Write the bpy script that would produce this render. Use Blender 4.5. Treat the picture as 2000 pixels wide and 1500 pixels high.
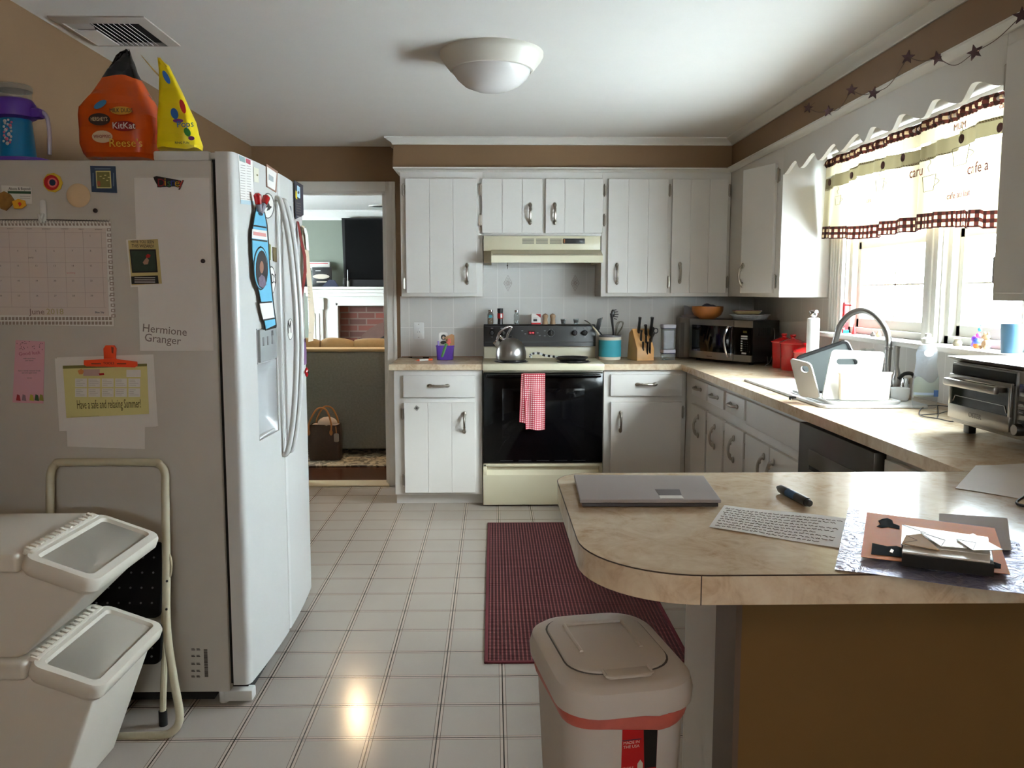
import bpy, bmesh, math, random
from mathutils import Vector, Matrix, Quaternion
for o in list(bpy.data.objects): bpy.data.objects.remove(o)
random.seed(7)
R = math.radians; PI = math.pi
sc = bpy.context.scene
COL = sc.collection
# ---------------------------------------------------------------- camera
CH = 1.36
F_PX, CX, CY, YAW, PITCH = 1567.0, 989.0, 730.0, R(.93), R(5.76)
cam = bpy.data.cameras.new('camera'); camo = bpy.data.objects.new('camera', cam); COL.objects.link(camo)
cam.sensor_width = 36; cam.lens = F_PX/2000*36
cam.shift_x = (1000-CX)/2000; cam.shift_y = -(750-CY)/2000
camo.location = (0, 0, CH); camo.rotation_euler = (PI/2-PITCH, 0, -YAW)
cam.clip_start = .05
sc.camera = camo
sc.view_settings.view_transform = 'Standard'; sc.view_settings.look = 'None'
sc.view_settings.gamma = 1; sc.view_settings.use_curve_mapping = False
sc.view_settings.exposure = 0.66
# ---------------------------------------------------------------- light
SKY = 42.0
w = bpy.data.worlds.new('world'); sc.world = w; w.use_nodes = True
w.node_tree.nodes['Background'].inputs[0].default_value = (.88, .94, 1, 1)
w.node_tree.nodes['Background'].inputs[1].default_value = SKY
sc.cycles.max_bounces = 8; sc.cycles.diffuse_bounces = 5; sc.cycles.glossy_bounces = 4
sc.cycles.transparent_max_bounces = 12; sc.cycles.transmission_bounces = 6
sc.cycles.sample_clamp_indirect = 6.0; sc.cycles.caustics_reflective = False; sc.cycles.caustics_refractive = False
sc.cycles.use_denoising = True
def area(name, loc, rot, sx, sy, power, col=(1, 1, 1)):
    l = bpy.data.lights.new(name, 'AREA'); l.shape = 'RECTANGLE'; l.size = sx; l.size_y = sy; l.energy = power; l.color = col
    o = bpy.data.objects.new(name, l); COL.objects.link(o); o.location = loc; o.rotation_euler = rot
    return o
def point(name, loc, power, col=(1, 1, 1), r=.08):
    l = bpy.data.lights.new(name, 'POINT'); l.energy = power; l.color = col; l.shadow_soft_size = r
    o = bpy.data.objects.new(name, l); COL.objects.link(o); o.location = loc
    return o
sun = bpy.data.lights.new('hazy_sun', 'SUN'); sun.energy = 13; sun.angle = R(38); sun.color = (1, .98, .95)
suno = bpy.data.objects.new('hazy_sun', sun); COL.objects.link(suno); suno.rotation_euler = Vector((-.62, .40, -.52)).to_track_quat('-Z', 'Y').to_euler()
# ---------------------------------------------------------------- measuring rays (pixel of a 2000x1500 frame -> point on a real plane)
_r = Vector((math.cos(YAW), -math.sin(YAW), 0))
_f = Vector((math.sin(YAW)*math.cos(PITCH), math.cos(YAW)*math.cos(PITCH), -math.sin(PITCH)))
_u = _r.cross(_f)
def ray(x, y): return (x-CX)/F_PX*_r-(y-CY)/F_PX*_u+_f
def onY(x, y, Y): d = ray(x, y); t = Y/d.y; return Vector((d.x*t, Y, CH+d.z*t))
def onX(x, y, X): d = ray(x, y); t = X/d.x; return Vector((X, d.y*t, CH+d.z*t))
def onZ(x, y, Z): d = ray(x, y); t = (Z-CH)/d.z; return Vector((d.x*t, d.y*t, Z))
# ---------------------------------------------------------------- materials
def lin(c): return tuple(((v/255)/12.92 if v/255 <= .04045 else ((v/255+.055)/1.055)**2.4) for v in c)+(1,)
class NT:
    def __init__(s, m): s.nt = m.node_tree; s.b = s.nt.nodes.get('Principled BSDF'); s.out = s.nt.nodes.get('Material Output')
    def n(s, t, **k):
        n = s.nt.nodes.new(t)
        for a, v in k.items(): setattr(n, a, v)
        return n
    def l(s, a, b): s.nt.links.new(a, b)
    def m(s, op, a, b=None, c=None):
        n = s.n('ShaderNodeMath', operation=op)
        for i, v in enumerate((a, b, c)):
            if v is None: continue
            if isinstance(v, (int, float)): n.inputs[i].default_value = v
            else: s.l(v, n.inputs[i])
        return n.outputs[0]
    def mix(s, f, a, b):
        n = s.n('ShaderNodeMix', data_type='RGBA')
        for i, v in ((0, f), (6, a), (7, b)):
            if isinstance(v, (int, float)): n.inputs[i].default_value = v
            elif isinstance(v, tuple): n.inputs[i].default_value = v
            else: s.l(v, n.inputs[i])
        return n.outputs[2]
    def xyz(s, which='Object'):
        t = s.n('ShaderNodeTexCoord'); p = s.n('ShaderNodeSeparateXYZ'); s.l(t.outputs[which], p.inputs[0]); return t.outputs[which], p.outputs
    def noise(s, vec, scale, detail=3, dist=0, rough=.5):
        n = s.n('ShaderNodeTexNoise'); n.inputs['Scale'].default_value = scale; n.inputs['Detail'].default_value = detail
        n.inputs['Distortion'].default_value = dist; n.inputs['Roughness'].default_value = rough; s.l(vec, n.inputs['Vector']); return n.outputs[0]
    def bump(s, h, strength=.2, dist=.002):
        b = s.n('ShaderNodeBump'); b.inputs['Strength'].default_value = strength; b.inputs['Distance'].default_value = dist
        s.l(h, b.inputs['Height']); s.l(b.outputs[0], s.b.inputs['Normal'])
MATS = {}
def newmat(name):
    m = bpy.data.materials.new(name); m.use_nodes = True; MATS[name] = m; return m, NT(m)
def mat(name, col, rough=.5, metal=0, var=.05, nscale=8, bump=0, bscale=60, spec=.5, coat=0, emis=None, alpha=1, sheen=0, trans=0, aniso=None):
    m, t = newmat(name); b = t.b
    b.inputs['Roughness'].default_value = rough; b.inputs['Metallic'].default_value = metal
    b.inputs['Specular IOR Level'].default_value = spec; b.inputs['Coat Weight'].default_value = coat
    if sheen: b.inputs['Sheen Weight'].default_value = sheen
    vec, xyz = t.xyz(); c = lin(col)
    n = t.noise(vec, nscale)
    hi = tuple(min(1, v*(1+var)) for v in c[:3])+(1,); lo = tuple(v*(1-var) for v in c[:3])+(1,)
    t.l(t.mix(n, lo, hi), b.inputs['Base Color'])
    if bump: t.bump(t.noise(vec, bscale, 4), bump, .002)
    if emis: b.inputs['Emission Color'].default_value = lin(emis[0]); b.inputs['Emission Strength'].default_value = emis[1]
    if alpha < 1: b.inputs['Alpha'].default_value = alpha
    if trans:
        tr = t.n('ShaderNodeBsdfTranslucent'); tr.inputs[0].default_value = c
        mx = t.n('ShaderNodeMixShader'); mx.inputs[0].default_value = trans
        t.l(b.outputs[0], mx.inputs[1]); t.l(tr.outputs[0], mx.inputs[2]); t.l(mx.outputs[0], t.out.inputs[0])
    return m
def glass(name, tint=(245, 250, 250), refl=.12, dens=.0, col=(220, 225, 230)):
    m, t = newmat(name)
    tr = t.n('ShaderNodeBsdfTransparent'); tr.inputs[0].default_value = lin(tint)
    gl = t.n('ShaderNodeBsdfGlossy'); gl.inputs['Roughness'].default_value = .03
    lw = t.n('ShaderNodeLayerWeight'); lw.inputs[0].default_value = .5
    mx = t.n('ShaderNodeMixShader'); t.l(t.m('ADD', t.m('MULTIPLY', t.m('POWER', lw.outputs['Facing'], 4.0), .7), refl*.5), mx.inputs[0])
    t.l(tr.outputs[0], mx.inputs[1]); t.l(gl.outputs[0], mx.inputs[2])
    last = mx.outputs[0]
    if dens:
        df = t.n('ShaderNodeBsdfDiffuse'); df.inputs[0].default_value = lin(col)
        m2 = t.n('ShaderNodeMixShader'); m2.inputs[0].default_value = dens; t.l(last, m2.inputs[1]); t.l(df.outputs[0], m2.inputs[2]); last = m2.outputs[0]
    t.l(last, t.out.inputs[0]); return m
WHITE = mat('cabinet_paint', (228, 226, 222), .38, var=.03)
TRIMW = mat('trim_paint', (228, 226, 220), .4, var=.02)
CEIL = mat('ceiling_paint', (228, 226, 222), .8, var=.02, bump=.05)
BROWN = mat('brown_wall_paint', (120, 93, 65), .7, var=.04, bump=.05)
TAN = mat('tan_wall_paint', (124, 92, 48), .6, var=.06)
BISQ = mat('bisque_enamel', (222, 216, 190), .25, var=.02)
BLACKG = mat('black_glass', (5, 5, 6), .1, var=.1, spec=.25)
BLACKP = mat('black_plastic', (18, 18, 20), .35, var=.1)
DARK = mat('dark_parts_and_shadow_gaps', (14, 13, 13), .8)  # near-black of dark parts; also paints the shade in gaps and slots
NICK = mat('brushed_nickel', (178, 172, 162), .28, metal=1, var=.08)
CHROME = mat('chrome', (215, 215, 218), .12, metal=1, var=.02)
STEEL = mat('stainless_steel', (170, 168, 165), .3, metal=1, var=.08, nscale=30)
DSTEEL = mat('dark_steel', (78, 74, 70), .35, metal=.7, var=.1)
FRW = mat('fridge_white', (224, 224, 222), .22, var=.02, bump=.04, bscale=250)
PLW = mat('white_plastic', (228, 228, 226), .3, var=.02)
PLCREAM = mat('cream_plastic', (222, 214, 198), .45, var=.02)
PAPER = mat('white_paper', (240, 237, 233), .8, var=.03)
PAPERG = mat('smooth_envelope_paper', (242, 240, 236), .35, var=.02)
PAPERT = mat('tan_paper', (205, 170, 130), .8, var=.05)
INK = mat('ink', (55, 48, 48), .8)
INKL = mat('faint_ink', (140, 128, 122), .8)
RED = mat('red_glaze', (170, 14, 20), .22, var=.06, coat=.4)
REDM = mat('red_matte', (190, 24, 28), .5)
ORANGE = mat('orange_plastic', (245, 80, 40), .4)
TEAL = mat('teal_glaze', (66, 165, 182), .25)
CREAM = mat('cream_glaze', (232, 226, 208), .25)
PURPLE = mat('purple_plastic', (96, 60, 170), .4)
BLUEP = mat('blue_plastic', (20, 130, 185), .3)
BLUEL = mat('light_blue_paper', (110, 190, 225), .6)
GREEN = mat('green_plastic', (30, 140, 60), .4)
YELLOW = mat('yellow_film', (248, 222, 20), .35, bump=.3, bscale=20)
ORFILM = mat('orange_film', (206, 80, 18), .22, var=.25, bump=1, bscale=14)
BLKFILM = mat('black_film', (14, 12, 14), .25, bump=.6, bscale=14)
WOOD = mat('light_wood', (205, 155, 95), .45, var=.15, nscale=18)
WOODB = mat('bowl_wood', (165, 100, 45), .35, var=.2, nscale=14)
PINKT = mat('pink_paper', (228, 175, 190), .8)
NAVY = mat('navy_print', (38, 58, 88), .4)
OLIVE = mat('olive_print', (120, 115, 60), .6)
PALEY = mat('pale_yellow_print', (226, 218, 150), .8)
GLASS = glass('clear_glass')
GLASSW = glass('window_glass', refl=.02)
GLASSD = glass('jar_glass', dens=.18)
FROST = glass('frosted_plastic', dens=.45, col=(235, 232, 225))
LAMPGL = mat('frosted_lamp_glass', (225, 222, 220), .25, var=.02)
GREYF = mat('grey_sofa_fabric', (138, 138, 132), .95, var=.25, nscale=60, bump=.4, bscale=400)
TANF = mat('tan_cushion_fabric', (160, 138, 105), .95, var=.15, nscale=60, bump=.4, bscale=300)
LIVW = mat('sage_wall_paint', (122, 128, 116), .7)
DWOOD = mat('dark_floor_wood', (70, 38, 24), .25, var=.25, nscale=6)
BAGB = mat('brown_bag_canvas', (62, 42, 32), .5, var=.4, nscale=60)
TANL = mat('tan_leather', (190, 125, 70), .5)
GREYP = mat('grey_plastic', (120, 122, 124), .45)
LAPTOP = mat('laptop_grey', (168, 160, 158), .4, metal=.1)
BINW = mat('bin_plastic', (232, 226, 214), .35, var=.02)
def floor_mat():
    m, t = newmat('floor_tile'); vec, p = t.xyz()
    def d(c, per, off): return t.m('MULTIPLY', t.m('ABSOLUTE', t.m('SUBTRACT', t.m('FRACT', t.m('ADD', t.m('DIVIDE', t.m('SUBTRACT', c, off), per), .5)), .5)), per)
    dx, dy = d(p[0], .2055, .0295), d(p[1], .1985, .9535)
    def lines(dd): return t.m('MAXIMUM', t.m('LESS_THAN', dd, .0020), t.m('MULTIPLY', t.m('COMPARE', dd, .0105, .0009), .75))
    line = t.m('MAXIMUM', lines(dx), lines(dy))
    band = t.m('MAXIMUM', t.m('LESS_THAN', dx, .0105), t.m('LESS_THAN', dy, .0105))
    nz = t.noise(vec, 3, 4)
    base = t.mix(nz, lin((176, 168, 160)), lin((191, 183, 174)))
    c = t.mix(t.m('MULTIPLY', band, .5), base, lin((214, 196, 182)))
    c = t.mix(line, c, lin((58, 44, 40)))
    t.l(c, t.b.inputs['Base Color']); t.b.inputs['Roughness'].default_value = .16
    t.b.inputs['Specular IOR Level'].default_value = .5
    t.bump(t.m('SUBTRACT', t.m('MULTIPLY', t.noise(vec, 9, 2), .35), line), .12, .003)
    return m
FLOOR = floor_mat()
def tile_mat(name, ax, per, off, zper=.205, zoff=.915):
    m, t = newmat(name); vec, p = t.xyz()
    def d(c, pr, of): return t.m('MULTIPLY', t.m('ABSOLUTE', t.m('SUBTRACT', t.m('FRACT', t.m('ADD', t.m('DIVIDE', t.m('SUBTRACT', c, of), pr), .5)), .5)), pr)
    g = t.m('MAXIMUM', t.m('LESS_THAN', d(p[ax], per, off), .0022), t.m('LESS_THAN', d(p[2], zper, zoff), .0018))
    nz = t.noise(vec, 10, 3)
    c = t.mix(g, t.mix(nz, lin((212, 210, 206)), lin((220, 218, 214))), lin((232, 230, 226)))
    t.l(c, t.b.inputs['Base Color']); t.b.inputs['Roughness'].default_value = .24
    t.bump(t.m('ADD', g, t.m('MULTIPLY', t.noise(vec, 16, 2), .8)), .15, .002)
    return m
TILEB = tile_mat('backsplash_tile_back', 0, .1537, .03)
TILER = tile_mat('backsplash_tile_right', 1, .1537, 5.5)
def laminate():
    m, t = newmat('marbled_laminate'); vec, p = t.xyz()
    n1 = t.noise(vec, 5, 6, 1.6, .6); n2 = t.noise(vec, 14, 5, 2.2, .6)
    v = t.m('ADD', t.m('MULTIPLY', n1, .6), t.m('MULTIPLY', n2, .4))
    cr = t.n('ShaderNodeValToRGB'); t.l(v, cr.inputs[0])
    e = cr.color_ramp.elements; e[0].position = .36; e[0].color = lin((204, 174, 140)); e[1].position = .62; e[1].color = lin((242, 226, 200))
    x = cr.color_ramp.elements.new(.47); x.color = lin((228, 206, 176))
    t.l(cr.outputs[0], t.b.inputs['Base Color']); t.b.inputs['Roughness'].default_value = .13
    t.bump(t.noise(vec, 4, 1), .05, .002)
    return m
LAM = laminate()
def check_mat(name, c1, c2, c3, per, uv=True, trans=0, rough=.9):
    m, t = newmat(name); vec, p = t.xyz('UV' if uv else 'Object')
    a = t.m('LESS_THAN', t.m('FRACT', t.m('DIVIDE', p[0], per)), .5); b = t.m('LESS_THAN', t.m('FRACT', t.m('DIVIDE', p[1], per)), .5)
    s = t.m('ADD', a, b)
    c = t.mix(t.m('MINIMUM', s, 1.0), lin(c1), lin(c2)); c = t.mix(t.m('MAXIMUM', t.m('SUBTRACT', s, 1.0), 0.0), c, lin(c3))
    t.l(c, t.b.inputs['Base Color']); t.b.inputs['Roughness'].default_value = rough
    if trans:
        tr = t.n('ShaderNodeBsdfTranslucent'); t.l(c, tr.inputs[0]); mx = t.n('ShaderNodeMixShader'); mx.inputs[0].default_value = trans
        t.l(t.b.outputs[0], mx.inputs[1]); t.l(tr.outputs[0], mx.inputs[2]); t.l(mx.outputs[0], t.out.inputs[0])
    return m
TOWEL = check_mat('red_gingham', (245, 235, 230), (205, 90, 105), (165, 20, 45), .0125)
GING = check_mat('brown_gingham', (225, 205, 165), (70, 30, 24), (30, 12, 10), .028, trans=.12)
CURT = mat('cream_curtain_fabric', (196, 186, 154), .9, var=.03, trans=.15)
CURTO = mat('olive_curtain_band', (116, 106, 78), .9, var=.05, trans=.1)
CURTD = mat('curtain_print_brown', (70, 36, 32), .9, trans=.2)
CURTR = mat('curtain_print_rust', (150, 80, 66), .9, trans=.4)
def rug_mat():
    m, t = newmat('rug_weave'); vec, p = t.xyz()
    u = t.m('FRACT', t.m('DIVIDE', p[0], .0155)); v = t.m('FRACT', t.m('DIVIDE', p[1], .0125))
    dot = t.m('MULTIPLY', t.m('LESS_THAN', t.m('ABSOLUTE', t.m('SUBTRACT', u, .5)), .17), t.m('LESS_THAN', t.m('ABSOLUTE', t.m('SUBTRACT', v, .5)), .32))
    nz = t.noise(vec, 200, 2)
    c = t.mix(nz, lin((48, 12, 17)), lin((74, 20, 27)))
    c = t.mix(dot, c, lin((132, 70, 70)))
    t.l(c, t.b.inputs['Base Color']); t.b.inputs['Roughness'].default_value = .95
    h = t.m('ADD', t.m('SINE', t.m('MULTIPLY', p[0], 405.4)), t.m('SINE', t.m('MULTIPLY', p[1], 502.6))); t.bump(h, .5, .002)
    return m
RUG = rug_mat()
RUGE = mat('rug_border', (92, 30, 38), .95, var=.2, nscale=200)
def brick_mat():
    m, t = newmat('fireplace_brick'); vec, p = t.xyz()
    br = t.n('ShaderNodeTexBrick'); cb = t.n('ShaderNodeCombineXYZ'); t.l(p[0], cb.inputs[0]); t.l(p[2], cb.inputs[1]); t.l(cb.outputs[0], br.inputs[0])
    br.inputs['Color1'].default_value = lin((120, 60, 48)); br.inputs['Color2'].default_value = lin((78, 52, 46)); br.inputs['Mortar'].default_value = lin((110, 92, 84))
    br.inputs['Scale'].default_value = 1; br.inputs['Brick Width'].default_value = .21; br.inputs['Row Height'].default_value = .075; br.inputs['Mortar Size'].default_value = .008
    t.l(br.outputs[0], t.b.inputs['Base Color']); t.b.inputs['Roughness'].default_value = .85; return m
BRICK = brick_mat()
def carpet_mat():
    m, t = newmat('patterned_carpet'); vec, p = t.xyz()
    v = t.n('ShaderNodeTexVoronoi'); v.inputs['Scale'].default_value = 14; t.l(vec, v.inputs['Vector'])
    n = t.noise(vec, 10, 4, 2)
    c = t.mix(t.m('GREATER_THAN', n, .5), lin((190, 178, 156)), lin((120, 112, 100))); c = t.mix(t.m('LESS_THAN', v.outputs[0], .25), c, lin((205, 190, 160)))
    t.l(c, t.b.inputs['Base Color']); t.b.inputs['Roughness'].default_value = .95; return m
CARPET = carpet_mat()
def foil_mat():
    m, t = newmat('crinkled_sleeve'); vec, p = t.xyz()
    n = t.noise(vec, 30, 5, 2.5)
    t.l(t.mix(n, lin((128, 124, 178)), lin((208, 210, 230))), t.b.inputs['Base Color'])
    t.b.inputs['Roughness'].default_value = .22; t.b.inputs['Metallic'].default_value = .35; t.bump(n, .9, .006); return m
FOIL = foil_mat()
# ---------------------------------------------------------------- mesh builder
def frame(o, x, y):
    x = Vector(x).normalized(); y = Vector(y); z = x.cross(y).normalized(); y = z.cross(x)
    M = Matrix.Identity(4)
    for i, v in enumerate((x, y, z)): M[0][i], M[1][i], M[2][i] = v
    M.translation = Vector(o); return M
def smooth_pts(pts, n=6, closed=False):
    P = [Vector(p) for p in pts]; out = []; L = len(P)
    rng = range(L if closed else L-1)
    for i in rng:
        a = P[(i-1) % L] if closed or i > 0 else P[0]*2-P[1]
        b = P[i]; c = P[(i+1) % L]
        d = P[(i+2) % L] if closed or i+2 < L else c*2-b
        for k in range(n):
            t = k/n
            out.append(.5*((2*b)+(c-a)*t+(2*a-5*b+4*c-d)*t*t+(3*b-a-3*c+d)*t**3))
    if not closed: out.append(P[-1])
    return out
class MB:
    def __init__(s, *mats): s.v = []; s.f = []; s.fm = []; s.uv = []; s.mi = 0; s.mats = list(mats); s.M = Matrix.Identity(4)
    def use(s, m):
        if m not in s.mats: s.mats.append(m)
        s.mi = s.mats.index(m); return s
    def raw(s, vs, fs, M=None, uvs=None):
        T = s.M @ M if M is not None else s.M
        b = len(s.v); s.v += [T @ Vector(v) for v in vs]
        for k, f in enumerate(fs):
            s.f.append([i+b for i in f]); s.fm.append(s.mi); s.uv.append([uvs[i] for i in f] if uvs else None)
        return s
    def bmadd(s, bm, M=None):
        bm.verts.index_update(); s.raw([v.co.copy() for v in bm.verts], [[v.index for v in f.verts] for f in bm.faces], M); bm.free(); return s
    def box(s, x0, y0, z0, x1, y1, z1, bev=0, seg=2, M=None):
        if x1 < x0: x0, x1 = x1, x0
        if y1 < y0: y0, y1 = y1, y0
        if z1 < z0: z0, z1 = z1, z0
        bm = bmesh.new(); V = [bm.verts.new(c) for c in ((x0, y0, z0), (x1, y0, z0), (x1, y1, z0), (x0, y1, z0), (x0, y0, z1), (x1, y0, z1), (x1, y1, z1), (x0, y1, z1))]
        for f in ((0, 3, 2, 1), (4, 5, 6, 7), (0, 1, 5, 4), (1, 2, 6, 5), (2, 3, 7, 6), (3, 0, 4, 7)): bm.faces.new([V[i] for i in f])
        if bev: bmesh.ops.bevel(bm, geom=bm.edges[:], offset=min(bev, .49*min(x1-x0, y1-y0, z1-z0)), segments=seg, affect='EDGES', profile=.5)
        return s.bmadd(bm, M)
    def prism(s, poly, h, M=None, bev=0, seg=2, z0=0):
        bm = bmesh.new(); lo = [bm.verts.new((x, y, z0)) for x, y in poly]; f = bm.faces.new(lo)
        r = bmesh.ops.extrude_face_region(bm, geom=[f]); bmesh.ops.translate(bm, vec=(0, 0, h), verts=[e for e in r['geom'] if isinstance(e, bmesh.types.BMVert)])
        bmesh.ops.recalc_face_normals(bm, faces=bm.faces[:])
        if bev:
            ed = [e for e in bm.edges if abs(e.verts[0].co.z-e.verts[1].co.z) < 1e-7]
            bmesh.ops.bevel(bm, geom=ed, offset=bev, segments=seg, affect='EDGES', profile=.5)
        return s.bmadd(bm, M)
    def loft(s, rings, closed=True, caps=True, M=None):
        vs = [v for r in rings for v in r]; n = len(rings[0]); fs = []
        for i in range(len(rings)-1):
            for j in range(n if closed else n-1):
                k = (j+1) % n; fs.append([i*n+j, i*n+k, (i+1)*n+k, (i+1)*n+j])
        if caps: fs.append(list(range(n))[::-1]); fs.append([(len(rings)-1)*n+j for j in range(n)])
        return s.raw(vs, fs, M)
    def tube(s, pts, r, n=10, closed=False, M=None, flat=1):
        P = [Vector(p) for p in pts]; L = len(P); rings = []
        T = []
        for i in range(L):
            if closed: d = P[(i+1) % L]-P[i-1]
            else: d = P[min(i+1, L-1)]-P[max(i-1, 0)]
            T.append(d.normalized())
        up = Vector((0, 0, 1)) if abs(T[0].z) < .9 else Vector((1, 0, 0))
        nrm = (up-T[0]*up.dot(T[0])).normalized()
        for i in range(L):
            if i: q = T[i-1].rotation_difference(T[i]); nrm = (q @ nrm); nrm = (nrm-T[i]*nrm.dot(T[i])).normalized()
            bn = T[i].cross(nrm); rr = r[i] if isinstance(r, (list, tuple)) else r
            rings.append([P[i]+nrm*(math.cos(2*PI*k/n)*rr*flat)+bn*(math.sin(2*PI*k/n)*rr) for k in range(n)])
        if closed: rings.append(rings[0])
        return s.loft(rings, caps=not closed, M=M)
    def cyl(s, p0, p1, r0, r1=None, n=24, M=None): return s.tube([p0, p1], [r0, r0 if r1 is None else r1], n, M=M)
    def lathe(s, prof, c=(0, 0, 0), n=32, M=None, sx=1, sy=1):
        c = Vector(c); rings = [[c+Vector((math.cos(2*PI*k/n)*r*sx, math.sin(2*PI*k/n)*r*sy, z)) for k in range(n)] for r, z in prof]
        return s.loft(rings, caps=True, M=M)
    def sph(s, c, r, n=16, sx=1, sy=1, sz=1, M=None):
        m = n//2; return s.lathe([(max(1e-4, r*math.sin(PI*i/m)), -r*math.cos(PI*i/m)*sz) for i in range(m+1)], c, n, M, sx, sy)
    def grid(s, fn, nu, nv, thick=0, M=None, uvfn=None):
        vs = []; uvs = []
        for i in range(nu+1):
            for j in range(nv+1): vs.append(Vector(fn(i/nu, j/nv))); uvs.append(uvfn(i/nu, j/nv) if uvfn else (i/nu, j/nv))
        fs = [[i*(nv+1)+j, (i+1)*(nv+1)+j, (i+1)*(nv+1)+j+1, i*(nv+1)+j+1] for i in range(nu) for j in range(nv)]
        if thick:
            N = len(vs); nr = [Vector() for _ in vs]
            for f in fs:
                a = (vs[f[1]]-vs[f[0]]).cross(vs[f[3]]-vs[f[0]])
                for i in f: nr[i] += a
            vs = vs+[v-n_.normalized()*thick for v, n_ in zip(vs, nr)]; uvs = uvs+uvs
            fs = fs+[[i+N for i in f][::-1] for f in fs]
            def rim(seq):
                for a, b in zip(seq, seq[1:]): fs.append([b, a, a+N, b+N])
            rim([i*(nv+1) for i in range(nu+1)][::-1]); rim([i*(nv+1)+nv for i in range(nu+1)])
            rim(list(range(nv+1))); rim([nu*(nv+1)+j for j in range(nv+1)][::-1])
        return s.raw(vs, fs, M, uvs)
    def text(s, body, size, M, thick=.0004, align='CENTER', sx=1, spacing=1):
        cu = bpy.data.curves.new('t', 'FONT'); cu.body = body; cu.size = size; cu.align_x = align; cu.align_y = 'CENTER'; cu.extrude = thick; cu.resolution_u = 2; cu.space_character = spacing
        o = bpy.data.objects.new('t', cu); me = bpy.data.meshes.new_from_object(o)
        s.raw([Vector((v.co.x*sx, v.co.y, v.co.z)) for v in me.vertices], [list(p.vertices) for p in me.polygons], M)
        bpy.data.objects.remove(o); bpy.data.curves.remove(cu); bpy.data.meshes.remove(me); return s
    def mesh(s, name, off, ang=35):
        me = bpy.data.meshes.new(name); me.from_pydata([v-off for v in s.v], [], s.f)
        for m in s.mats: me.materials.append(m)
        for p, mi in zip(me.polygons, s.fm): p.material_index = mi; p.use_smooth = True
        if any(s.uv):
            uvl = me.uv_layers.new(name='UVMap')
            for p, u in zip(me.polygons, s.uv):
                if u:
                    for li, c in zip(p.loop_indices, u): uvl.data[li].uv = c
        bm = bmesh.new(); bm.from_mesh(me); bmesh.ops.recalc_face_normals(bm, faces=bm.faces[:]); bm.to_mesh(me); bm.free()
        me.set_sharp_from_angle(angle=R(ang)); me.update(); return me
ORG = {}
def tag(o, label=None, cat=None, group=None, kind=None):
    if label: o['label'] = label
    if cat: o['category'] = cat
    if group: o['group'] = group
    if kind: o['kind'] = kind
    return o
def thing(name, label, cat, loc=(0, 0, 0), rot=0, group=None):
    o = bpy.data.objects.new(name, None); COL.objects.link(o); o.empty_display_size = .05
    o.location = loc; o.rotation_euler = (0, 0, rot) if isinstance(rot, (int, float)) else rot
    ORG[o.name] = Vector(loc) if rot == 0 else None
    return tag(o, label, cat, group)
def part(name, mb, parent, label=None, ang=35):
    """a mesh under parent; builder coordinates are world ones under an unrotated thing, local ones under a rotated thing"""
    off = ORG.get(parent.name) or Vector()
    o = bpy.data.objects.new(name, mb.mesh(name, off, ang)); COL.objects.link(o); o.parent = parent
    ORG[o.name] = ORG.get(parent.name)
    if label: o['label'] = label
    return o
def solo(name, mb, label, cat, loc=(0, 0, 0), group=None, rot=0, ang=35):
    """a thing that is one mesh (world coordinates unless rot given)"""
    L = Vector(loc); o = bpy.data.objects.new(name, mb.mesh(name, L if rot == 0 else Vector(), ang)); COL.objects.link(o); o.location = L
    if rot != 0: o.rotation_euler = (0, 0, rot) if isinstance(rot, (int, float)) else rot
    ORG[o.name] = L if rot == 0 else None
    return tag(o, label, cat, group)
def struct(name, mb, parent=None):
    o = bpy.data.objects.new(name, mb.mesh(name, Vector())); COL.objects.link(o)
    if parent: o.parent = parent
    else: o['kind'] = 'structure'
    return o
def dup(src, loc, label, rot=None, group=None, scale=None):
    c = src.copy(); COL.objects.link(c); c.location = loc
    if rot is not None: c.rotation_euler = (0, 0, rot) if isinstance(rot, (int, float)) else rot
    if scale: c.scale = scale
    c['label'] = label
    if group: c['group'] = group
    def kids(a, b):
        for ch in list(a.children):
            k = ch.copy(); COL.objects.link(k); k.parent = b; kids(ch, k)
    kids(src, c); return c
def rrect(x0, y0, x1, y1, r, n=6):
    out = []
    for cx, cy, a0 in ((x1-r, y1-r, 0), (x0+r, y1-r, 90), (x0+r, y0+r, 180), (x1-r, y0+r, 270)):
        for k in range(n+1): a = R(a0+90*k/n); out.append((cx+r*math.cos(a), cy+r*math.sin(a)))
    return out
def ell(cx, cy, rx, ry, n=24): return [(cx+rx*math.cos(2*PI*k/n), cy+ry*math.sin(2*PI*k/n)) for k in range(n)]
# ================================================================ room shell
CTZ = .914; ZC = 2.35; YB = 5.60; XL = -1.64; XR = 1.83; YR = -2.6
struct('floor', MB(FLOOR).box(XL, YR, -.05, XR, YB+.0, 0))
struct('ceiling', MB(CEIL).box(XL, YR, ZC, XR, YB+.12, ZC+.05))
struct('wall_left', MB(BROWN).box(XL-.1, YR, 0, XL, YB, ZC))
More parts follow.
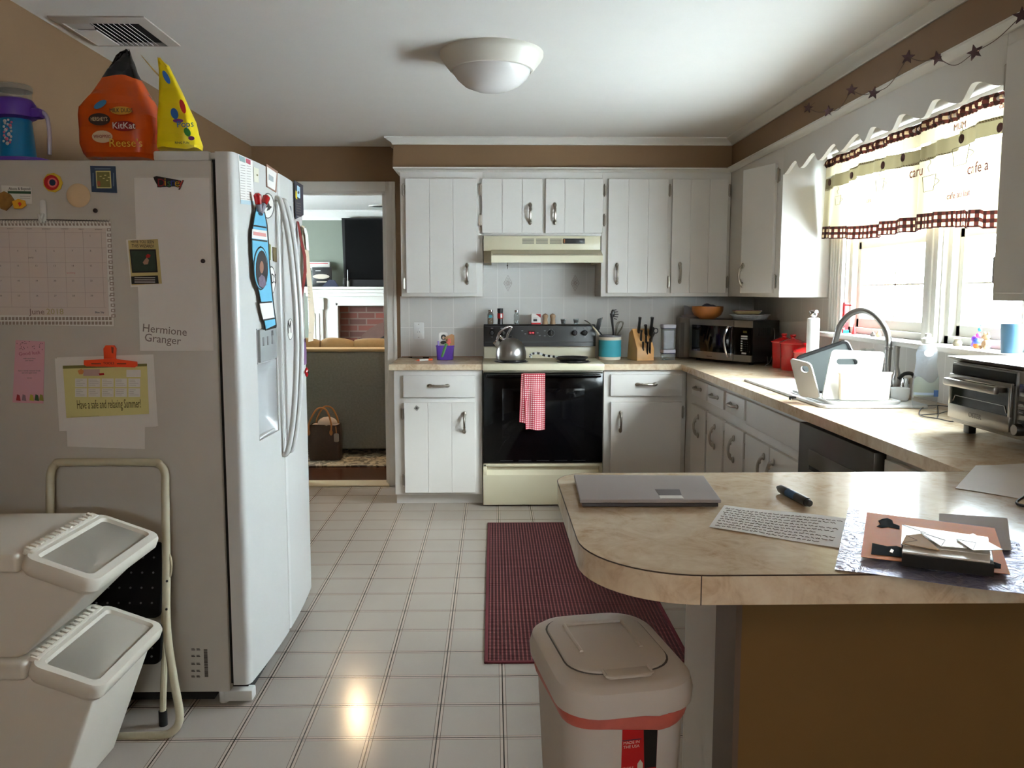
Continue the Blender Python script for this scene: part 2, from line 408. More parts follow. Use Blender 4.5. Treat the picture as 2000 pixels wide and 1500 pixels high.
# rear wall; unseen window opening added behind the photographer, its size tunes the fill
RW = (-.1, .5, 1.5, 2.0)
m = MB(BROWN); m.box(XL, YR-.1, 0, RW[0], YR, ZC); m.box(RW[1], YR-.1, 0, XR, YR, ZC); m.box(RW[0], YR-.1, 0, RW[1], YR, RW[2]); m.box(RW[0], YR-.1, RW[3], RW[1], YR, ZC)
struct('wall_rear', m)
m = MB(TRIMW)
for x in (RW[0], RW[1]-.06, (RW[0]+RW[1])/2-.03): m.box(x, YR-.08, RW[2], x+.06, YR+.01, RW[3])
for z in (RW[2], RW[3]-.06): m.box(RW[0], YR-.08, z, RW[1], YR+.01, z+.06)
wn = struct('window_3', m); struct('window_pane', MB(GLASSW).box(RW[0], YR-.05, RW[2], RW[1], YR-.045, RW[3]), wn)
t = thing('added_warm_lamp', 'round ceiling lamp added unseen behind the photographer for warm light', 'ceiling light', (.1, -1.1, ZC))  # unseen lamp, added for the warm light from behind the camera
m = MB(mat('lamp_shade_warm', (255, 225, 185), .5, emis=((255, 205, 150), 3))); m.lathe([(.16, ZC-.02), (.15, ZC-.07), (.09, ZC-.11), (.001, ZC-.12)], (.1, -1.1, 0), 32); part('shade', m, t)
m = MB(TRIMW); m.lathe([(.18, ZC), (.18, ZC-.02), (.15, ZC-.03)], (.1, -1.1, 0), 32); part('rim', m, t)
point('added_warm_bulb', (.1, -1.1, ZC-.2), 15, (1, .78, .55), .12)
# back wall with doorway
DX0, DX1, DZ = -1.42, -.735, 2.05
m = MB(BROWN); m.box(XL, YB, 0, DX0, YB+.12, ZC); m.box(DX1, YB, 0, XR, YB+.12, ZC); m.box(DX0, YB, DZ, DX1, YB+.12, ZC)
struct('wall_back', m)
m = MB(TRIMW)
m.box(DX1, YB-.018, 0, DX1+.065, YB, DZ+.065, .004); m.box(DX0-.065, YB-.018, 0, DX0, YB, DZ+.065, .004); m.box(DX0, YB-.018, DZ, DX1, YB, DZ+.065, .004)
m.box(DX1-.012, YB-.005, 0, DX1, YB+.125, DZ); m.box(DX0, YB-.005, 0, DX0+.012, YB+.125, DZ); m.box(DX0, YB-.005, DZ-.012, DX1, YB+.125, DZ)
m.box(DX1-.03, YB+.04, 0, DX1-.012, YB+.07, DZ); m.box(DX1+.045, YB-.026, 0, DX1+.065, YB-.018, DZ+.06, .003)
struct('door_1', m)
struct('trim_1', MB(mat('threshold_wood', (205, 190, 160), .4)).box(DX0, YB-.04, 0, DX1, YB+.12, .012, .004))
# right wall with the double window
WZ0, WZ1 = 1.155, 2.06; WY = ((2.42, 3.27), (3.37, 4.17))
m = MB(BROWN)
m.box(XR, YR, 0, XR+.14, YB, WZ0); m.box(XR, YR, WZ1, XR+.14, YB, ZC); m.box(XR, YR, WZ0, XR+.14, WY[0][0], WZ1); m.box(XR, WY[1][1], WZ0, XR+.14, YB, WZ1); m.box(XR, WY[0][1], WZ0, XR+.14, WY[1][0], WZ1)
struct('wall_right', m)
for i, (a, b) in enumerate(WY):
    m = MB(TRIMW)
    m.box(XR+.02, a, WZ0, XR+.12, a+.035, WZ1); m.box(XR+.02, b-.035, WZ0, XR+.12, b, WZ1); m.box(XR+.02, a, WZ1-.03, XR+.12, b, WZ1); m.box(XR+.02, a, WZ0, XR+.12, b, WZ0+.03)
    zm = 1.60
    m.box(XR+.05, a+.035, zm-.02, XR+.085, b-.035, zm+.02, .003)               # meeting rail
    m.box(XR+.05, a+.035, WZ0+.03, XR+.08, b-.035, WZ0+.075, .003)
    for y in (a+.035, b-.065): m.box(XR+.05, y, WZ0+.03, XR+.08, y+.03, WZ1-.03, .003)
    f = struct('window_%d' % (i+1), m)
    g = MB(TRIMW)
    yc = (a+b)/2
    g.box(XR+.062, yc-.005, WZ0+.07, XR+.07, yc+.005, zm-.02); g.box(XR+.062, a+.06, 1.395, XR+.07, b-.06, 1.403)
    g.box(XR+.062, yc-.005, zm+.02, XR+.07, yc+.005, WZ1-.03); g.box(XR+.062, a+.06, 1.82, XR+.07, b-.06, 1.828)
    struct('muntin', g, f)
    struct('window_pane', MB(GLASSW).box(XR+.064, a+.05, WZ0+.05, XR+.067, b-.05, WZ1-.03), f)
m = MB(TRIMW)
for a, b in WY:
    m.box(XR-.001, a-.0, WZ0, XR+.14, a+.008, WZ1); m.box(XR-.001, b-.008, WZ0, XR+.14, b, WZ1); m.box(XR-.001, a, WZ1-.008, XR+.14, b, WZ1)
struct('trim_10', m)
m = MB(TRIMW)                                                                   # fluted casing, mullion, stool
m.box(XR-.02, WY[1][1], WZ0, XR, 4.325, WZ1+.09, .003)
for k in range(4): m.box(XR-.026, WY[1][1]+.025+k*.032, WZ0, XR-.019, WY[1][1]+.04+k*.032, WZ1+.08, .002)
m.box(XR-.02, WY[0][1], WZ0, XR, WY[1][0], WZ1, .003); m.box(XR-.028, WY[0][1]+.03, WZ0, XR-.018, WY[0][1]+.07, WZ1, .003)
m.box(XR-.02, WY[0][0]-.1, WZ0, XR, WY[0][0], WZ1+.09, .003); m.box(XR-.02, WY[0][0], WZ1, XR, WY[1][1], WZ1+.09, .003)
struct('trim_2', m)
struct('trim_3', MB(TRIMW).box(XR-.11, 2.3, WZ0-.022, XR+.1, 4.33, WZ0, .006))  # window stool
# backsplashes
struct('wall_tile_back', MB(TILEB).box(-.645, YB-.008, .9, XR, YB, 1.336).box(-.07, YB-.008, 1.336, .705, YB, 1.75))
struct('wall_tile_right', MB(TILER).box(XR-.008, 4.33, .9, XR, YB-.008, 1.336).box(XR-.008, 1.0, .9, XR, 4.33, WZ0-.022))
LW = mat('inlay_line', (120, 96, 88), .4)
for px, py in ((992, 553), (1123, 553)):
    c = onY(px, py, YB); m = MB(LW)
    for k, (a, b) in enumerate(((.028, .055), (.017, .036), (.008, .018))):
        P = [(a, 0), (0, b), (-a, 0), (0, -b)]
        m.tube([(c.x+x, YB-.0085, c.z+z) for x, z in P], .0012 if k < 2 else .002, 6, closed=True)
    struct('wall_tile_diamond', m)
# soffits with crown
ZS = 2.152; XS = 1.545
struct('wall_soffit_back', MB(BROWN).box(-.64, 5.28, ZS, XR, YB, ZC))
struct('wall_soffit_right', MB(BROWN).box(XS, YR+.3, ZS, XR, 5.28, ZC))
def molding(mb, prof, pts):
    """sweep a profile (out, up) along a horizontal corner path; out is to the right-hand side of travel"""
    P = [Vector(p) for p in pts]; rings = []
    for i, p in enumerate(P):
        d0 = (P[i]-P[i-1]).normalized() if i else (P[1]-P[0]).normalized(); d1 = (P[i+1]-P[i]).normalized() if i+1 < len(P) else d0
        n0 = Vector((d0.y, -d0.x, 0)); n1 = Vector((d1.y, -d1.x, 0)); n = (n0+n1); n = n/(n.dot(n0)) if n.length > 1e-6 else n0
        rings.append([p+n*a+Vector((0, 0, b)) for a, b in prof])
    return mb.loft(rings)
crown = [(0, 0), (.052, 0), (.052, -.008), (.044, -.012), (.03, -.022), (.014, -.03), (.008, -.038), (.008, -.044), (0, -.044)]
cabm = [(0, 0), (.04, 0), (.04, -.008), (.03, -.012), (.018, -.02), (.01, -.026), (0, -.026)]
struct('trim_6', molding(MB(TRIMW), crown, [(-.64, YB, ZC), (-.64, 5.28, ZC), (XS, 5.28, ZC), (XS, YR+.3, ZC)]))
# peninsula knee wall
struct('wall_peninsula', MB(TAN).box(.495, 1.54, 0, XR, 1.66, CTZ-.0505))
struct('trim_7', MB(mat('dark_end_board', (108, 88, 74), .5)).box(.483, 1.535, 0, .495, 1.675, CTZ-.0505))
struct('baseboard_left', MB(TRIMW).box(XL, YR, 0, XL+.012, 2.3, .09, .003))
# ================================================================ cabinets
def handle_mb(L=.118):
    m = MB(NICK)
    pts = smooth_pts([(0, -.002, -L/2+.006), (0, -.016, -L/2+.012), (0, -.026, -L/2+.03), (0, -.030, 0), (0, -.026, L/2-.03), (0, -.016, L/2-.012), (0, -.002, L/2-.006)], 4)
    n = len(pts); rad = [.0056+.0026*abs(math.cos(PI*i/(n-1)*1.0))+.0015*math.exp(-((i-n/2)/2.2)**2) for i in range(n)]
    m.tube(pts, rad, 10)
    for s in (-1, 1): m.sph((0, -.004, s*(L/2-.004)), .012, 12, 1, .6, 1.4); m.sph((0, -.022, s*(L/2-.03)), .009, 10)
    return m
HM = handle_mb().mesh('handle', Vector())
def hinge_mb():
    m = MB(NICK)
    m.prism(rrect(-.011, -.032, .011, .032, .006), .004, frame((0, -.0, 0), (1, 0, 0), (0, 0, 1)))
    m.tube([(0, -.009, -.034), (0, -.009, .034)], .0052, 8)
    for s in (-1, 1): m.sph((0, -.009, s*.035), .006, 8)
    return m
GM = hinge_mb().mesh('hinge', Vector())
def addcopy(name, me, parent, loc, rot=(0, 0, 0)):
    o = bpy.data.objects.new(name, me); COL.objects.link(o); o.parent = parent; o.location = loc; o.rotation_euler = rot; return o
def planks_mb(x0, x1, z0, z1, n, yf, th=.018):
    m = MB(WHITE); m.box(x0, yf+.003, z0, x1, yf+th, z1)
    wd = (x1-x0)/n
    for k in range(n): m.box(x0+k*wd+(.0012 if k else 0), yf, z0, x0+(k+1)*wd-(.0012 if k < n-1 else 0), yf+.006, z1, .0016, 1)
    return m
def cabinet(name, label, cat, org, rot, w, d, z0, z1, fronts, toe=0, open_top=False, group=None):
    """local frame: x along the face, y into the cabinet, z up; face frame at y=0, fronts proud of it"""
    t = thing(name, label, cat, (org[0], org[1], 0), rot if rot else 1e-9, group); ORG[t.name] = None
    m = MB(WHITE); b = z0+toe
    if toe or open_top:
        m.box(0, 0, b, w, .02, z1, .002); m.box(0, .02, b, .018, d, z1); m.box(w-.018, .02, b, w, d, z1); m.box(.018, .02, b, w-.018, d, b+.018); m.box(.018, d-.012, b+.018, w-.018, d, z1)
        if toe: m.box(.0, .07, z0, w, .09, b)
    else: m.box(0, .0, b, w, d, z1, .002)
    part('body', m, t)
    for f in fronts:
        x0, x1, a, c = f['r']
        if f['k'] == 'door': mb = planks_mb(x0, x1, a, c, f.get('n', 3), -.02)
        else: mb = MB(WHITE); mb.box(x0, -.02, a, x1, -.001, c, .004)
        o = part('door' if f['k'] == 'door' else 'drawer' if f['k'] == 'drawer' else 'false_front', mb, t)
        if 'h' in f:
            hx, hz, hv = f['h']
            addcopy('handle', HM, o, (hx, -.02, hz), (0, 0 if hv == 'v' else PI/2, 0))
        if 'open' in f:
            hx_, an = f['open']; o.rotation_euler = (0, 0, an); o.location = (hx_-hx_*math.cos(an), -hx_*math.sin(an), 0)
        for (gx, gz) in f.get('g', ()): addcopy('hinge', GM, t if 'open' in f else o, (gx, -.003, gz))
    return t
def U(px, Y=5.28): return onY(px, 450, Y).x
YU = 5.28
zt, zb = 2.092, 1.358
A0 = -.60
cabinet('wall_cabinet', 'white plank door wall cabinet beside the doorway, left of the range hood', 'cabinet', (A0, YU), 0, .532, .31, 1.336, ZS, [
    dict(k='door', r=(U(793)-A0, U(931)-A0, zb, zt), h=(U(912)-A0, onY(912, 535, YU).z, 'v'), g=((U(789)-A0, 2.02), (U(789)-A0, 1.42)))])
B0 = -.068
cabinet('wall_cabinet', 'short white two door wall cabinet directly over the range hood', 'cabinet', (B0, YU), 0, .773, .31, 1.728, ZS, [
    dict(k='door', r=(U(941.5)-B0, U(1058)-B0, 1.745, zt), h=(U(1035)-B0, onY(1035, 418, YU).z, 'v'), g=((U(938.5)-B0, 2.02), (U(938.5)-B0, 1.83))),
    dict(k='door', r=(U(1065)-B0, U(1176)-B0, 1.745, zt), h=(U(1083)-B0, onY(1083, 418, YU).z, 'v'), g=((U(1179.5)-B0, 2.02), (U(1179.5)-B0, 1.83)))])
C0 = .705
cabinet('wall_cabinet', 'white two door wall cabinet between the range hood and the room corner', 'cabinet', (C0, YU), 0, .84, .31, 1.336, ZS, [
    dict(k='door', r=(U(1187)-C0, U(1303)-C0, zb, zt), h=(U(1205)-C0, onY(1204, 535, YU).z, 'v'), g=((U(1300)-C0+.02, 2.02), (U(1300)-C0+.02, 1.43))),
    dict(k='door', r=(U(1311)-C0, U(1419)-C0, zb, zt), h=(U(1328)-C0, onY(1327, 533, YU).z, 'v'), g=((U(1422)-C0, 2.02), (U(1422)-C0, 1.43)))])
# right wall upper beyond the window: local x runs towards the viewer
RY = 5.279; XF = 1.545
def LX(px, X=1.525): return RY-onX(px, 450, X).y
cabinet('wall_cabinet', 'white one door wall cabinet in the corner, its side panel brightly lit by the window', 'cabinet', (XF, RY), -PI/2, RY-4.335, .275, 1.336, ZS, [
    dict(k='door', r=(LX(1509)-.275, LX(1509), zb, 2.058), n=1, h=(LX(1509)-.25, 1.46, 'v'), g=((LX(1512)+.01, 1.99), (LX(1512)+.01, 1.42)), open=(LX(1509), R(20)))])
cabinet('wall_cabinet', 'white wall cabinet cut off by the right edge, near side of the window curtain', 'cabinet', (XF, 2.47), -PI/2, .95, .275, 1.336, ZS, [
    dict(k='door', r=(.03, .46, zb, 2.09), n=3, h=(.42, 1.5, 'v'), g=((.02, 2.0), (.02, 1.43))),
    dict(k='door', r=(.49, .92, zb, 2.09), n=3, h=(.53, 1.5, 'v'), g=((.93, 2.0), (.93, 1.43)))])
m = MB(TRIMW)
struct('trim_8', molding(m, cabm, [(-.6, YB-.01, ZS+.008), (-.6, YU, ZS+.008), (XF, YU, ZS+.008), (XF, 1.52, ZS+.008)]))
# scalloped valance board between the two right cabinets
m = MB(WHITE); poly = []; ya, yb = 4.334, 2.471; N = 8
poly += [(ya, ZS), (ya, 1.985)]
steps = 200
for i in range(steps+1):
    s = i/steps; y = ya+(yb-ya)*s; ph = (s*N) % 1.0
    if s < .5: ph = 1-ph
    z = 1.986+.046*(.5-.5*math.cos(PI*ph/.28) if ph < .28 else .5+.5*math.cos(PI*(ph-.28)/.72))
    poly.append((y, z))
poly += [(yb, ZS)]
m.prism(poly, .02, frame((XF, 0, 0), (0, 1, 0), (0, 0, 1)))
solo('scalloped_valance', m, 'white scalloped wooden valance board running above the window curtain', 'valance', (XF, ya, ZS))
# base cabinets
YF = 5.045; CTZ = .914; CT = .038
def V(px, Y=5.03): return onY(px, 800, Y).x
A1 = V(775)+.02
A1 = -.628
def zz(py, Y=5.03): return onY(900, py, Y).z
cabinet('base_cabinet', 'white base cabinet left of the stove with one drawer over one plank door', 'cabinet', (A1, YF), 0, -.072-A1, .55, 0, CTZ-CT, [
    dict(k='drawer', r=(V(788)-A1, V(928)-A1, zz(776), zz(733)), h=((V(857))-A1, zz(753), 'h')),
    dict(k='door', r=(V(789)-A1, V(928)-A1, zz(962), zz(786)), h=(V(907)-A1, zz(825), 'v'), g=((V(787)-A1-.004, zz(808)), (V(787)-A1-.004, zz(938))))], toe=.075)
C1 = .70
cabinet('base_cabinet', 'white base cabinet right of the stove with one drawer over one plain door', 'cabinet', (C1, YF), 0, 1.2245-C1, .55, 0, CTZ-CT, [
    dict(k='drawer', r=(V(1192)-C1, V(1331)-C1, zz(774), zz(732)), h=(V(1261)-C1, zz(751), 'h')),
    dict(k='door', r=(V(1193)-C1, V(1331)-C1, .12, zz(786)), n=1, h=(V(1212)-C1, zz(824), 'v'), g=((V(1334)-C1, zz(806)),))], toe=.075)
RB = 5.04; XB = 1.225
def LB(px, X=1.205): return RB-onX(px, 800, X).y
fr = []
for (a, b) in ((1350, 1378), (1381, 1412), (1416, 1453)):
    x0, x1 = LB(a), LB(b)
    fr.append(dict(k='drawer', r=(x0, x1, .748, .848), h=((x0+x1)/2, .80, 'h')))
    fr.append(dict(k='door', r=(x0, x1, .12, .69), n=1, h=(x0+(x1-x0)*.55, .58, 'v'), g=((x1+.008, .6),)))
x0, x1 = LB(1457), LB(1569)
fr.append(dict(k='false', r=(x0, x1, .735, .85)))
xm = LB(1505)
fr.append(dict(k='door', r=(x0, xm-.004, .12, .69), n=1, h=(xm-.06, .58, 'v')))
fr.append(dict(k='door', r=(xm+.006, x1, .12, .69), n=1, h=(xm+.06, .58, 'v')))
cabinet('base_cabinet', 'long white base cabinet under the sink with small drawers above narrow doors', 'cabinet', (XB, RB), -PI/2, RB-3.075, .59, 0, CTZ-CT, fr, toe=.075)
cabinet('base_cabinet', 'white base cabinet between the dishwasher and the peninsula', 'cabinet', (XB, 2.445), -PI/2, 2.445-1.97, .59, 0, CTZ-CT, [dict(k='door', r=(.03, .4, .12, .85), n=1)], toe=.075)
cabinet('peninsula_cabinet', 'white panelled peninsula cabinet under the near countertop', 'cabinet', (1.22, 1.945), PI, 1.22-.483, .27, 0, CTZ-.052, [], open_top=True)
# dishwasher
t = thing('dishwasher', 'dark stainless dishwasher in the right hand base run under the counter', 'dishwasher', (XB, 3.07, 0), 0)
part('body', MB(DARK).box(XB+.02, 2.45, .02, XB+.57, 3.07, .868), t)
m = MB(DSTEEL); m.box(XB-.035, 2.452, .12, XB+.018, 3.068, .862, .004); part('door', m, t)
m = MB(mat('dishwasher_pocket', (98, 92, 86), .3, metal=.6)); m.box(XB-.0385, 2.56, .70, XB-.035, 2.96, .775, .001); m.use(DARK).box(XB-.0395, 2.57, .70, XB-.038, 2.95, .715); part('pocket_handle', m, t)
# ---- countertops
def slab(mb, poly, z1, th, bev=.003): mb.prism(poly, th, Matrix.Translation((0, 0, z1-th)), bev=bev, seg=1); return mb
m = MB(LAM); slab(m, [(-.655, 5.018), (-.069, 5.018), (-.069, YB-.01), (-.655, YB-.01)], CTZ, CT)
m.use(mat('counter_backstrip', (150, 120, 100), .5)).box(-.64, YB-.016, CTZ, -.072, YB-.009, CTZ+.006)
solo('countertop', m, 'short marbled countertop left of the stove holding the purple basket', 'countertop', (-.36, 5.3, CTZ-CT))
SK = (1.285, 1.69, 3.07, 4.05)   # sink cut-out x0,x1,y0,y1
m = MB(LAM)
XE = 1.183
def holed(mb, out, hole, z0, th):
    cu = bpy.data.curves.new('b', 'CURVE'); cu.dimensions = '2D'; cu.fill_mode = 'BOTH'; cu.extrude = th/2
    for ring in (out, hole):
        sp = cu.splines.new('POLY'); sp.points.add(len(ring)-1)
        for p_, v in zip(sp.points, ring): p_.co = (v[0], v[1], 0, 1)
        sp.use_cyclic_u = True
    o_ = bpy.data.objects.new('b', cu); me = bpy.data.meshes.new_from_object(o_)
    bm = bmesh.new(); bm.from_mesh(me); bmesh.ops.remove_doubles(bm, verts=bm.verts[:], dist=1e-5); bmesh.ops.recalc_face_normals(bm, faces=bm.faces[:])
    mb.bmadd(bm, Matrix.Translation((0, 0, z0+th/2)))
    bpy.data.objects.remove(o_); bpy.data.curves.remove(cu); bpy.data.meshes.remove(me)
holed(m, [(.697, 5.018), (XE, 5.018), (XE, 1.962), (XR-.01, 1.962), (XR-.01, YB-.01), (.697, YB-.01)], [(SK[0], SK[2]), (SK[1], SK[2]), (SK[1], SK[3]), (SK[0], SK[3])], CTZ-CT, CT)
m.use(mat('counter_caulk', (170, 130, 90), .5)).box(XR-.02, 2.0, CTZ, XR-.0085, SK[2]-.02, CTZ+.006)
solo('countertop', m, 'L shaped marbled countertop running round the corner and around the sink', 'countertop', (1.5, 4, CTZ-CT))
m = MB(LAM)
px0, px1, py0, py1 = .152, XR-.01, 1.231, 1.958
pl = [(px1, py0), (px1, py1)]
for (cx, cy, r, a0) in ((px0+.09, py1-.09, .09, 90), (px0+.19, py0+.19, .19, 180)):
    for k in range(13): a = R(a0+90*k/12); pl.append((cx+r*math.cos(a), cy+r*math.sin(a)))
slab(m, pl, CTZ, .05, .0008)
ED = mat('laminate_seam', (70, 55, 45), .6)
m.use(ED)
m.box(.3295, py0-.0006, CTZ-.05, .331, py0+.001, CTZ-.001)
inn = [Vector((x, y, CTZ-.0011)) for x, y in pl[1:]]+[Vector((px1, py0, CTZ-.0011))]
m.tube(inn, .0013, 5)
solo('peninsula_countertop', m, 'marbled peninsula countertop with rounded corner in the foreground, holding papers and a laptop', 'countertop', (.9, 1.6, CTZ-.05))
CTZ = .9147                                                # things rest on the countertops
# ================================================================ range and hood
SX0, SX1, SY = -.066, .694, 5.02
t = thing('stove', 'bisque electric stove with black glass oven door and black control panel', 'stove', ((SX0+SX1)/2, SY, 0))
m = MB(BISQ); m.box(SX0, SY+.03, .02, SX1, 5.56, .90, .002); part('body', m, t)
m = MB(BISQ); m.box(SX0-.004, SY-.012, .873, SX1+.004, 5.45, .918, .006)
zr0, zr1 = onY(1060, 676, 5.45).z, onY(1060, 699, 5.45).z
m.box(SX0, 5.45, .9, SX1, 5.57, zr0, .004); part('cooktop', m, t)
zp = onY(1060, 634, 5.43).z
m = MB(BLACKP); m.prism([(0, 0), (.03, 0), (.13, 0), (.13, zp-zr0), (.03, zp-zr0), (.012, zp-zr0-.01)], SX1-SX0, frame((SX0, 5.42, zr0), (0, 1, 0), (0, 0, 1)), .003)
m.use(mat('panel_trim_grey', (70, 72, 76), .4)).box(SX0+.01, 5.418, zr0+.028, SX1-.01, 5.4215, zr0+.031)
m.box(SX0+.01, 5.4255, zp-.013, SX1-.01, 5.43, zp-.0105)
lit = mat('panel_print', (150, 150, 155), .5)
pf = lambda px, py: onY(px, py, 5.424)
m.use(lit)
for px in (961, 980, 1122, 1143):
    c = pf(px, 641); m.box(c.x-.008, 5.417, c.z-.003, c.x+.008, 5.4215, c.z+.003)
for px in (961, 982, 1122, 1143):
    c = pf(px, 658); m.box(c.x-.006, 5.417, c.z-.001, c.x+.006, 5.419, c.z+.001)
for k in range(16):
    a = 2*PI*k/16; c = pf(1076, 650); m.box(c.x+math.cos(a)*.026-.0015, 5.416, c.z+math.sin(a)*.026-.0015, c.x+math.cos(a)*.026+.0015, 5.419, c.z+math.sin(a)*.026+.0015)
for px, py in ((1020, 646), (1026, 652), (1050, 650), (1054, 655), (1064, 646), (1064, 656)): c = pf(px, py); m.box(c.x-.006, 5.416, c.z-.0015, c.x+.006, 5.419, c.z+.0015)
pn = part('control_panel', m, t)
m = MB(mat('clock_display', (60, 10, 14), .2, emis=((255, 90, 100), .0))); a, b = pf(1031, 654), pf(1045, 646); m.box(a.x, 5.415, a.z, b.x, 5.42, b.z)
m.use(mat('clock_digits', (255, 120, 130), .4, emis=((255, 80, 95), .8))).text('12:48', .016, frame(((a.x+b.x)/2, 5.4145, (a.z+b.z)/2), (1, 0, 0), (0, 0, 1)), .0003)
part('clock', m, pn)
for px in (961, 983, 1076, 1122, 1142):
    c = pf(px, 650); m = MB(BLACKP); M = frame((c.x, 5.42, c.z), (1, 0, 0), (0, 0, 1))
    m.lathe([(.0185, 0), (.0185, .006), (.014, .016), (.012, .018)], M=M, n=20); m.box(-.0035, -.014, .006, .0035, .014, .024, .002, M=M)
    m.use(lit).box(-.001, .008, .0235, .001, .014, .0245, M=M); part('knob', m, pn)
# oven door
z0, z1 = zz(904, SY), zz(728, SY)
m = MB(BLACKG); m.box(SX0+.001, SY-.006, z0, SX1-.001, SY+.03, z1, .006)
m.box(SX0+.02, SY-.046, z1-.028, SX1-.02, SY-.026, z1-.006, .008)
for x in (SX0+.03, SX1-.06): m.box(x, SY-.03, z1-.026, x+.03, SY-.004, z1-.008, .003)
m.use(mat('oven_window', (7, 7, 9), .06, spec=.25)).box(SX0+.12, SY-.0075, z0+.12, SX1-.12, SY-.005, z1-.1, .001)
m.use(mat('oven_vent_grey', (40, 42, 46), .3))
for k in range(5): m.box(SX0+.11+k*.115, SY-.0085, z0+.012, SX0+.19+k*.115, SY-.005, z0+.017)
part('oven_door', m, t)
# drawer with pressed grip
m = MB(BISQ); zd = z0-.006
m.box(SX0, SY-.004, .012, SX1, SY+.03, zd-.072, .003); m.box(SX0, SY+.018, zd-.072, SX1, SY+.03, zd, .001)
m.box(SX0, SY-.004, zd-.02, SX1, SY+.02, zd, .004); m.box(SX0, SY-.004, zd-.074, SX0+.022, SY+.02, zd, .003); m.box(SX1-.022, SY-.004, zd-.074, SX1, SY+.02, zd, .003)
m.prism([(0, 0), (.02, 0), (.02, .03)], SX1-SX0-.044, frame((SX0+.022, SY-.003, zd-.074), (0, 1, 0), (0, 0, 1)))
part('storage_drawer', m, t)
# burners
def burner(cx, cy, r, lab=None):
    m = MB(BLACKP); m.lathe([(r+.012, 0), (r+.014, .003), (r+.006, .004), (r-.01, .0005)], (cx, cy, .918), 36)
    sp = [(cx+math.cos(a)*rr, cy+math.sin(a)*rr, .927) for k in range(90) for a, rr in ((k*4*PI*2/90, .018+(r-.018)*k/89),)]
    m.tube(sp, .0042, 6); 
    for k in range(3): a = k*2*PI/3; m.box(0, -.002, .92, r, .002, .924, M=Matrix.Translation((cx, cy, 0)) @ Matrix.Rotation(a, 4, 'Z'))
    part('burner', m, t)
burner(.115, 5.15, .095); burner(.515, 5.13, .095); burner(.13, 5.34, .07); burner(.515, 5.35, .085)
# range hood
hz1, hz0 = 1.727, onY(1060, 513, 5.12).z
t = thing('range_hood', 'bisque range hood with vents and black switches above the stove', 'range hood', (.315, 5.3, hz0))
hx0, hx1 = onY(944.5, 490, 5.08).x, onY(1172, 490, 5.08).x
hx0, hx1 = -.062, .695
yf, yb_ = 5.12, YB-.012
m = MB(BISQ)
prof = [(yb_, hz0), (yf, hz0), (yf-.0, hz0+.035), (5.19, hz0+.078), (5.255, hz0+.083), (5.255, hz1), (yb_, hz1)]
# sloped hood: inset front lip with side cheeks
m.box(hx0, 5.245, hz0+.08, hx1, yb_, hz1-.001, .002)
m.prism([(yf, hz0), (yf, hz0+.045), (5.2, hz0+.075), (5.25, hz0+.088), (5.25, hz0+.09), (5.4, hz0+.09), (5.4, hz0+.075), (5.21, hz0+.06), (yf+.012, hz0+.03), (yf+.012, hz0)], hx1-hx0-.05, frame((hx0+.05, 0, 0), (0, 1, 0), (0, 0, 1)))
for a, b in ((hx0, hx0+.05), (hx1-.02, hx1)):
    m.loft([[(a, 5.25, hz0), (a, 5.25, hz0+.088), (a, yb_, hz0+.088), (a, yb_, hz0)] if a == hx0 else [(a, yf, hz0), (a, 5.25, hz0+.088), (a, yb_, hz0+.088), (a, yb_, hz0)],
            [(b, yf, hz0), (b, 5.25, hz0+.088), (b, yb_, hz0+.088), (b, yb_, hz0)] if a == hx0 else [(b, 5.25, hz0), (b, 5.25, hz0+.088), (b, yb_, hz0+.088), (b, yb_, hz0)]])
m.use(DARK)
for k in range(3):
    a, b = onY(1020+k*27, 466, 5.245), onY(1043+k*27, 477, 5.245)
    for q in range(6): z = b.z+(a.z-b.z)*(q+.3)/6; m.box(a.x, 5.2435, z, b.x, 5.246, z+.0025)
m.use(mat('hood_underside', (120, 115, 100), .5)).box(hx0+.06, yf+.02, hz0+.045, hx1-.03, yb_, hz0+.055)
part('canopy', m, t)
a, b = onY(1100, 466, 5.245), onY(1142, 476, 5.245)
m = MB(BLACKP); m.box(a.x, 5.238, b.z, b.x, 5.246, a.z, .002); m.use(mat('amber_rocker', (150, 90, 40), .4)).box(a.x+.002, 5.2365, b.z+.004, a.x+.012, 5.239, a.z-.004, .001)
m.use(mat('switch_print', (190, 190, 195), .4)).box(b.x-.035, 5.2372, (a.z+b.z)/2-.001, b.x-.015, 5.2385, (a.z+b.z)/2+.001); part('switch_panel', m, t)
c = onY(991, 522, 5.45); m = MB(CHROME); m.tube(smooth_pts([(c.x, 5.45, 1.60), (c.x, 5.45, c.z), (c.x, 5.44, c.z-.012), (c.x, 5.43, c.z-.004)], 4), .0018, 6); m.sph((c.x, 5.45, c.z+.01), .006, 8); part('hook', m, t)
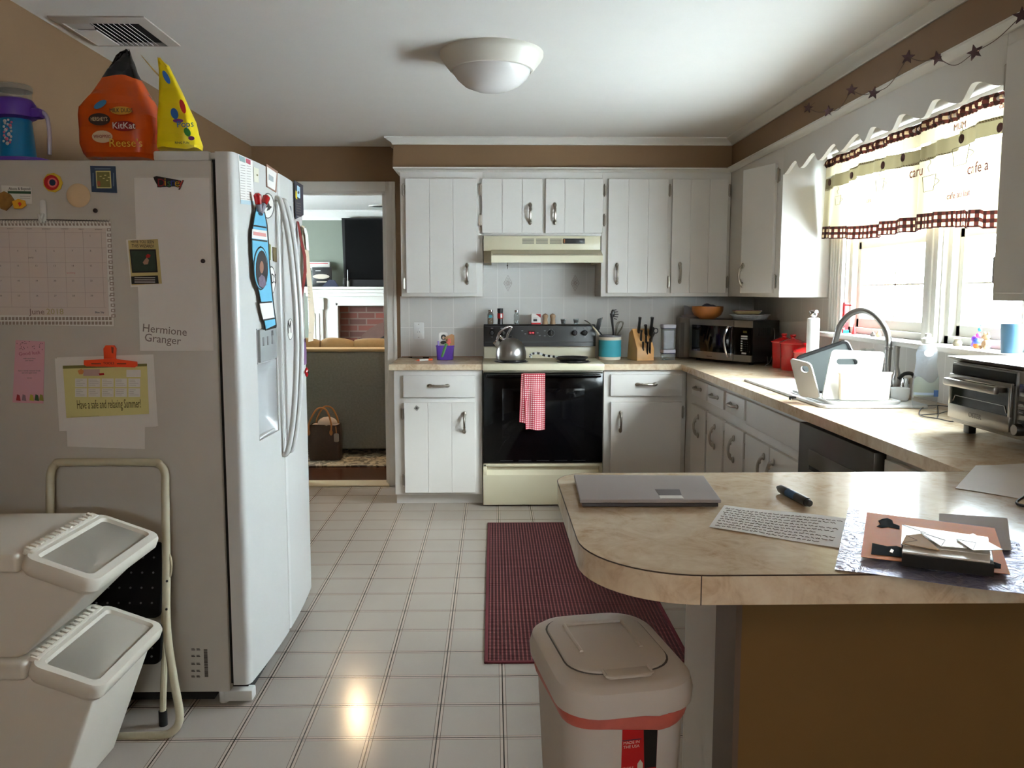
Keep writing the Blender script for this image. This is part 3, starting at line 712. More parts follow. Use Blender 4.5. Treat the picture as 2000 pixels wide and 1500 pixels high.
# gingham towel over the oven rail
a, b = onY(1020, 733, SY-.04), onY(1064, 836, SY-.04)
zt_, yt = z1-.004, SY-.056
def tw(x0, x1, zbot, yoff, ph, sk=0):
    def fn(u, v):
        zt2 = zt_+.002; z = zt2-(zt2-zbot)*v
        return (x0+(x1-x0)*u+sk*v*(1-u), yt+yoff+.005*math.sin(u*9+ph)*min(1, v*3)+.002*math.sin(v*7+ph), z+.004*math.sin(u*6+ph)*v)
    return fn
t = MB(TOWEL)
w_ = b.x-a.x
t.grid(tw(a.x+.01, b.x, onY(1050, 836, SY).z, -.006, .5, .012), 14, 20, .003, uvfn=lambda u, v: (u*w_, v*.34))
t.grid(tw(a.x-.006, b.x-.035, onY(1030, 823, SY).z, .003, 2.0, -.012), 14, 20, .003, uvfn=lambda u, v: (u*w_*.8+.003, v*.3+.004))
def over(u, v): ang = PI*v; return (a.x+.002+(b.x-a.x-.002)*u, yt+.019-.018*math.cos(ang), zt_+.004*math.sin(ang))
t.grid(over, 14, 6, .003, uvfn=lambda u, v: (u*w_, v*.03))
t.grid(lambda u, v: (a.x+.004+(b.x-a.x-.01)*u, yt+.0375, zt_-.02*v), 6, 3, .002, uvfn=lambda u, v: (u*w_, v*.02))
solo('dish_towel', t, 'red and white checked towel hung over the oven door rail', 'towel', (a.x, SY, zt_))
# ================================================================ refrigerator
FX, FY0, FY1, FT = -.872, 2.55, 3.46, 1.768
DXF = -.802
t = thing('refrigerator', 'white side by side refrigerator covered in magnets and papers', 'refrigerator', (-1.25, 3.0, 0))
m = MB(mat('fridge_side_enamel', (208, 203, 195), .45, bump=.06, bscale=300)); m.box(XL+.02, FY0, .045, FX, FY1, FT, .006)
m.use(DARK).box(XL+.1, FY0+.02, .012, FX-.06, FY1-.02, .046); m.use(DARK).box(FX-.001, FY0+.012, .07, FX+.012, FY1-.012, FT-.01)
part('body', m, t)
m = MB(FRW); m.box(FX-.18, FY0+.002, FT-.002, FX-.006, FY0+.07, FT+.03, .008); m.box(FX-.05, FY0+.01, FT+.006, FX+.05, FY0+.05, FT+.026, .005); m.use(DARK).box(FX-.002, FY0+.012, FT-.012, FX+.012, FY0+.05, FT+.004); part('hinge_cover', m, t)
BOW = lambda y: DXF+.022*(1-((y-(FY0+FY1)/2)/((FY1-FY0)/2))**2)-.004
def dslab(mb, y0, y1, z0, z1, rl=0, rr=0):
    n = 14; pts = []
    for k in range(n+1):
        y = y0+(y1-y0)*k/n; pts.append([BOW(y), y])
    front = pts
    if rl: front = [[BOW(y0)-rl, y0], [BOW(y0)-rl*.5, y0+rl*.12], [BOW(y0)-rl*.15, y0+rl*.45], [BOW(y0+rl), y0+rl]]+[p for p in pts if p[1] > y0+rl+.005]
    if rr: front = [p for p in front if p[1] < y1-rr-.005]+[[BOW(y1-rr), y1-rr], [BOW(y1)-rr*.15, y1-rr*.45], [BOW(y1)-rr*.5, y1-rr*.12], [BOW(y1)-rr, y1]]
    ring = [(x, y) for x, y in front]+[(FX+.012, y1), (FX+.012, y0)]
    mb.loft([[(x, y, z) for x, y in ring] for z in (z0, z1)]); return mb
YS = 3.0; D0, D1 = .07, 1.795
hy0, hy1, hz_a, hz_b = 2.70, 2.915, .86, 1.24
yp = FY0+.44
m = MB(FRW)
dslab(m, FY0, hy0, D0, D1, rl=.018); dslab(m, hy0, hy1, D0, hz_a); dslab(m, hy0, hy1, hz_b, D1); dslab(m, hy1, yp-.002, D0, D1, rr=.01)
m.box(FX+.013, hy0-.001, hz_a-.001, FX+.02, hy1+.001, hz_b+.001)
fz = part('freezer_door', m, t)
m = MB(mat('dispenser_cavity', (196, 198, 200), .3)); n = 8
def cav(u, v):
    y = hy0+(hy1-hy0)*u; z = hz_a+(hz_b-.12-hz_a)*v
    dep = .045*math.sin(PI*u)**.4*(min(1, (1-abs(2*v-1))*2.2+.05)**.6)
    return (BOW(y)-.004-dep, y, z)
m.grid(cav, 14, 14, .002); m.box(FX+.02, hy0, hz_b-.12, BOW(hy0)+.002, hy1, hz_b)
m.use(mat('dispenser_panel', (170, 175, 176), .25)); m.box(BOW(hy0)-.002, hy0+.005, hz_b-.115, BOW(hy0)+.012, hy1-.005, hz_b-.004, .004)
m.use(GREYP)
for k in range(3): m.box(BOW(hy0)+.011, hy0+.03+k*.055, hz_b-.06, BOW(hy0)+.0135, hy0+.05+k*.055, hz_b-.03, .001)
m.use(BLACKP).box(BOW(hy0)+.011, hy0+.14, hz_b-.03, BOW(hy0)+.013, hy0+.146, hz_b-.012).box(BOW(hy0)+.011, hy0+.155, hz_b-.03, BOW(hy0)+.013, hy0+.161, hz_b-.012)
m.use(PLW).box(FX+.03, hy0+.012, hz_a+.002, BOW(2.8)-.006, hy1-.012, hz_a+.010, .004)
part('water_dispenser', m, fz)
m = MB(FRW); dslab(m, yp+.004, FY1, D0, D1, rl=.01, rr=.018); fd = part('fridge_door', m, t)
def fhandle(y, par, tilt):
    za, zb_ = 1.69, .77
    pts = smooth_pts([(BOW(y)-.005, y, za+.01), (BOW(y)+.02, y, za-.01), (BOW(y)+.048, y, za-.18), (BOW(y)+.062, y, (za+zb_)/2), (BOW(y)+.048, y, zb_+.18), (BOW(y)+.02, y, zb_+.01), (BOW(y)-.005, y, zb_-.01)], 6)
    m = MB(FRW); m.tube(pts, .0135, 12, flat=.75); part('handle', m, par)
fhandle(yp-.035, fz, 0); fhandle(yp+.04, fd, 0)
m = MB(DARK); m.box(FX-.02, FY0+.03, .02, DXF-.02, FY1-.02, .066); m.use(PLW).box(FX-.02, FY0+.0, .012, DXF+.002, FY0+.045, .05, .006); part('base_grille', m, t)
m = MB(PLW); m.cyl((FX-.03, FY0+.03, 0), (FX-.03, FY0+.03, .05), .016, .018, 14); part('levelling_foot', m, t)
m = MB(PLW); m.cyl((XL+.1, FY0+.03, 0), (XL+.1, FY0+.03, .05), .016, .018, 14); part('levelling_foot', m, t)
# side barcode print
def SF(px, py): return onY(px, py, FY0)
m = MB(INK)
c0, c1 = SF(398, 1268), SF(407, 1322)
z = c1.z; k = 0
while z < c0.z: h = random.choice((.0012, .002, .003)); m.box(c0.x, FY0-.0012, z, c1.x, FY0-.0004, min(z+h, c0.z)); z += h+random.choice((.0012, .0018))
for px in (377, 387):
    for py in (1268, 1281, 1296, 1310, 1321):
        c = SF(px, py); m.box(c.x-.005, FY0-.0012, c.z-.003, c.x+.007, FY0-.0004, c.z-.0008); m.box(c.x-.005, FY0-.0012, c.z+.001, c.x+.005, FY0-.0004, c.z+.0028)
part('barcode_print', m, t)
# ================================================================ microwave
ML, MR_ = Vector((1.305, 5.33)), Vector((1.583, 4.89)); mang = math.atan2(MR_.y-ML.y, MR_.x-ML.x); mw = (MR_-ML).length
t = thing('microwave', 'stainless and black microwave set at an angle in the counter corner', 'microwave', (ML.x, ML.y, CTZ), mang)
H0, H1, MD = .016, .274, .26
m = MB(BLACKP); m.box(0, .012, H0, mw, MD, H1, .004)
for x in (.04, mw-.04):
    for y in (.05, MD-.04): m.cyl((x, y, 0), (x, y, H0+.002), .014)
m.use(DARK)
for k in range(10): m.box(mw-.002, .06+k*.012, .18, mw+.001, .066+k*.012, .23)
part('body', m, t)
def arc(x0, x1, z0, z1, bow, mb, n=10, y0=.012):
    ring = [(x0+(x1-x0)*k/n, -bow*math.sin(PI*(x0+(x1-x0)*k/n)/mw)) for k in range(n+1)]+[(x1, y0), (x0, y0)]
    mb.loft([[(x, y, z) for x, y in ring] for z in (z0, z1)]); return mb
xd = mw*.745
m = MB(STEEL); arc(.004, xd, H0+.004, .066, .018, m); arc(.004, xd, .236, H1, .018, m); arc(.004, .03, .066, .236, .018, m)
m.use(mat('microwave_window', (10, 11, 14), .06)); arc(.03, xd, .066, .236, .0165, m)
m.use(BLACKP).text('Emerson', .012, frame((.2, -.0185, .038), (1, .02, 0), (0, 0, 1)), .0004)
dr = part('door', m, t)
hp = smooth_pts([(xd-.03, -.012, .235), (xd-.032, -.03, .225), (xd-.045, -.045, .15), (xd-.032, -.03, .055), (xd-.03, -.012, .045)], 6)
m = MB(CHROME); m.tube(hp, .008, 10); part('handle', m, dr)
m = MB(STEEL); arc(xd+.003, mw-.002, H0+.004, .06, .014, m); arc(xd+.003, mw-.002, .232, H1, .014, m)
m.use(BLACKG); arc(xd+.003, mw-.002, .06, .232, .0145, m)
m.use(mat('keypad_print', (185, 185, 190), .4))
def kp(x, z, w, h): m.box(xd+x-w/2, -.0155+(x-.03)*.07, z-h/2, xd+x+w/2, -.010, z+h/2, .001)
kp(.085, .178, .05, .009); kp(.085, .163, .05, .009)
for k in range(5): kp(.066, .147-k*.0145, .012, .008)
kp(.085, .073, .035, .010)
m.use(mat('keypad_faint', (70, 72, 78), .4))
for k in range(5):
    for j in range(3): kp(.085+j*.0125, .142-k*.0135, .003, .004)
m.use(mat('amber_display', (70, 62, 20), .3)); kp(.09, .205, .03, .012)
part('control_panel', m, t)
MTOP = CTZ+H1
def ml(x, y, z): c, s = math.cos(mang), math.sin(mang); return Vector((ML.x+x*c-y*s, ML.y+x*s+y*c, z))
# power lead of the microwave
m = MB(mat('grey_cable', (120, 122, 122), .5)); m.tube(smooth_pts([(mw+.001, .15, .05), (mw+.02, .13, .012), (mw+.055, .07, .004), (mw+.075, .09, .03), (mw+.078, .11, .12), (mw+.06, .14, .19), (mw+.004, .2, .225)], 6), .0025, 8); part('power_cord', m, t)
# ================================================================ toaster oven
TX, TY0, TY1 = 1.475, 2.11, 2.552
t = thing('toaster_oven', 'stainless toaster oven with glass door near the window, tray lying on top', 'toaster oven', (TX, (TY0+TY1)/2, CTZ), 0)
b0, b1 = CTZ+.033, onX(1870, 706, TX).z
m = MB(STEEL)
m.prism(rrect(TY0, b0, TY1, b1, .022), .325, frame((TX+.003, 0, 0), (0, 1, 0), (0, 0, 1)), .003)
part('body', m, t)
m = MB(mat('oven_bezel', (150, 150, 150), .35, metal=.8))
yc = TY1-.335
m.box(TX-.004, yc, b0+.008, TX+.006, TY1-.016, b1-.004, .003)
m.use(DARK).box(TX-.006, yc+.004, b1-.045, TX-.003, TY1-.02, b1-.01)
part('face', m, t)
m = MB(STEEL); m.box(TX-.016, yc+.006, b0+.018, TX-.006, TY1-.022, b0+.062, .002)
m.use(STEEL).box(TX-.016, yc+.006, b1-.052, TX-.006, TY1-.022, b1-.038, .002)
for y in (yc+.006, TY1-.032): m.box(TX-.016, y, b0+.06, TX-.006, y+.01, b1-.05, .002)
m.use(mat('dark_oven_glass', (30, 34, 33), .05)).box(TX-.012, yc+.014, b0+.06, TX-.008, TY1-.03, b1-.05)
m.use(mat('engraved_print', (110, 110, 110), .4)).text('OSTER', .022, frame((TX-.0165, (yc+TY1)/2, b0+.04), (0, -1, 0), (0, 0, 1)), .0003)
m.use(CHROME).tube([(TX-.0135, TY1-.045, b0+.072), (TX-.0135, TY1-.055, b0+.09), (TX-.0135, yc+.035, b0+.09), (TX-.0135, yc+.025, b0+.07)], .0015, 6)
dr = part('door', m, t)
m = MB(STEEL); 
for y in (yc+.03, TY1-.06): m.box(TX-.045, y, b1-.068, TX-.012, y+.014, b1-.048, .003)
m.box(TX-.055, yc+.02, b1-.072, TX-.038, TY1-.05, b1-.048, .006); part('handle', m, dr)
for y in (TY0+.05, TY1-.05):
    for x in (TX+.03, TX+.28): m = MB(BLACKP); m.box(x, y-.015, CTZ+.0005, x+.025, y+.015, b0+.002, .003); part('foot', m, t)
m = MB(mat('display_blue', (30, 28, 70), .2)); m.box(TX-.008, TY0+.02, b1-.07, TX-.001, yc-.018, b1-.035, .002); part('display', m, t)
for k, z in enumerate((b1-.092, b1-.115, b1-.145)):
    m = MB(BLACKP); m.box(TX-.009, yc-.05, z-.008, TX, yc-.014, z+.008, .004); m.use(STEEL).box(TX-.0095, yc-.04, z-.0008, TX-.0088, yc-.024, z+.0008); part('button', m, t)
m = MB(BLACKP); M = frame((TX, yc-.03, b0+.032), (0, -1, 0), (0, 0, 1)); m.lathe([(.018, 0), (.018, .018), (.015, .024)], M=M, n=22); m.use(STEEL).lathe([(.014, .0235), (.014, .0255)], M=M, n=20); part('knob', m, t)
m = MB(STEEL)
o0 = rrect(TX-.02, TY0-.03, TX+.31, TY1+.01, .03); i0 = rrect(TX+.005, TY0-.005, TX+.285, TY1-.015, .02)
zt2 = b1+.001
m.loft([[(x, y, zt2+.014) for x, y in o0], [(x, y, zt2+.012) for x, y in o0], [(x, y, zt2) for x, y in i0]], caps=False)
m.loft([[(x, y, zt2+.014) for x, y in o0], [(x, y, zt2+.0135) for x, y in rrect(TX-.008, TY0-.018, TX+.298, TY1-.002, .025)], [(x, y, zt2+.0015) for x, y in i0]], caps=False)
m.prism(i0, .0015, Matrix.Translation((0, 0, zt2)))
solo('baking_tray', m, 'shiny metal baking tray lying on top of the toaster oven', 'tray', (TX+.14, 2.3, zt2))
# ================================================================ living room beyond the doorway
LY0, LYF, LXL, LXR = YB+.12, 9.9, -4.2, 1.2
LWALL = MB(LIVW)
struct('floor_living', MB(DWOOD).box(LXL, LY0-.12, -.05, LXR, LYF, -.001))
struct('ceiling_living', MB(CEIL).box(LXL, LY0, ZC, LXR, LYF, ZC+.05))
struct('wall_living_far', MB(LIVW).box(LXL, LYF, 0, LXR, LYF+.1, ZC))
struct('wall_living_right', MB(LIVW).box(LXR, LY0, 0, LXR+.1, LYF, ZC))
m = MB(LIVW); m.box(LXL-.1, LY0, 0, LXL, 6.9, ZC); m.box(LXL-.1, 8.9, 0, LXL, LYF, ZC); m.box(LXL-.1, 6.9, 0, LXL, 8.9, 1.0); m.box(LXL-.1, 6.9, 2.0, LXL, 8.9, ZC); struct('wall_living_left', m)  # unseen window opening added so the sky lights the living room
struct('wall_living_near', MB(LIVW).box(LXL, LY0-.12, 0, XL-.0, LY0, ZC))
m = MB(TRIMW)
for y in (6.9, 7.87, 8.84): m.box(LXL-.08, y, 1.0, LXL+.01, y+.06, 2.0)
m.box(LXL-.08, 6.9, 1.48, LXL, 8.9, 1.52); wn = struct('window_4', m); struct('window_pane', MB(GLASSW).box(LXL-.05, 6.9, 1.0, LXL-.045, 8.9, 2.0), wn)
lc = [(a*1.8, b*2.6) for a, b in crown]
struct('trim_9', molding(MB(TRIMW), lc, [(LXL, LYF, ZC), (LXR, LYF, ZC)]))
m = MB(TRIMW); c = onZ(739, 402, ZC); m.lathe([(.11, ZC-.008), (.11, ZC), (.07, ZC), (.075, ZC-.008)], (c.x, c.y, 0), 28); m.use(mat('downlight_lens', (255, 230, 190), .5, emis=((255, 225, 180), .6))).lathe([(.07, ZC-.003), (.07, ZC)], (c.x, c.y, 0), 24)
solo('recessed_light', m, 'round recessed ceiling light seen through the doorway in the living room', 'ceiling light', (c.x, c.y, ZC-.008))
m = MB(TRIMW); m.lathe([(.09, ZC-.008), (.09, ZC), (.05, ZC), (.055, ZC-.008)], (-1.2, 6.75, 0), 28); m.use(mat('downlight_lit', (255, 230, 190), .5, emis=((255, 205, 140), 6))).lathe([(.05, ZC-.003), (.05, ZC)], (-1.2, 6.75, 0), 24)
solo('recessed_light', m, 'lit warm recessed ceiling light over the sofa, reflected in the kitchen floor', 'ceiling light', (-1.2, 6.75, ZC-.008))
lp = area('downlight', (-1.2, 6.75, ZC-.02), (0, 0, 0), .055, .055, 10, (1, .72, .42))
YM = 9.62                                                   # front of mantel breast
pm = lambda px, py: onY(px, py, YM)
zsh = pm(680, 562).z; zbt = pm(700, 597).z; xbl = pm(661, 630).x; xpil = pm(632, 620).x
t = thing('fireplace', 'white mantel fireplace with brick surround seen through the doorway', 'fireplace', (-.9, YM, 0))
m = MB(TRIMW)
m.box(-2.3, YM-.1, zsh-.02, .6, LYF-.001, zsh+.012, .006); m.box(-2.25, YM-.06, zsh-.06, .55, LYF-.001, zsh-.02, .006); m.box(-2.22, YM-.03, zsh-.1, .52, LYF-.001, zsh-.06, .004)
part('mantel_shelf', m, t)
m = MB(TRIMW); m.box(xbl, YM, zbt, .4, LYF-.001, zsh-.1); m.box(-2.2, YM, 0, xbl, LYF-.001, zsh-.1)
m.box(-2.2, YM-.025, 0, xpil, YM, zsh-.2, .004); m.box(-2.2, YM-.035, zsh-.26, xpil+.015, YM, zsh-.12, .004)
for x in (xpil-.05, xpil-.1, xpil-.25): m.box(x-.006, YM-.032, .1, x+.006, YM-.02, zsh-.3, .002)
m.box(xbl-.03, YM-.015, 0, xbl, YM, zbt+.03, .003); m.box(xbl-.03, YM-.015, zbt, .4, YM, zbt+.03, .003); part('surround', m, t)
m = MB(BRICK); m.box(xbl, YM+.1, 0, .4, LYF-.001, zbt)
ca = pm(775, 720); r0, r1 = .42, .58
arcp = [(ca.x+r1*math.cos(a), ca.z+r1*math.sin(a)) for a in [PI*k/16 for k in range(17)]]+[(ca.x+r0*math.cos(a), ca.z+r0*math.sin(a)) for a in [PI*k/16 for k in range(16, -1, -1)]]
m.use(mat('arch_brick', (96, 70, 62), .85, var=.3, nscale=12)).prism(arcp, .02, frame((0, YM+.1, 0), (1, 0, 0), (0, 0, 1)))
part('brick_face', m, t)
m = MB(DARK); m.prism([(ca.x+r0*math.cos(PI*k/16), ca.z+r0*math.sin(PI*k/16)) for k in range(17)], .012, frame((0, YM+.1, 0), (1, 0, 0), (0, 0, 1))); part('firebox', m, t)
# tv
YT = 9.78; a = onY(668, 425, YT); b = onY(674, 563, YT)
m = MB(BLACKP); zb_ = onY(700, 551, YT).z; za_ = onY(700, 426, YT).z
m.prism([(onY(667, 426, YT).x, za_), (a.x+1.45, za_), (a.x+1.45, zb_), (onY(672, 545, YT).x, zb_)], .05, frame((0, YT+.05, 0), (1, 0, 0), (0, 0, 1)))
m.use(mat('tv_screen', (3, 3, 4), .5, spec=.1)); m.box(a.x+.03, YT-.002, zb_+.02, a.x+1.44, YT, za_-.015)
m.use(BLACKP).box(a.x+.3, YT+.04, zb_+.2, a.x+1.1, LYF-.001, za_-.2)
solo('television', m, 'large black television mounted on the grey wall above the mantel', 'television', (a.x, YT, zb_))
YS2 = 9.66; zs = zsh+.0125
a, b = onY(683, 560, YS2), onY(748, 548, YS2); m = MB(BLACKP); m.box(a.x, YS2, zs, a.x+1.0, YS2+.08, zs+.085, .006); m.use(mat('speaker_cloth', (26, 26, 28), .9)).box(a.x+.02, YS2-.002, zs+.01, a.x+.98, YS2, zs+.078)
solo('soundbar', m, 'long black soundbar on the mantel below the television', 'speaker', (a.x, YS2, zs))
a = onY(684, 560, YS2); m = MB(BLACKP); m.box(a.x-.075, YS2-.05, zs, a.x-.04, YS2, zs+.10, .004); m.use(PLW).cyl((a.x-.02, YS2-.03, zs), (a.x-.02, YS2-.03, zs+.07), .012, n=12).cyl((a.x-.022, YS2-.03, zs+.07), (a.x-.022, YS2-.03, zs+.2), .004, n=8)
solo('router_box', m, 'small black box with a white antenna at the soundbar end', 'electronics', (a.x-.05, YS2-.02, zs))
a, b = onY(611, 557, YS2), onY(648, 522, YS2)
m = MB(BLACKP); m.box(a.x, YS2-.02, zs, b.x, YS2, b.z, .003); m.use(mat('picture_sepia', (190, 180, 165), .6)); m.prism(ell((a.x+b.x)/2-.01, zs+.12, .1, .028, 14), .002, frame((0, YS2-.02, 0), (1, 0, 0), (0, 0, 1))); m.box(a.x+.05, YS2-.022, zs+.05, a.x+.17, YS2-.0195, zs+.065)
m.use(PLW).box(a.x+.04, YS2-.0215, zs+.185, a.x+.1, YS2-.0195, zs+.192)
solo('picture_frame', m, 'black picture frame on the mantel with a pale photo', 'picture frame', (a.x, YS2, zs))
c0_ = onY(596, 557, YS2); m = MB(BLACKP); m.box(c0_.x-.1, YS2-.02, zs, a.x-.012, YS2, b.z-.01, .003); m.use(STEEL).box(a.x-.022, YS2-.022, zs, a.x-.014, YS2-.001, b.z-.012)
solo('picture_frame', m, 'dark picture frame at the left end of the mantel, partly hidden by the refrigerator papers', 'picture frame', (c0_.x, YS2, zs))
m = MB(mat('navy_book', (28, 34, 58), .5)); p_, q_ = onY(627, 558, YM-.05), onY(661, 558, YM-.05)
m.prism([(p_.x, 0), (q_.x, 0), (q_.x-.05, .075), (p_.x+.09, .085)], .02, frame((0, YS2-.04, zs), (1, 0, 0), (0, 0, 1)))
solo('tablet', m, 'dark blue tablet lying against the picture frame on the mantel', 'tablet', (p_.x, YS2-.05, zs))
a, b = onY(600, 519, 9.8), onY(643, 513, 9.8); m = MB(TRIMW); m.box(a.x-.2, 9.82, a.z-.055, b.x, LYF-.001, b.z+.01, .004); m.use(REDM).box(a.x-.18, 9.8185, b.z-.012, b.x-.02, 9.8205, b.z-.006)
solo('wall_shelf_box', m, 'white box with a thin red line behind the frames on the living room wall', 'box', (a.x, 9.82, a.z))
# sofa
SYF = 6.62; a, b = onY(605, 684, SYF), onY(757, 872, SYF)
t = thing('sofa', 'grey upholstered sofa seen from behind through the doorway with tan back cushions', 'sofa', (-1.2, SYF, 0))
m = MB(GREYF); m.box(-2.35, SYF, .06, .2, SYF+.2, a.z-.01, .02); m.box(-2.35, SYF+.2, .06, .2, SYF+.9, .42, .03); part('back', m, t)
m = MB(mat('sofa_top_piping', (205, 180, 140), .8)); m.box(-2.36, SYF-.004, a.z-.014, .21, SYF+.2, a.z+.012, .008); part('top_edge', m, t)
for i, (x0, x1) in enumerate(((-1.9, onY(626, 680, SYF+.25).x-.012), (onY(627, 680, SYF+.25).x, onY(690, 668, SYF+.25).x), (onY(690, 668, SYF+.25).x+.004, -.5))):
    m = MB(TANF); z0, z1 = .5, onY(700, 662, SYF+.25).z
    n = 10; rings = []
    for k in range(n+1):
        u = k/n; x = x0+(x1-x0)*u; s = 1-.25*(2*u-1)**6; h = (z1-z0)/2*(1-.08*(2*u-1)**4); zc = (z0+z1)/2+.01*math.sin(u*3+i); d = .09*s
        rings.append([(x, SYF+.31+d*math.copysign(abs(math.cos(q))**.6, math.cos(q)), zc+h*math.copysign(abs(math.sin(q))**.5, math.sin(q))) for q in [2*PI*j/24 for j in range(24)]])
    m.loft(rings); part('cushion', m, t)
for x in (-2.2, .05):
    for y in (.02, .75): m = MB(DARK); m.box(x, SYF+y, .0125, x+.08, SYF+y+.08, .062); part('foot', m, t)
c1, c2 = onZ(605, 911, 0), onZ(755, 876, 0)
solo('area_rug', MB(CARPET).box(-2.6, c1.y-.02, 0, .4, 8.6, .012, .004), 'patterned beige rug under the sofa in the living room', 'rug', (-1, 7, 0))
# handbag
HBY = SYF-.16; a, b = onY(606, 886, HBY), onY(667, 886, HBY); zt_ = onY(630, 828, HBY).z; hx = (a.x+b.x)/2; hw = (b.x-a.x)/2
t = thing('handbag', 'brown patterned leather tote bag with tan handles standing behind the sofa', 'handbag', (hx, HBY, .012))
m = MB(BAGB); rings = []
for k, (s, z) in enumerate(((.92, .013), (1, .03), (1.02, .12), (1.0, zt_-.03), (.96, zt_))):
    rings.append([(hx+x*s, HBY+y*s*(1-.25*k/4), z+(.012*math.cos(3*math.atan2(y, x)) if k == 4 else 0)) for x, y in rrect(-hw, -.07, hw, .07, .03, 4)])
m.loft(rings, caps=False); m.loft([rings[0]], caps=True) if False else None
m.use(mat('pale_lining', (215, 190, 180), .8)); m.loft([[Vector(p)+(Vector((hx, HBY, zt_))-Vector(p))*.06-Vector((0, 0, .004)) for p in rings[-1]], [Vector(p)+(Vector((hx, HBY, zt_))-Vector(p))*.1-Vector((0, 0, .05)) for p in rings[-1]]])
m.use(BAGB).box(hx-hw*.9, HBY-.06, .0125, hx+hw*.9, HBY+.06, .02); part('body', m, t)
m = MB(mat('cream_scarf', (225, 205, 195), .9)); m.sph((hx+.02, HBY, zt_), .075, 16, 1.1, .7, .8); part('cloth', m, t)
for dy, dx in ((-.06, -.03), (.06, .0)):
    m = MB(TANL); m.tube(smooth_pts([(hx-.09+dx, HBY+dy*1.15, zt_-.06), (hx-.08+dx, HBY+dy*1.1, zt_+.03), (hx-.02+dx, HBY+dy*.8, zt_+.13), (hx+.05+dx, HBY+dy*.8, zt_+.12), (hx+.09+dx, HBY+dy*1.1, zt_+.02), (hx+.09+dx, HBY+dy*1.15, zt_-.06)], 6), .007, 8)
    for s in (-.09, .09): m.sph((hx+s+dx, HBY+dy*1.17, zt_-.06), .02, 12, .7, .3, 1.2)
    part('handle', m, t)
m = MB(STEEL); c = onY(657, 855, HBY-.08); m.prism(rrect(-.02, -.035, .02, .035, .012), .006, frame((c.x, HBY-.075, c.z), (1, 0, 0), (0, 0, 1))); m.use(TANL).tube([(c.x, HBY-.075, c.z+.035), (c.x-.005, HBY-.07, c.z+.09)], .004, 6); part('tag', m, t)
# ================================================================ ceiling fixtures
c = Vector((-.005, 3.455, ZC))
t = thing('ceiling_light', 'round white flush ceiling light with frosted glass bowl', 'ceiling light', c)
m = MB(mat('fixture_rim', (218, 214, 204), .4, var=.02)); m.lathe([(.215, ZC), (.215, ZC-.012), (.205, ZC-.03), (.172, ZC-.072), (.165, ZC-.074), (.163, ZC-.066), (.19, ZC-.02)], (c.x, c.y, 0), 48); part('rim', m, t)
m = MB(LAMPGL); m.lathe([(.163, ZC-.068), (.160, ZC-.080), (.145, ZC-.102), (.115, ZC-.128), (.07, ZC-.146), (.03, ZC-.153), (.001, ZC-.154)], (c.x, c.y, 0), 48); part('glass_shade', m, t)
# supply vent
vx0, vx1, vy0, vy1 = -1.585, -1.25, 3.03, 3.37
vx0, vx1, vy0, vy1 = -1.60, -1.255, 3.02, 3.36
t = thing('ceiling_vent', 'square white ceiling air register with angled slats above the refrigerator', 'vent', ((vx0+vx1)/2, (vy0+vy1)/2, ZC))
m = MB(mat('vent_paint', (205, 198, 190), .4, metal=.2)); zv = ZC-.016
o_ = [(vx0, vy0), (vx1, vy0), (vx1, vy1), (vx0, vy1)]; i_ = [(vx0+.035, vy0+.035), (vx1-.035, vy0+.035), (vx1-.035, vy1-.035), (vx0+.035, vy1-.035)]
m.loft([[(x, y, ZC) for x, y in o_], [(x, y, ZC-.005) for x, y in o_], [(x, y, zv) for x, y in i_], [(x, y, ZC-.002) for x, y in i_]], caps=False); part('frame', m, t)
m = MB(DARK); m.box(vx0+.036, vy0+.036, ZC-.0015, vx1-.036, vy1-.036, ZC-.0005); part('backing', m, t)
VP = mat('vent_slat', (225, 222, 218), .35)
L = vx1-vx0-.07
for k in range(8):                                          # long slats in the near-right field, short ones left
    xx = vx0+.13+k*.0195
    m = MB(VP); M = Matrix.Translation((xx, 0, ZC-.009)) @ Matrix.Rotation(R(38), 4, 'Y')
    m.box(-.009, vy0+.04, -.0006, .009, vy1-.04, .0006, M=M); part('slat', m, t)
for k in range(4):
    yy = vy0+.05+k*.016; m = MB(VP); M = Matrix.Translation((0, yy, ZC-.009)) @ Matrix.Rotation(R(-38), 4, 'X'); m.box(vx0+.036, -.007, -.0006, vx0+.12, .007, .0006, M=M); part('slat', m, t)
m = MB(VP); m.box(vx0+.036, vy0+.12, ZC-.014, vx0+.118, vy1-.036, ZC-.010); part('damper_plate', m, t)
# star garland
GS = [(1578, 211), (1618, 217), (1663, 176), (1706, 182), (1773, 112), (1831, 113), (1904, 102), (1996, 30)]
XG = XS-.045
pts = [onX(x, y, XG) for x, y in GS]
t = thing('star_garland', 'string of small dark metal stars strung along the brown soffit over the window', 'garland', (XG, pts[0].y, ZS))
RUST = mat('rusty_star', (74, 48, 52), .6, metal=.3, var=.2)
rail = ZS+.02
m = MB(mat('garland_string', (80, 62, 50), .8))
for i, (a, b) in enumerate(zip(pts, pts[1:])):
    mid = (a+b)/2-Vector((0, 0, .012+.02*(i % 2))); m.tube(smooth_pts([a, mid, b], 6), .0013, 5)
m.tube([pts[0], pts[0]+Vector((.04, .02, .03))], .001, 5); part('string', m, t)
for i, p in enumerate(pts):
    m = MB(RUST); r = .025; a0 = PI/2+random.uniform(-.25, .25); P = []
    for k in range(10): a = a0+k*PI/5; rr = r if k % 2 == 0 else r*.42; P.append((rr*math.cos(a), rr*math.sin(a)))
    yw = random.uniform(.55, .95)
    M = Matrix.Translation(p) @ Matrix.Rotation(-PI/2+yw, 4, 'Z') @ Matrix.Rotation(PI/2, 4, 'X')
    m.prism(P, .006, M @ Matrix.Translation((0, 0, -.003))); part('star', m, t)
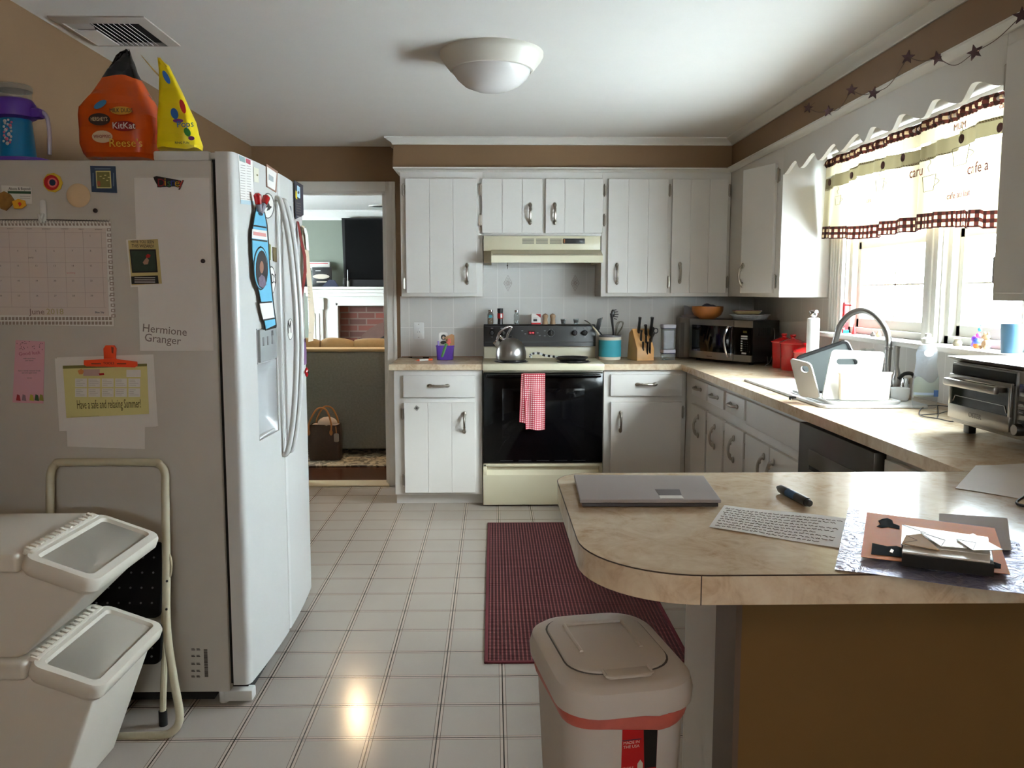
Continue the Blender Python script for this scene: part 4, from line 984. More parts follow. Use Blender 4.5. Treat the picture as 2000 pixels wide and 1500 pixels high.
# ================================================================ curtain
XCU = 1.735; CY0, CY1 = 2.36, 4.262; ZT = 2.04
def fold(y, z):
    s = (ZT-z)/.4
    f = .012*math.sin(y*21)+.009*math.sin(y*47+1.3)+.004*math.sin(y*95)
    return XCU+f*(.5+s)+.008*math.sin(y*8+.6)*s
def steps(y):
    s = (CY1-y)/(CY1-CY0)
    return 1.708-.045*s-.02*math.floor(0)
LEV = [('ging', ZT, ZT-.036, 2), ('cream', ZT-.036, 1.935, 3), ('olive', 1.935, 1.875, 2), ('cream', 1.875, 0, 7)]
t = thing('curtain_valance', 'cream cafe print window curtain with brown gingham ruffle and hem', 'curtain', (XCU, CY1, ZT))
NU = 190
def band(mb, ztop, zbot, nv, amp=1):
    def fn(u, v):
        y = CY1+(CY0-CY1)*u; a = ztop(y) if callable(ztop) else ztop; b = zbot(y) if callable(zbot) else zbot
        z = a+(b-a)*v; return (fold(y, z)+(amp-1)*.012*math.sin(y*170)*math.sin(v*PI), y-.03*((ZT-z)/.4)*(u-.0)+.03*(1-u)*((ZT-z)/.4), z)
    mb.grid(fn, NU, nv, .0, uvfn=lambda u, v: ((CY1-CY0)*u*1.35, (v*(((ztop(0) if callable(ztop) else ztop)-(zbot(0) if callable(zbot) else zbot))))))
hem = lambda y: 1.700+.010*math.floor(math.sin(y*6.2+.5)*1.6)/1.6-.055*((CY1-y)/(CY1-CY0))
hem2 = lambda y: hem(y)-.062
m = MB(GING); band(m, ZT+.008, ZT-.036, 6, 2.2); part('ruffle', m, t)
m = MB(CURT); band(m, ZT-.036, 1.955, 3); band(m, 1.895, hem, 8)
m.use(CURTO); band(m, lambda y: 1.955-.01*math.sin(y*6.2), lambda y: 1.895-.01*math.sin(y*6.2), 2)
m.use(CURTD)
for y in (4.18, 3.93, 3.62, 3.42, 3.0, 2.8, 2.6):
    m.prism(ell(0, 0, .017, .017, 14), .002, frame((fold(y, 1.925)-.006, y, 1.925), (0, -1, 0), (0, 0, 1)))
m.use(CURTR)
for y, z, s, sz in ((3.28, 1.845, 'caru', .06), (2.86, 1.80, 'cafe a', .055), (3.0, 1.97, 'MUM', .035), (3.7, 1.78, 'cafe', .03), (2.98, 1.72, 'cafe au lait', .035), (2.75, 1.99, 'cafe', .03)):
    m.text(s, sz, frame((fold(y, z)-.016, y, z), (0, -1, 0), (0, 0, 1)))
m.use(mat('curtain_print_line', (120, 112, 90), .9))
for y, z, q in ((3.2, 1.79, .05), (2.98, 1.86, .055), (2.7, 1.84, .05), (3.55, 1.83, .04), (4.05, 1.82, .035)):
    x = fold(y, z)-.018; m.tube([(x, y+q, z+q*.6), (x, y+q*.7, z-q*.6), (x, y-q*.7, z-q*.6), (x, y-q, z+q*.6)], .0012, 4, closed=True); m.tube(smooth_pts([(x, y-q*.9, z+q*.3), (x, y-q*1.5, z), (x, y-q*.75, z-q*.3)], 4), .0012, 4)
    m.tube(smooth_pts([(x, y, z+q*.9), (x, y+.012, z+q*1.3), (x, y-.008, z+q*1.6), (x, y+.01, z+q*2)], 4), .0012, 4)
part('fabric', m, t)
m = MB(GING); band(m, hem, hem2, 4); part('hem', m, t)
m = MB(PLW); m.cyl((XCU+.012, 2.3, ZT-.012), (XCU+.012, CY1+.02, ZT-.012), .008, n=12); m.box(XCU+.01, CY1-.01, ZT-.02, XR-.02, CY1, ZT-.004); part('rod', m, t)
m = MB(mat('blind_roll', (190, 187, 182), .3)); m.cyl((1.748, 2.3, 2.098), (1.748, 4.24, 2.098), .026, n=20); m.box(1.77, 2.3, 2.06, XR-.02, 4.24, 2.125)
m.use(TRIMW).box(1.74, 4.24, 2.05, XR-.02, 4.25, 2.12)
solo('roller_blind', m, 'rolled up grey white blind behind the scalloped valance board', 'blind', (1.79, 3.3, 2.06))
# outlet
c = onY(818, 646, YB-.008); t = thing('light_switch', 'white double switch plate on the tiled wall left of the stove', 'switch plate', (c.x, c.y, c.z))
m = MB(PLW); m.prism(rrect(-.037, -.058, .037, .058, .008), .006, frame((c.x, YB-.008, c.z), (1, 0, 0), (0, 0, 1)), .002)
m.use(INKL)
for z in (-.045, .045): m.prism(ell(0, z, .003, .003, 8), .001, frame((c.x, YB-.0142, c.z), (1, 0, 0), (0, 0, 1)))
part('plate', m, t)
m = MB(PLW); m.prism([(-.005, -.012), (.005, -.012), (.005, .012), (-.005, .012)], .014, frame((c.x, YB-.013, c.z), (1, 0, 0), (0, 0, 1))); m.use(INK).tube([(c.x-.008, YB-.016, c.z-.012), (c.x, YB-.016, c.z+.016), (c.x+.008, YB-.016, c.z-.012)], .0012, 5); part('toggle', m, t)
# ---- rug on kitchen floor
m = MB(RUG); m.box(-.024, 2.845, 0, .72, 4.625, .007, .002); m.use(RUGE).box(-.036, 2.832, 0, -.022, 4.638, .008, .003).box(.718, 2.832, 0, .732, 4.638, .008, .003).box(-.036, 2.832, 0, .732, 2.846, .008, .003).box(-.036, 4.624, 0, .732, 4.638, .008, .003)
solo('floor_mat', m, 'dark red woven kitchen mat on the tiled floor in front of the stove', 'rug', (.35, 3.7, 0))
# ================================================================ things on the counters and stove
def C(px, py, z=CTZ): return onZ(px, py, z)
def wpx(px0, px1, Y): return onY(px1, 600, Y).x-onY(px0, 600, Y).x
# kettle
kc = Vector((onY(998, 650, 5.15).x, 5.15, .9315)); kr = .098
t = thing('tea_kettle', 'round brushed steel tea kettle with open curved handle on the front left burner', 'kettle', kc)
m = MB(STEEL); prof = [(.001, 0), (kr*.92, 0), (kr*.97, .006), (kr, .03), (kr*.985, .055), (kr*.9, .085), (kr*.72, .112), (kr*.45, .132), (kr*.2, .140), (.001, .142)]
m.lathe(prof, kc, 40); part('body', m, t)
s0 = kc+Vector((-kr*.72, 0, .085)); s1 = kc+Vector((-kr*1.02, 0, .118))
m = MB(STEEL); m.tube([s0, s1], [.024, .017], 18); m.use(CHROME).tube([s1-Vector((-.004, 0, .004)), s1+Vector((-.003, 0, .003))], .020, 18); part('spout', m, t)
m = MB(CHROME); hp = [s1+Vector((.012, 0, .012)), kc+Vector((-.075, 0, .17)), kc+Vector((-.045, 0, .198)), kc+Vector((-.01, 0, .212)), kc+Vector((.002, 0, .205)), kc+Vector((-.018, 0, .17)), kc+Vector((-.026, 0, .14)), kc+Vector((-.045, 0, .13)), kc+Vector((-.065, 0, .142)), kc+Vector((-.072, 0, .155))]
m.tube(smooth_pts(hp, 6), .0048, 10, flat=1.6); part('handle', m, t)
m = MB(BLACKP); m.tube(smooth_pts([kc+Vector((0, 0, .205)), kc+Vector((.05, 0, .2)), kc+Vector((.09, 0, .165)), kc+Vector((.1, 0, .15))], 5), [.004]*15+[.002], 8, flat=2) if False else m.sph(kc+Vector((.0, 0, .145)), .012, 12); part('lid_knob', m, t)
# skillet / spoon rest with striped handle
pc = onZ(1125, 710, .93)
t = thing('skillet', 'small flat black pan with a black and white striped handle on the front right burner', 'pan', (pc.x, 5.13, .9315))
m = MB(BLACKP); m.lathe([(.001, 0), (.085, 0), (.1, .012), (.103, .02), (.098, .0195), (.084, .005), (.001, .004)], (pc.x, 5.13, .9315), 36); part('pan', m, t)
hpts = smooth_pts([(pc.x-.095, 5.14, .948), (pc.x-.13, 5.15, .953), (pc.x-.17, 5.16, .957), (pc.x-.215, 5.165, .972), (pc.x-.255, 5.16, .968), (pc.x-.27, 5.15, .955), (pc.x-.26, 5.14, .948)], 5)
m = MB(PLW, BLACKP)
for i in range(len(hpts)-1): m.mi = (i//2) % 2; m.tube(hpts[i:i+2], .0075, 8)
part('handle', m, t)
# things along the top of the control panel
ZP = zp; YP = 5.5
def K(px): return onY(px, 630, YP).x
def jar(name, label, cat, px, w, h, body, lid, lidm, fill=None, fillm=None, grp=None, liquid=None):
    x = K(px); t = thing(name, label, cat, (x, YP, ZP), 0, grp)
    m = MB(body); m.lathe([(.001, 0), (w, 0), (w, h*.8), (w*.7, h*.9), (w*.7, h)], (x, YP, ZP), 20); part('glass_body', m, t)
    if fill: m = MB(fillm); m.lathe([(.001, .002), (w*.88, .002), (w*.88, fill), (.001, fill)], (x, YP, ZP), 16); part('contents', m, t)
    m = MB(lidm); m.lathe([(w*.8, h), (w*.8, h+lid), (.001, h+lid)], (x, YP, ZP), 20); part('lid', m, t); return t
t = jar('spice_jar', 'clear spice jar with round teal label at the left end of the stove panel', 'jar', 958, .021, .085, GLASSD, .012, CHROME, .04, mat('spice_tan', (160, 130, 100), .9))
m = MB(mat('teal_label', (70, 150, 165), .6)); c = K(958); m.prism(ell(0, 0, .011, .011, 16), .001, frame((c, YP-.022, ZP+.055), (1, 0, 0), (0, 0, 1))); part('paper_label', m, t)
x = K(977); t = thing('pepper_grinder', 'dark peppercorn grinder with red and white label and black cap', 'pepper grinder', (x, YP, ZP))
m = MB(mat('peppercorns', (30, 24, 24), .3)); m.lathe([(.001, 0), (.019, 0), (.018, .03), (.019, .08), (.019, .082)], (x, YP, ZP), 20); part('jar_body', m, t)
m = MB(REDM); m.lathe([(.0196, .04), (.0202, .04), (.0202, .075), (.0196, .075)], (x, YP, ZP), 20); m.use(PLW).box(x+.002, YP-.0212, ZP+.045, x+.014, YP-.0155, ZP+.072); part('paper_label', m, t)
m = MB(BLACKP); m.lathe([(.019, .082), (.02, .088), (.02, .108), (.001, .109)], (x, YP, ZP), 20); part('cap', m, t)
jar('spice_jar', 'nearly empty clear spice jar with steel lid behind the kettle', 'jar', 1009, .019, .082, GLASSD, .014, CHROME, .008, mat('spice_dark', (90, 80, 70), .9))
x = K(1047); m = MB(PAPER); m.box(x-.033, YP-.02, ZP, x+.03, YP+.02, ZP+.072, .001); m.use(REDM).box(x-.0335, YP-.0205, ZP, x+.0305, YP+.02, ZP+.011).prism([(-.005, .07), (.03, .07), (.03, .045), (.01, .06)], .001, frame((x, YP-.0195, ZP), (1, 0, 0), (0, 0, 1)))
m.use(BLACKP).box(x-.02, YP-.0208, ZP+.02, x+.006, YP-.02, ZP+.035); m.use(INKL).box(x-.02, YP-.0206, ZP+.043, x+.01, YP-.02, ZP+.0445); m.box(x-.02, YP-.0206, ZP+.038, x+.004, YP-.02, ZP+.0395)
solo('small_carton', m, 'small white and red carton standing on the stove panel', 'box', (x, YP, ZP))
WSH = mat('shaker_wood', (170, 140, 108), .5, var=.15, nscale=30)
for px, lb in ((1065, 'turned wooden shaker right beside the white and red carton'), (1079.5, 'turned wooden shaker, the right one of the pair')):
    x = K(px); m = MB(WSH); m.lathe([(.001, 0), (.019, 0), (.019, .012), (.016, .022), (.015, .035), (.018, .048), (.020, .056), (.018, .064), (.01, .070), (.001, .073)], (x, YP, ZP), 20); m.use(INKL).sph((x, YP, ZP+.073), .003, 8)
    solo('shaker', m, lb, 'shaker', (x, YP, ZP), 'wooden shakers on the stove panel')
for px, col, lb in ((1100, (60, 58, 62), 'tiny glass cup of dark grey bits on the stove panel'), (1125, (70, 30, 34), 'tiny glass cup with red bits at the right of the stove panel')):
    x = K(px); t = thing('glass_cup', lb, 'cup', (x, YP, ZP)); m = MB(GLASSD); m.lathe([(.001, 0), (.013, 0), (.014, .006), (.02, .036), (.018, .036), (.012, .006), (.001, .005)], (x, YP, ZP), 20); part('glass_body', m, t)
    m = MB(mat('cup_fill', col, .6, var=.5, nscale=150)); m.lathe([(.001, .008), (.012, .008), (.0165, .03), (.001, .032)], (x, YP, ZP), 16); part('contents', m, t)
# purple basket with odds and ends
c = C(869, 703); W = .058
t = thing('purple_basket', 'small purple plastic basket of odds and ends on the left countertop', 'basket', c)
m = MB(PURPLE); H = onY(869, 675, c.y).z-CTZ
m.loft([[(c.x+x*s, c.y+.045+y*s*.8, CTZ+z) for x, y in rrect(-W, -W, W, W, .012)] for s, z in ((.9, .0), (.93, .004), (1, H*.93), (1.05, H*.93), (1.05, H), (.97, H), (.9, .012))])
part('body', m, t)
cy = c.y+.045
m = MB(PAPER); M = frame((c.x-.012, cy+.01, CTZ+H+.035), (1, .1, 0), (0, .1, 1)); m.prism(rrect(-.03, -.055, .03, .05, .015), .002, M); m.use(BLACKP).prism(ell(0, .018, .018, .018, 16), .001, M @ Matrix.Translation((0, 0, .0015))).prism(ell(0, -.018, .022, .012, 12), .001, M @ Matrix.Translation((0, 0, .0015))); m.use(mat('skin_print', (215, 180, 160), .6)).prism(ell(0, .014, .008, .010, 12), .001, M @ Matrix.Translation((0, 0, .002)))
solo('photo_card', m, 'white cut-out photo card sticking out of the purple basket', 'card', (c.x-.012, cy, CTZ+.02))
m = MB(mat('kraft_paper', (185, 140, 100), .8)); M = frame((c.x+.033, cy-.002, CTZ+H+.03), (1, .2, .2), (-.2, 0, 1)); m.prism([(-.025, -.05), (.02, -.05), (.035, .03), (.02, .042), (-.03, .03)], .002, M)
solo('kraft_tag', m, 'brown kraft paper tag leaning in the purple basket', 'tag', (c.x+.033, cy, CTZ+.02))
m = MB(mat('coral_plastic', (240, 120, 110), .4)); m.tube([(c.x+.005, cy-.03, CTZ+.02), (c.x+.03, cy-.03, CTZ+H+.045)], .010, 10); m.tube([(c.x+.012, cy-.035, CTZ+H+.02), (c.x+.04, cy-.03, CTZ+H+.02)], .006, 8)
solo('coral_pen', m, 'coral pink marker leaning in the purple basket', 'marker', (c.x, cy, CTZ+.02))
m = MB(mat('lilac', (150, 130, 200), .4)); m.tube([(c.x-.035, cy-.03, CTZ+.02), (c.x-.045, cy-.03, CTZ+H+.03)], .006, 8); solo('lilac_pen', m, 'thin lilac pen at the left side of the purple basket', 'pen', (c.x-.04, cy-.03, CTZ+.02))
m = MB(mat('leaf_green', (90, 150, 80), .5)); m.tube([(c.x-.02, cy-.035, CTZ+.02), (c.x+.01, cy-.04, CTZ+H+.012)], .012, 8); solo('green_eraser', m, 'green eraser stick in the front of the purple basket', 'eraser', (c.x, cy-.035, CTZ+.02))
def pen(a, b, r, body, tip, name, label, z=CTZ):
    a = Vector((a.x, a.y, z+r)); b = Vector((b.x, b.y, z+r)); d = b-a; m = MB(tip); m.tube([a, a+d*.12, a+d*.2, a+d*.2], [.001, r*.6, r*.98, r], 10)
    m.use(body).tube([a+d*.2, a+d*.72], r, 10); m.use(tip).tube([a+d*.72, a+d*.97, b], [r*1.05, r, r*.5], 10)
    solo(name, m, label, 'pen', a-Vector((0, 0, r)))
pen(C(812, 706), C(845, 704), .007, PLW, mat('pen_orange', (235, 100, 50), .4), 'orange_pen', 'short orange and white marker lying on the left countertop')
pen(C(797, 699), C(838, 700), .004, STEEL, BLACKP, 'thin_pen', 'slim silver and black pen lying behind the orange marker')
m = MB(mat('pewter', (150, 150, 145), .4, metal=.4)); c = onY(814, 797, YF-.022); M = frame((c.x, YF-.0205, c.z), (1, 0, .15), (0, 0, 1)); m.prism([(0, .018), (.018, 0), (0, -.018), (-.018, 0)], .003, M, .001); m.use(INK).prism([(0, .008), (.008, 0), (0, -.008), (-.008, 0)], .0035, M)
solo('cupboard_latch', m, 'small grey diamond shaped child lock stuck to the left base cabinet door', 'sticker', (c.x, YF-.022, c.z))
# utensil crock
c = C(1191, 703); c.y += .05; ry = onY(1213, 690, c.y).x-onY(1191, 690, c.y).x; cx = onY(1191, 690, c.y).x; hh = onY(1191, 655, c.y-.05).z-CTZ
c = Vector((cx, c.y, CTZ))
t = thing('utensil_crock', 'blue and cream utensil crock right of the stove', 'crock', c)
m = MB(CREAM); r = ry; m.lathe([(.001, 0), (r*.93, 0), (r*.96, .003), (r*.96, hh*.12)], c, 36); m.use(TEAL).lathe([(r*.96, hh*.12), (r, hh*.13), (r, hh*.80)], c, 36); m.use(CREAM).lathe([(r, hh*.80), (r*1.0, hh*.92), (r*1.02, hh*.93)], c, 36)
m.use(mat('crock_rim_grey', (95, 95, 98), .3)).lathe([(r*1.02, hh*.93), (r*1.03, hh*.97), (r*1.02, hh), (r*.93, hh), (r*.92, .01), (.001, .01)], c, 36); part('body', m, t)
def P5(px, py, dy=0): return onY(px, py, c.y+dy)
m = MB(BLACKP); a = P5(1198, 650); b = P5(1194, 612); m.tube([a-Vector((0, 0, .08)), a, b], [.005, .006, .010], 8)
m.sph(P5(1197, 612), .02, 14, .7, .35, 1.3)
for k, (u, v) in enumerate(((1204, 605), (1207, 609), (1208, 614), (1207, 619), (1205, 624))): m.tube([P5(1199, 606+k*4), P5(u, v)], .0028, 6)
solo('pasta_server', m, 'black toothed pasta server standing in the crock', 'utensil', (a.x, c.y, CTZ+.012))
m = MB(BLACKP); m.loft([[P5(1161, 640, -.004), P5(1177, 620, -.004), P5(1178, 622, .004), P5(1163, 645, .004)], [P5(1165, 645, -.004), P5(1172, 643, -.004), P5(1173, 643, .004), P5(1166, 646, .004)]]) if False else m.prism([(P5(1163, 645).x, P5(1163, 645).z), (P5(1168, 623).x, P5(1168, 623).z), (P5(1178, 620).x, P5(1178, 620).z), (P5(1172, 643).x, P5(1172, 643).z), (P5(1168, 648).x, P5(1168, 648).z)], .006, frame((0, c.y+.02, 0), (1, 0, 0), (0, 0, 1)), .001)
m.tube([P5(1168, 645, .02), P5(1182, 662, .01), P5(1186, 672, .0)], .005, 8); solo('black_turner', m, 'black slanted spatula with broad blade leaning left in the crock', 'utensil', (P5(1180, 660).x, c.y, CTZ+.03))
m = MB(mat('olive_silicone', (70, 72, 62), .4)); m.tube(smooth_pts([P5(1141, 625, -.01), P5(1150, 630, -.01), P5(1158, 638, -.01)], 4), [.004]+[.010]*7+[.005], 10, flat=.4); m.use(mat('pale_wood', (215, 205, 175), .5)).tube([P5(1157, 637, -.01), P5(1166, 648, -.01), P5(1175, 664, -.0)], [.004, .0075, .007], 8); solo('silicone_spatula', m, 'grey spatula with cream wooden handle leaning far left in the crock', 'utensil', (P5(1170, 655).x, c.y, CTZ+.03))
m = MB(mat('steel_wire', (130, 125, 110), .35, metal=.8))
for k in range(5):
    q = (k-2)*.006; m.tube(smooth_pts([P5(1202, 656), P5(1203+k*1.2, 635, q), P5(1210+k, 628, q*2), P5(1218-k*.5, 630+k*2, q), P5(1212, 642+k, q), P5(1204, 656)], 5), .0014, 5)
m.tube([P5(1203, 655), P5(1200, 675)], .005, 8); solo('wire_whisk', m, 'wire whisk standing at the right of the crock', 'utensil', (P5(1203, 655).x, c.y, CTZ+.012))
# knife block
a, b = C(1244, 705), C(1277, 704); z0 = CTZ+.001; wk = b.x-a.x+.0; yk = a.y
t = thing('knife_block', 'light wooden knife block full of black handled knives', 'knife block', ((a.x+b.x)/2, yk, z0), 0)
hk = onY(1244, 682, yk).z-z0; top = onY(1242, 642, yk+.1).z-z0
m = MB(WOOD); rotk = R(14)
m.M = Matrix.Translation((a.x, yk, z0)) @ Matrix.Rotation(rotk, 4, 'Z')
m.prism([(0, 0), (0, hk), (.085, top), (.135, top-.03), (.16, 0)], wk*1.02, frame((0, 0, 0), (0, 1, 0), (0, 0, 1)), .002); m.use(mat('slot_shadow', (90, 60, 32), .7))
part('block', m, t)
for k in range(5): m = None
kn = [(1247, 650, 1250, 620, .010), (1271, 650, 1274, 620, .011), (1262, 655, 1261, 635, .010), (1251, 672, 1253, 645, .008), (1262, 676, 1262, 655, .008), (1272, 665, 1276, 640, .008), (1256, 690, 1256, 668, .007), (1264, 692, 1265, 668, .007), (1269, 688, 1270, 662, .007)]
for i, (x0, y0, x1, y1, r) in enumerate(kn):
    dy = .085 if i < 3 else .06 if i < 6 else .028
    p, q = onY(x0, y0, yk+dy), onY(x1, y1, yk+dy-.03); m = MB(BLACKP); d = q-p
    m.tube(smooth_pts([p-d*.3, p, p+d*.5, q], 3), [r*1.25]*3+[r*1.45]*3+[r*1.25]*3+[r*1.5], 8, flat=.75)
    if i < 3: m.use(STEEL).sph(q-d*.12+Vector((0, -r*.7, 0)), .002, 6)
    if i == 0: m.use(REDM).sph(q-d*.3+Vector((0, -r*.75, 0)), .003, 6)
    solo('kitchen_knife', m, ['tall black knife handle at the left of the wooden block, with a red dot', 'tall black knife handle at the right rear of the wooden block', 'short thick black handle between the two tallest knives in the block', 'black knife handle in the middle row left of the block', 'black knife handle in the middle of the block', 'black knife handle in the middle row right of the block', 'small black steak knife handle at lower left of the block', 'small black steak knife handle at lower centre of the block', 'small black steak knife handle at lower right of the block'][i], 'knife', p-d*.3, 'knives in the wooden block')
p = onY(1281, 646, yk+.05); m = MB(BLACKP); m.tube([p+Vector((math.cos(q)*.013, 0, math.sin(q)*.016)) for q in [2*PI*k/20 for k in range(20)]], .0032, 6, closed=True); m.tube([p+Vector((-.008, 0, -.014)), p+Vector((-.03, .01, -.06))], .005, 6)
solo('kitchen_shears', m, 'black kitchen scissors with a round finger loop at the block right side', 'scissors', p-Vector((.03, -.01, .06)))
# clear canisters
c = C(1305, 703); c.y += .04; rr = wpx(1292, 1319, c.y)/2; cx = (onY(1305, 640, c.y)).x
zz1 = onY(1305, 683, c.y-.04).z-CTZ; zz2 = onY(1305, 634, c.y-.04).z-CTZ
def canister(z0, z1, lb, fill):
    t = thing('storage_canister', lb, 'container', (cx, c.y, z0), 0, 'clear canisters by the knife block')
    sq = lambda s, z: [(cx+x, c.y+y, z) for x, y in rrect(-rr*s, -rr*s, rr*s, rr*s, rr*.3, 4)]
    m = MB(GLASSD); m.loft([sq(.88, z0), sq(.92, z0+.004), sq(.92, z1-.022)]); part('clear_body', m, t)
    if fill: m = MB(mat('white_contents', (215, 215, 225), .8)); m.loft([sq(.78, z0+.006), sq(.8, z0+fill)]); part('contents', m, t)
    m = MB(mat('lid_lavender_white', (205, 203, 215), .35)); m.loft([sq(.98, z1-.022), sq(1, z1-.018), sq(1, z1-.004), sq(.94, z1)]); m.use(mat('lid_seal', (60, 58, 90), .5)).loft([sq(.96, z1-.028), sq(.96, z1-.022)]); part('lid', m, t)
canister(CTZ+.0005, CTZ+zz1, 'small clear canister at the bottom with pale lid', .0)
canister(CTZ+zz1+.001, CTZ+zz2, 'tall clear canister with pale lid stacked on a smaller one', (zz2-zz1)*.75)
# grey bread box behind the microwave with white dish on it
b0_, b1_ = onY(1321, 690, 5.55), onY(1352, 616, 5.5)
m = MB(mat('bread_box_grey', (128, 120, 112), .4)); m.box(b0_.x, 5.46, CTZ, b0_.x+.22, 5.585, onY(1330, 620, 5.47).z, .008); m.use(mat('bread_box_line', (90, 84, 78), .5)).box(b0_.x+.004, 5.458, CTZ+.01, b0_.x+.03, 5.4605, onY(1330, 630, 5.46).z)
zbb = onY(1330, 620, 5.47).z; solo('bread_box', m, 'grey metal box standing on the counter behind the microwave', 'box', (b0_.x, 5.52, CTZ))
m = MB(mat('white_dish', (205, 200, 205), .3)); x = b0_.x+.085; m.lathe([(.001, 0), (.05, 0), (.06, .008), (.062, .016), (.058, .016), (.05, .004), (.001, .004)], (x, 5.52, zbb), 24)
solo('white_dish', m, 'shallow white dish on the grey box behind the microwave', 'dish', (x, 5.52, zbb))
m = MB(mat('greaseproof_paper', (190, 195, 205), .4)); m.grid(lambda u, v: (x-.05+.12*u, 5.50+.02*v*u, zbb+.017+.065*v*(1-.6*u)+.004*math.sin(u*9)), 8, 6, .001)
solo('folded_wrapper', m, 'crumpled white paper wrapper propped in the dish behind the microwave', 'paper', (x, 5.51, zbb+.017))
# on the microwave
c = ml(.135, .15, MTOP); c = Vector((onY(1382, 600, c.y).x, c.y, MTOP))
r = wpx(1352, 1412, c.y)/2
t = thing('wooden_bowl', 'round wooden salad bowl with a dark cloth inside, on top of the microwave', 'bowl', c)
m = MB(WOODB); m.lathe([(.001, .0006), (r*.5, .0006), (r*.56, .006), (r*.86, .026), (r*.99, .052), (r, .082), (r*.96, .083), (r*.92, .052), (r*.7, .02), (.001, .014)], c, 40); part('bowl_body', m, t)
m = MB(mat('dark_blue_cloth', (70, 68, 84), .9, var=.2)); m.grid(lambda u, v: (c.x-r*.6+r*1.3*u, c.y-r*.5+r*v, MTOP+.07+.03*math.sin(u*PI)*math.sin(v*PI)+.004*math.sin(u*14+v*5)), 12, 12, .012)
solo('folded_cloth', m, 'dark blue grey cloth folded in the wooden bowl', 'cloth', c+Vector((0, 0, .014)))
c = ml(.36, .17, MTOP); r = wpx(1420, 1492, c.y)/2
m = MB(mat('pie_dish', (215, 218, 222), .25)); rings = []
for s, z in ((.82, 0), (.86, .003), (.97, .028), (1.06, .031), (1.06, .034), (.94, .031), (.82, .006)):
    rings.append([(c.x+math.cos(2*PI*k/120)*r*s*(1+(.012 if .83 < s < 1.0 and z and k % 4 < 2 else 0)), c.y+math.sin(2*PI*k/120)*r*s*(1+(.012 if .83 < s < 1.0 and z and k % 4 < 2 else 0)), MTOP+.0005+z) for k in range(120)])
m.loft(rings); solo('pie_dish', m, 'white fluted pie dish on top of the microwave', 'dish', c)
m = MB(mat('dark_glass_bowl', (96, 84, 92), .2)); m.lathe([(.001, .007), (r*.5, .007), (r*.74, .034), (r*.72, .034), (.001, .013)], c, 28)
solo('glass_saucer', m, 'dark glass saucer stacked inside the fluted pie dish', 'saucer', c+Vector((0, 0, .007)))
m = MB(mat('plate_cream_green', (190, 170, 120), .4)); z1 = MTOP+.042
rg = [[(c.x-.02+x*s, c.y+y*s, z1+z) for x, y in rrect(-r*.72, -r*.4, r*.72, r*.4, .02)] for s, z in ((.8, -.006), (.85, -.002), (1, .012), (1, .016), (.9, .014))]
m.loft(rg); m.use(mat('plate_rim_pink', (140, 100, 95), .4)).tube([(p[0], p[1], p[2]) for p in rg[3]], .002, 5, closed=True); solo('oval_platter', m, 'small cream platter with handles lying on the pie dish', 'platter', c+Vector((-.02, 0, .036)))
# red canisters
def rcan(px, py, px0, px1, pyl, lb):
    c = C(px, py); c.y += .04; r = wpx(px0, px1, c.y)/2*.96; cx = onY(px, 680, c.y).x; h = onY(px, pyl, c.y-.05).z-CTZ
    cc = Vector((cx, c.y, CTZ)); t = thing('red_canister', lb, 'canister', cc, 0, 'red stoneware canisters by the microwave')
    m = MB(RED); m.lathe([(.001, 0), (r*.84, 0), (r*.88, .005), (r*.92, h*.6), (r*.97, h-.004), (r, h)], cc, 36); part('body', m, t)
    m = MB(RED); m.lathe([(r*1.03, h+.001), (r*1.04, h+.006), (r*.9, h+.012), (r*.5, h+.024), (.014, h+.030), (.012, h+.036), (.018, h+.044), (.016, h+.052), (.001, h+.054)], cc, 36)
    m.use(mat('red_rim_light', (215, 110, 105), .3)).lathe([(r*1.005, h-.001), (r*1.015, h+.001)], cc, 36); part('lid', m, t)
    return cc
rcan(1531, 719, 1506, 1556, 669, 'tallest red lidded canister, nearest the microwave')
rcan(1548, 724, 1526, 1576, 672, 'middle red lidded canister between the other two')
rcan(1575, 737, 1549, 1601, 690, 'smallest red lidded canister, beside the paper towel roll')
# white board behind
m = MB(PLW); a, b = onX(1536, 631, 1.78), onX(1580, 700, 1.78)
P = [(4.60, .0005), (4.98, .0005), (5.13, onX(1536, 631, 1.81).z-CTZ), (4.6, onX(1576, 631, 1.81).z-CTZ+.01)]
m.prism(P, .008, Matrix.Translation((1.812, 0, CTZ)) @ frame((0, 0, 0), (0, 1, 0), (0, 0, 1)), .002)
solo('serving_tray', m, 'white board leaning on the tiles behind the red canisters', 'board', (1.79, 4.9, CTZ))
# paper towel roll
Y = 4.05; cx = onY(1588, 650, Y).x; r = wpx(1577, 1600, Y)/2; cc = Vector((cx, Y, CTZ+.0005)); zt_ = onY(1588, 621, Y).z
t = thing('paper_towel_holder', 'white roll of paper towel on an upright holder with steel knob', 'paper towel', cc)
m = MB(STEEL); m.lathe([(.05, 0), (.05, .008), (.045, .012), (.006, .014)], cc, 28); part('base', m, t)
m = MB(mat('towel_paper', (238, 238, 236), .9, bump=.2, bscale=200)); m.lathe([(.02, .015), (r, .015), (r*1.01, zt_-CTZ-.003), (.02, zt_-CTZ)], cc, 32); part('roll', m, t)
m = MB(CHROME); z = zt_-CTZ; m.lathe([(.006, z-.01), (.006, z+.004), (r*.45, z+.006), (r*.75, z+.02), (r*.8, z+.032), (r*.7, z+.038), (.001, z+.04)], cc, 24); part('knob', m, t)
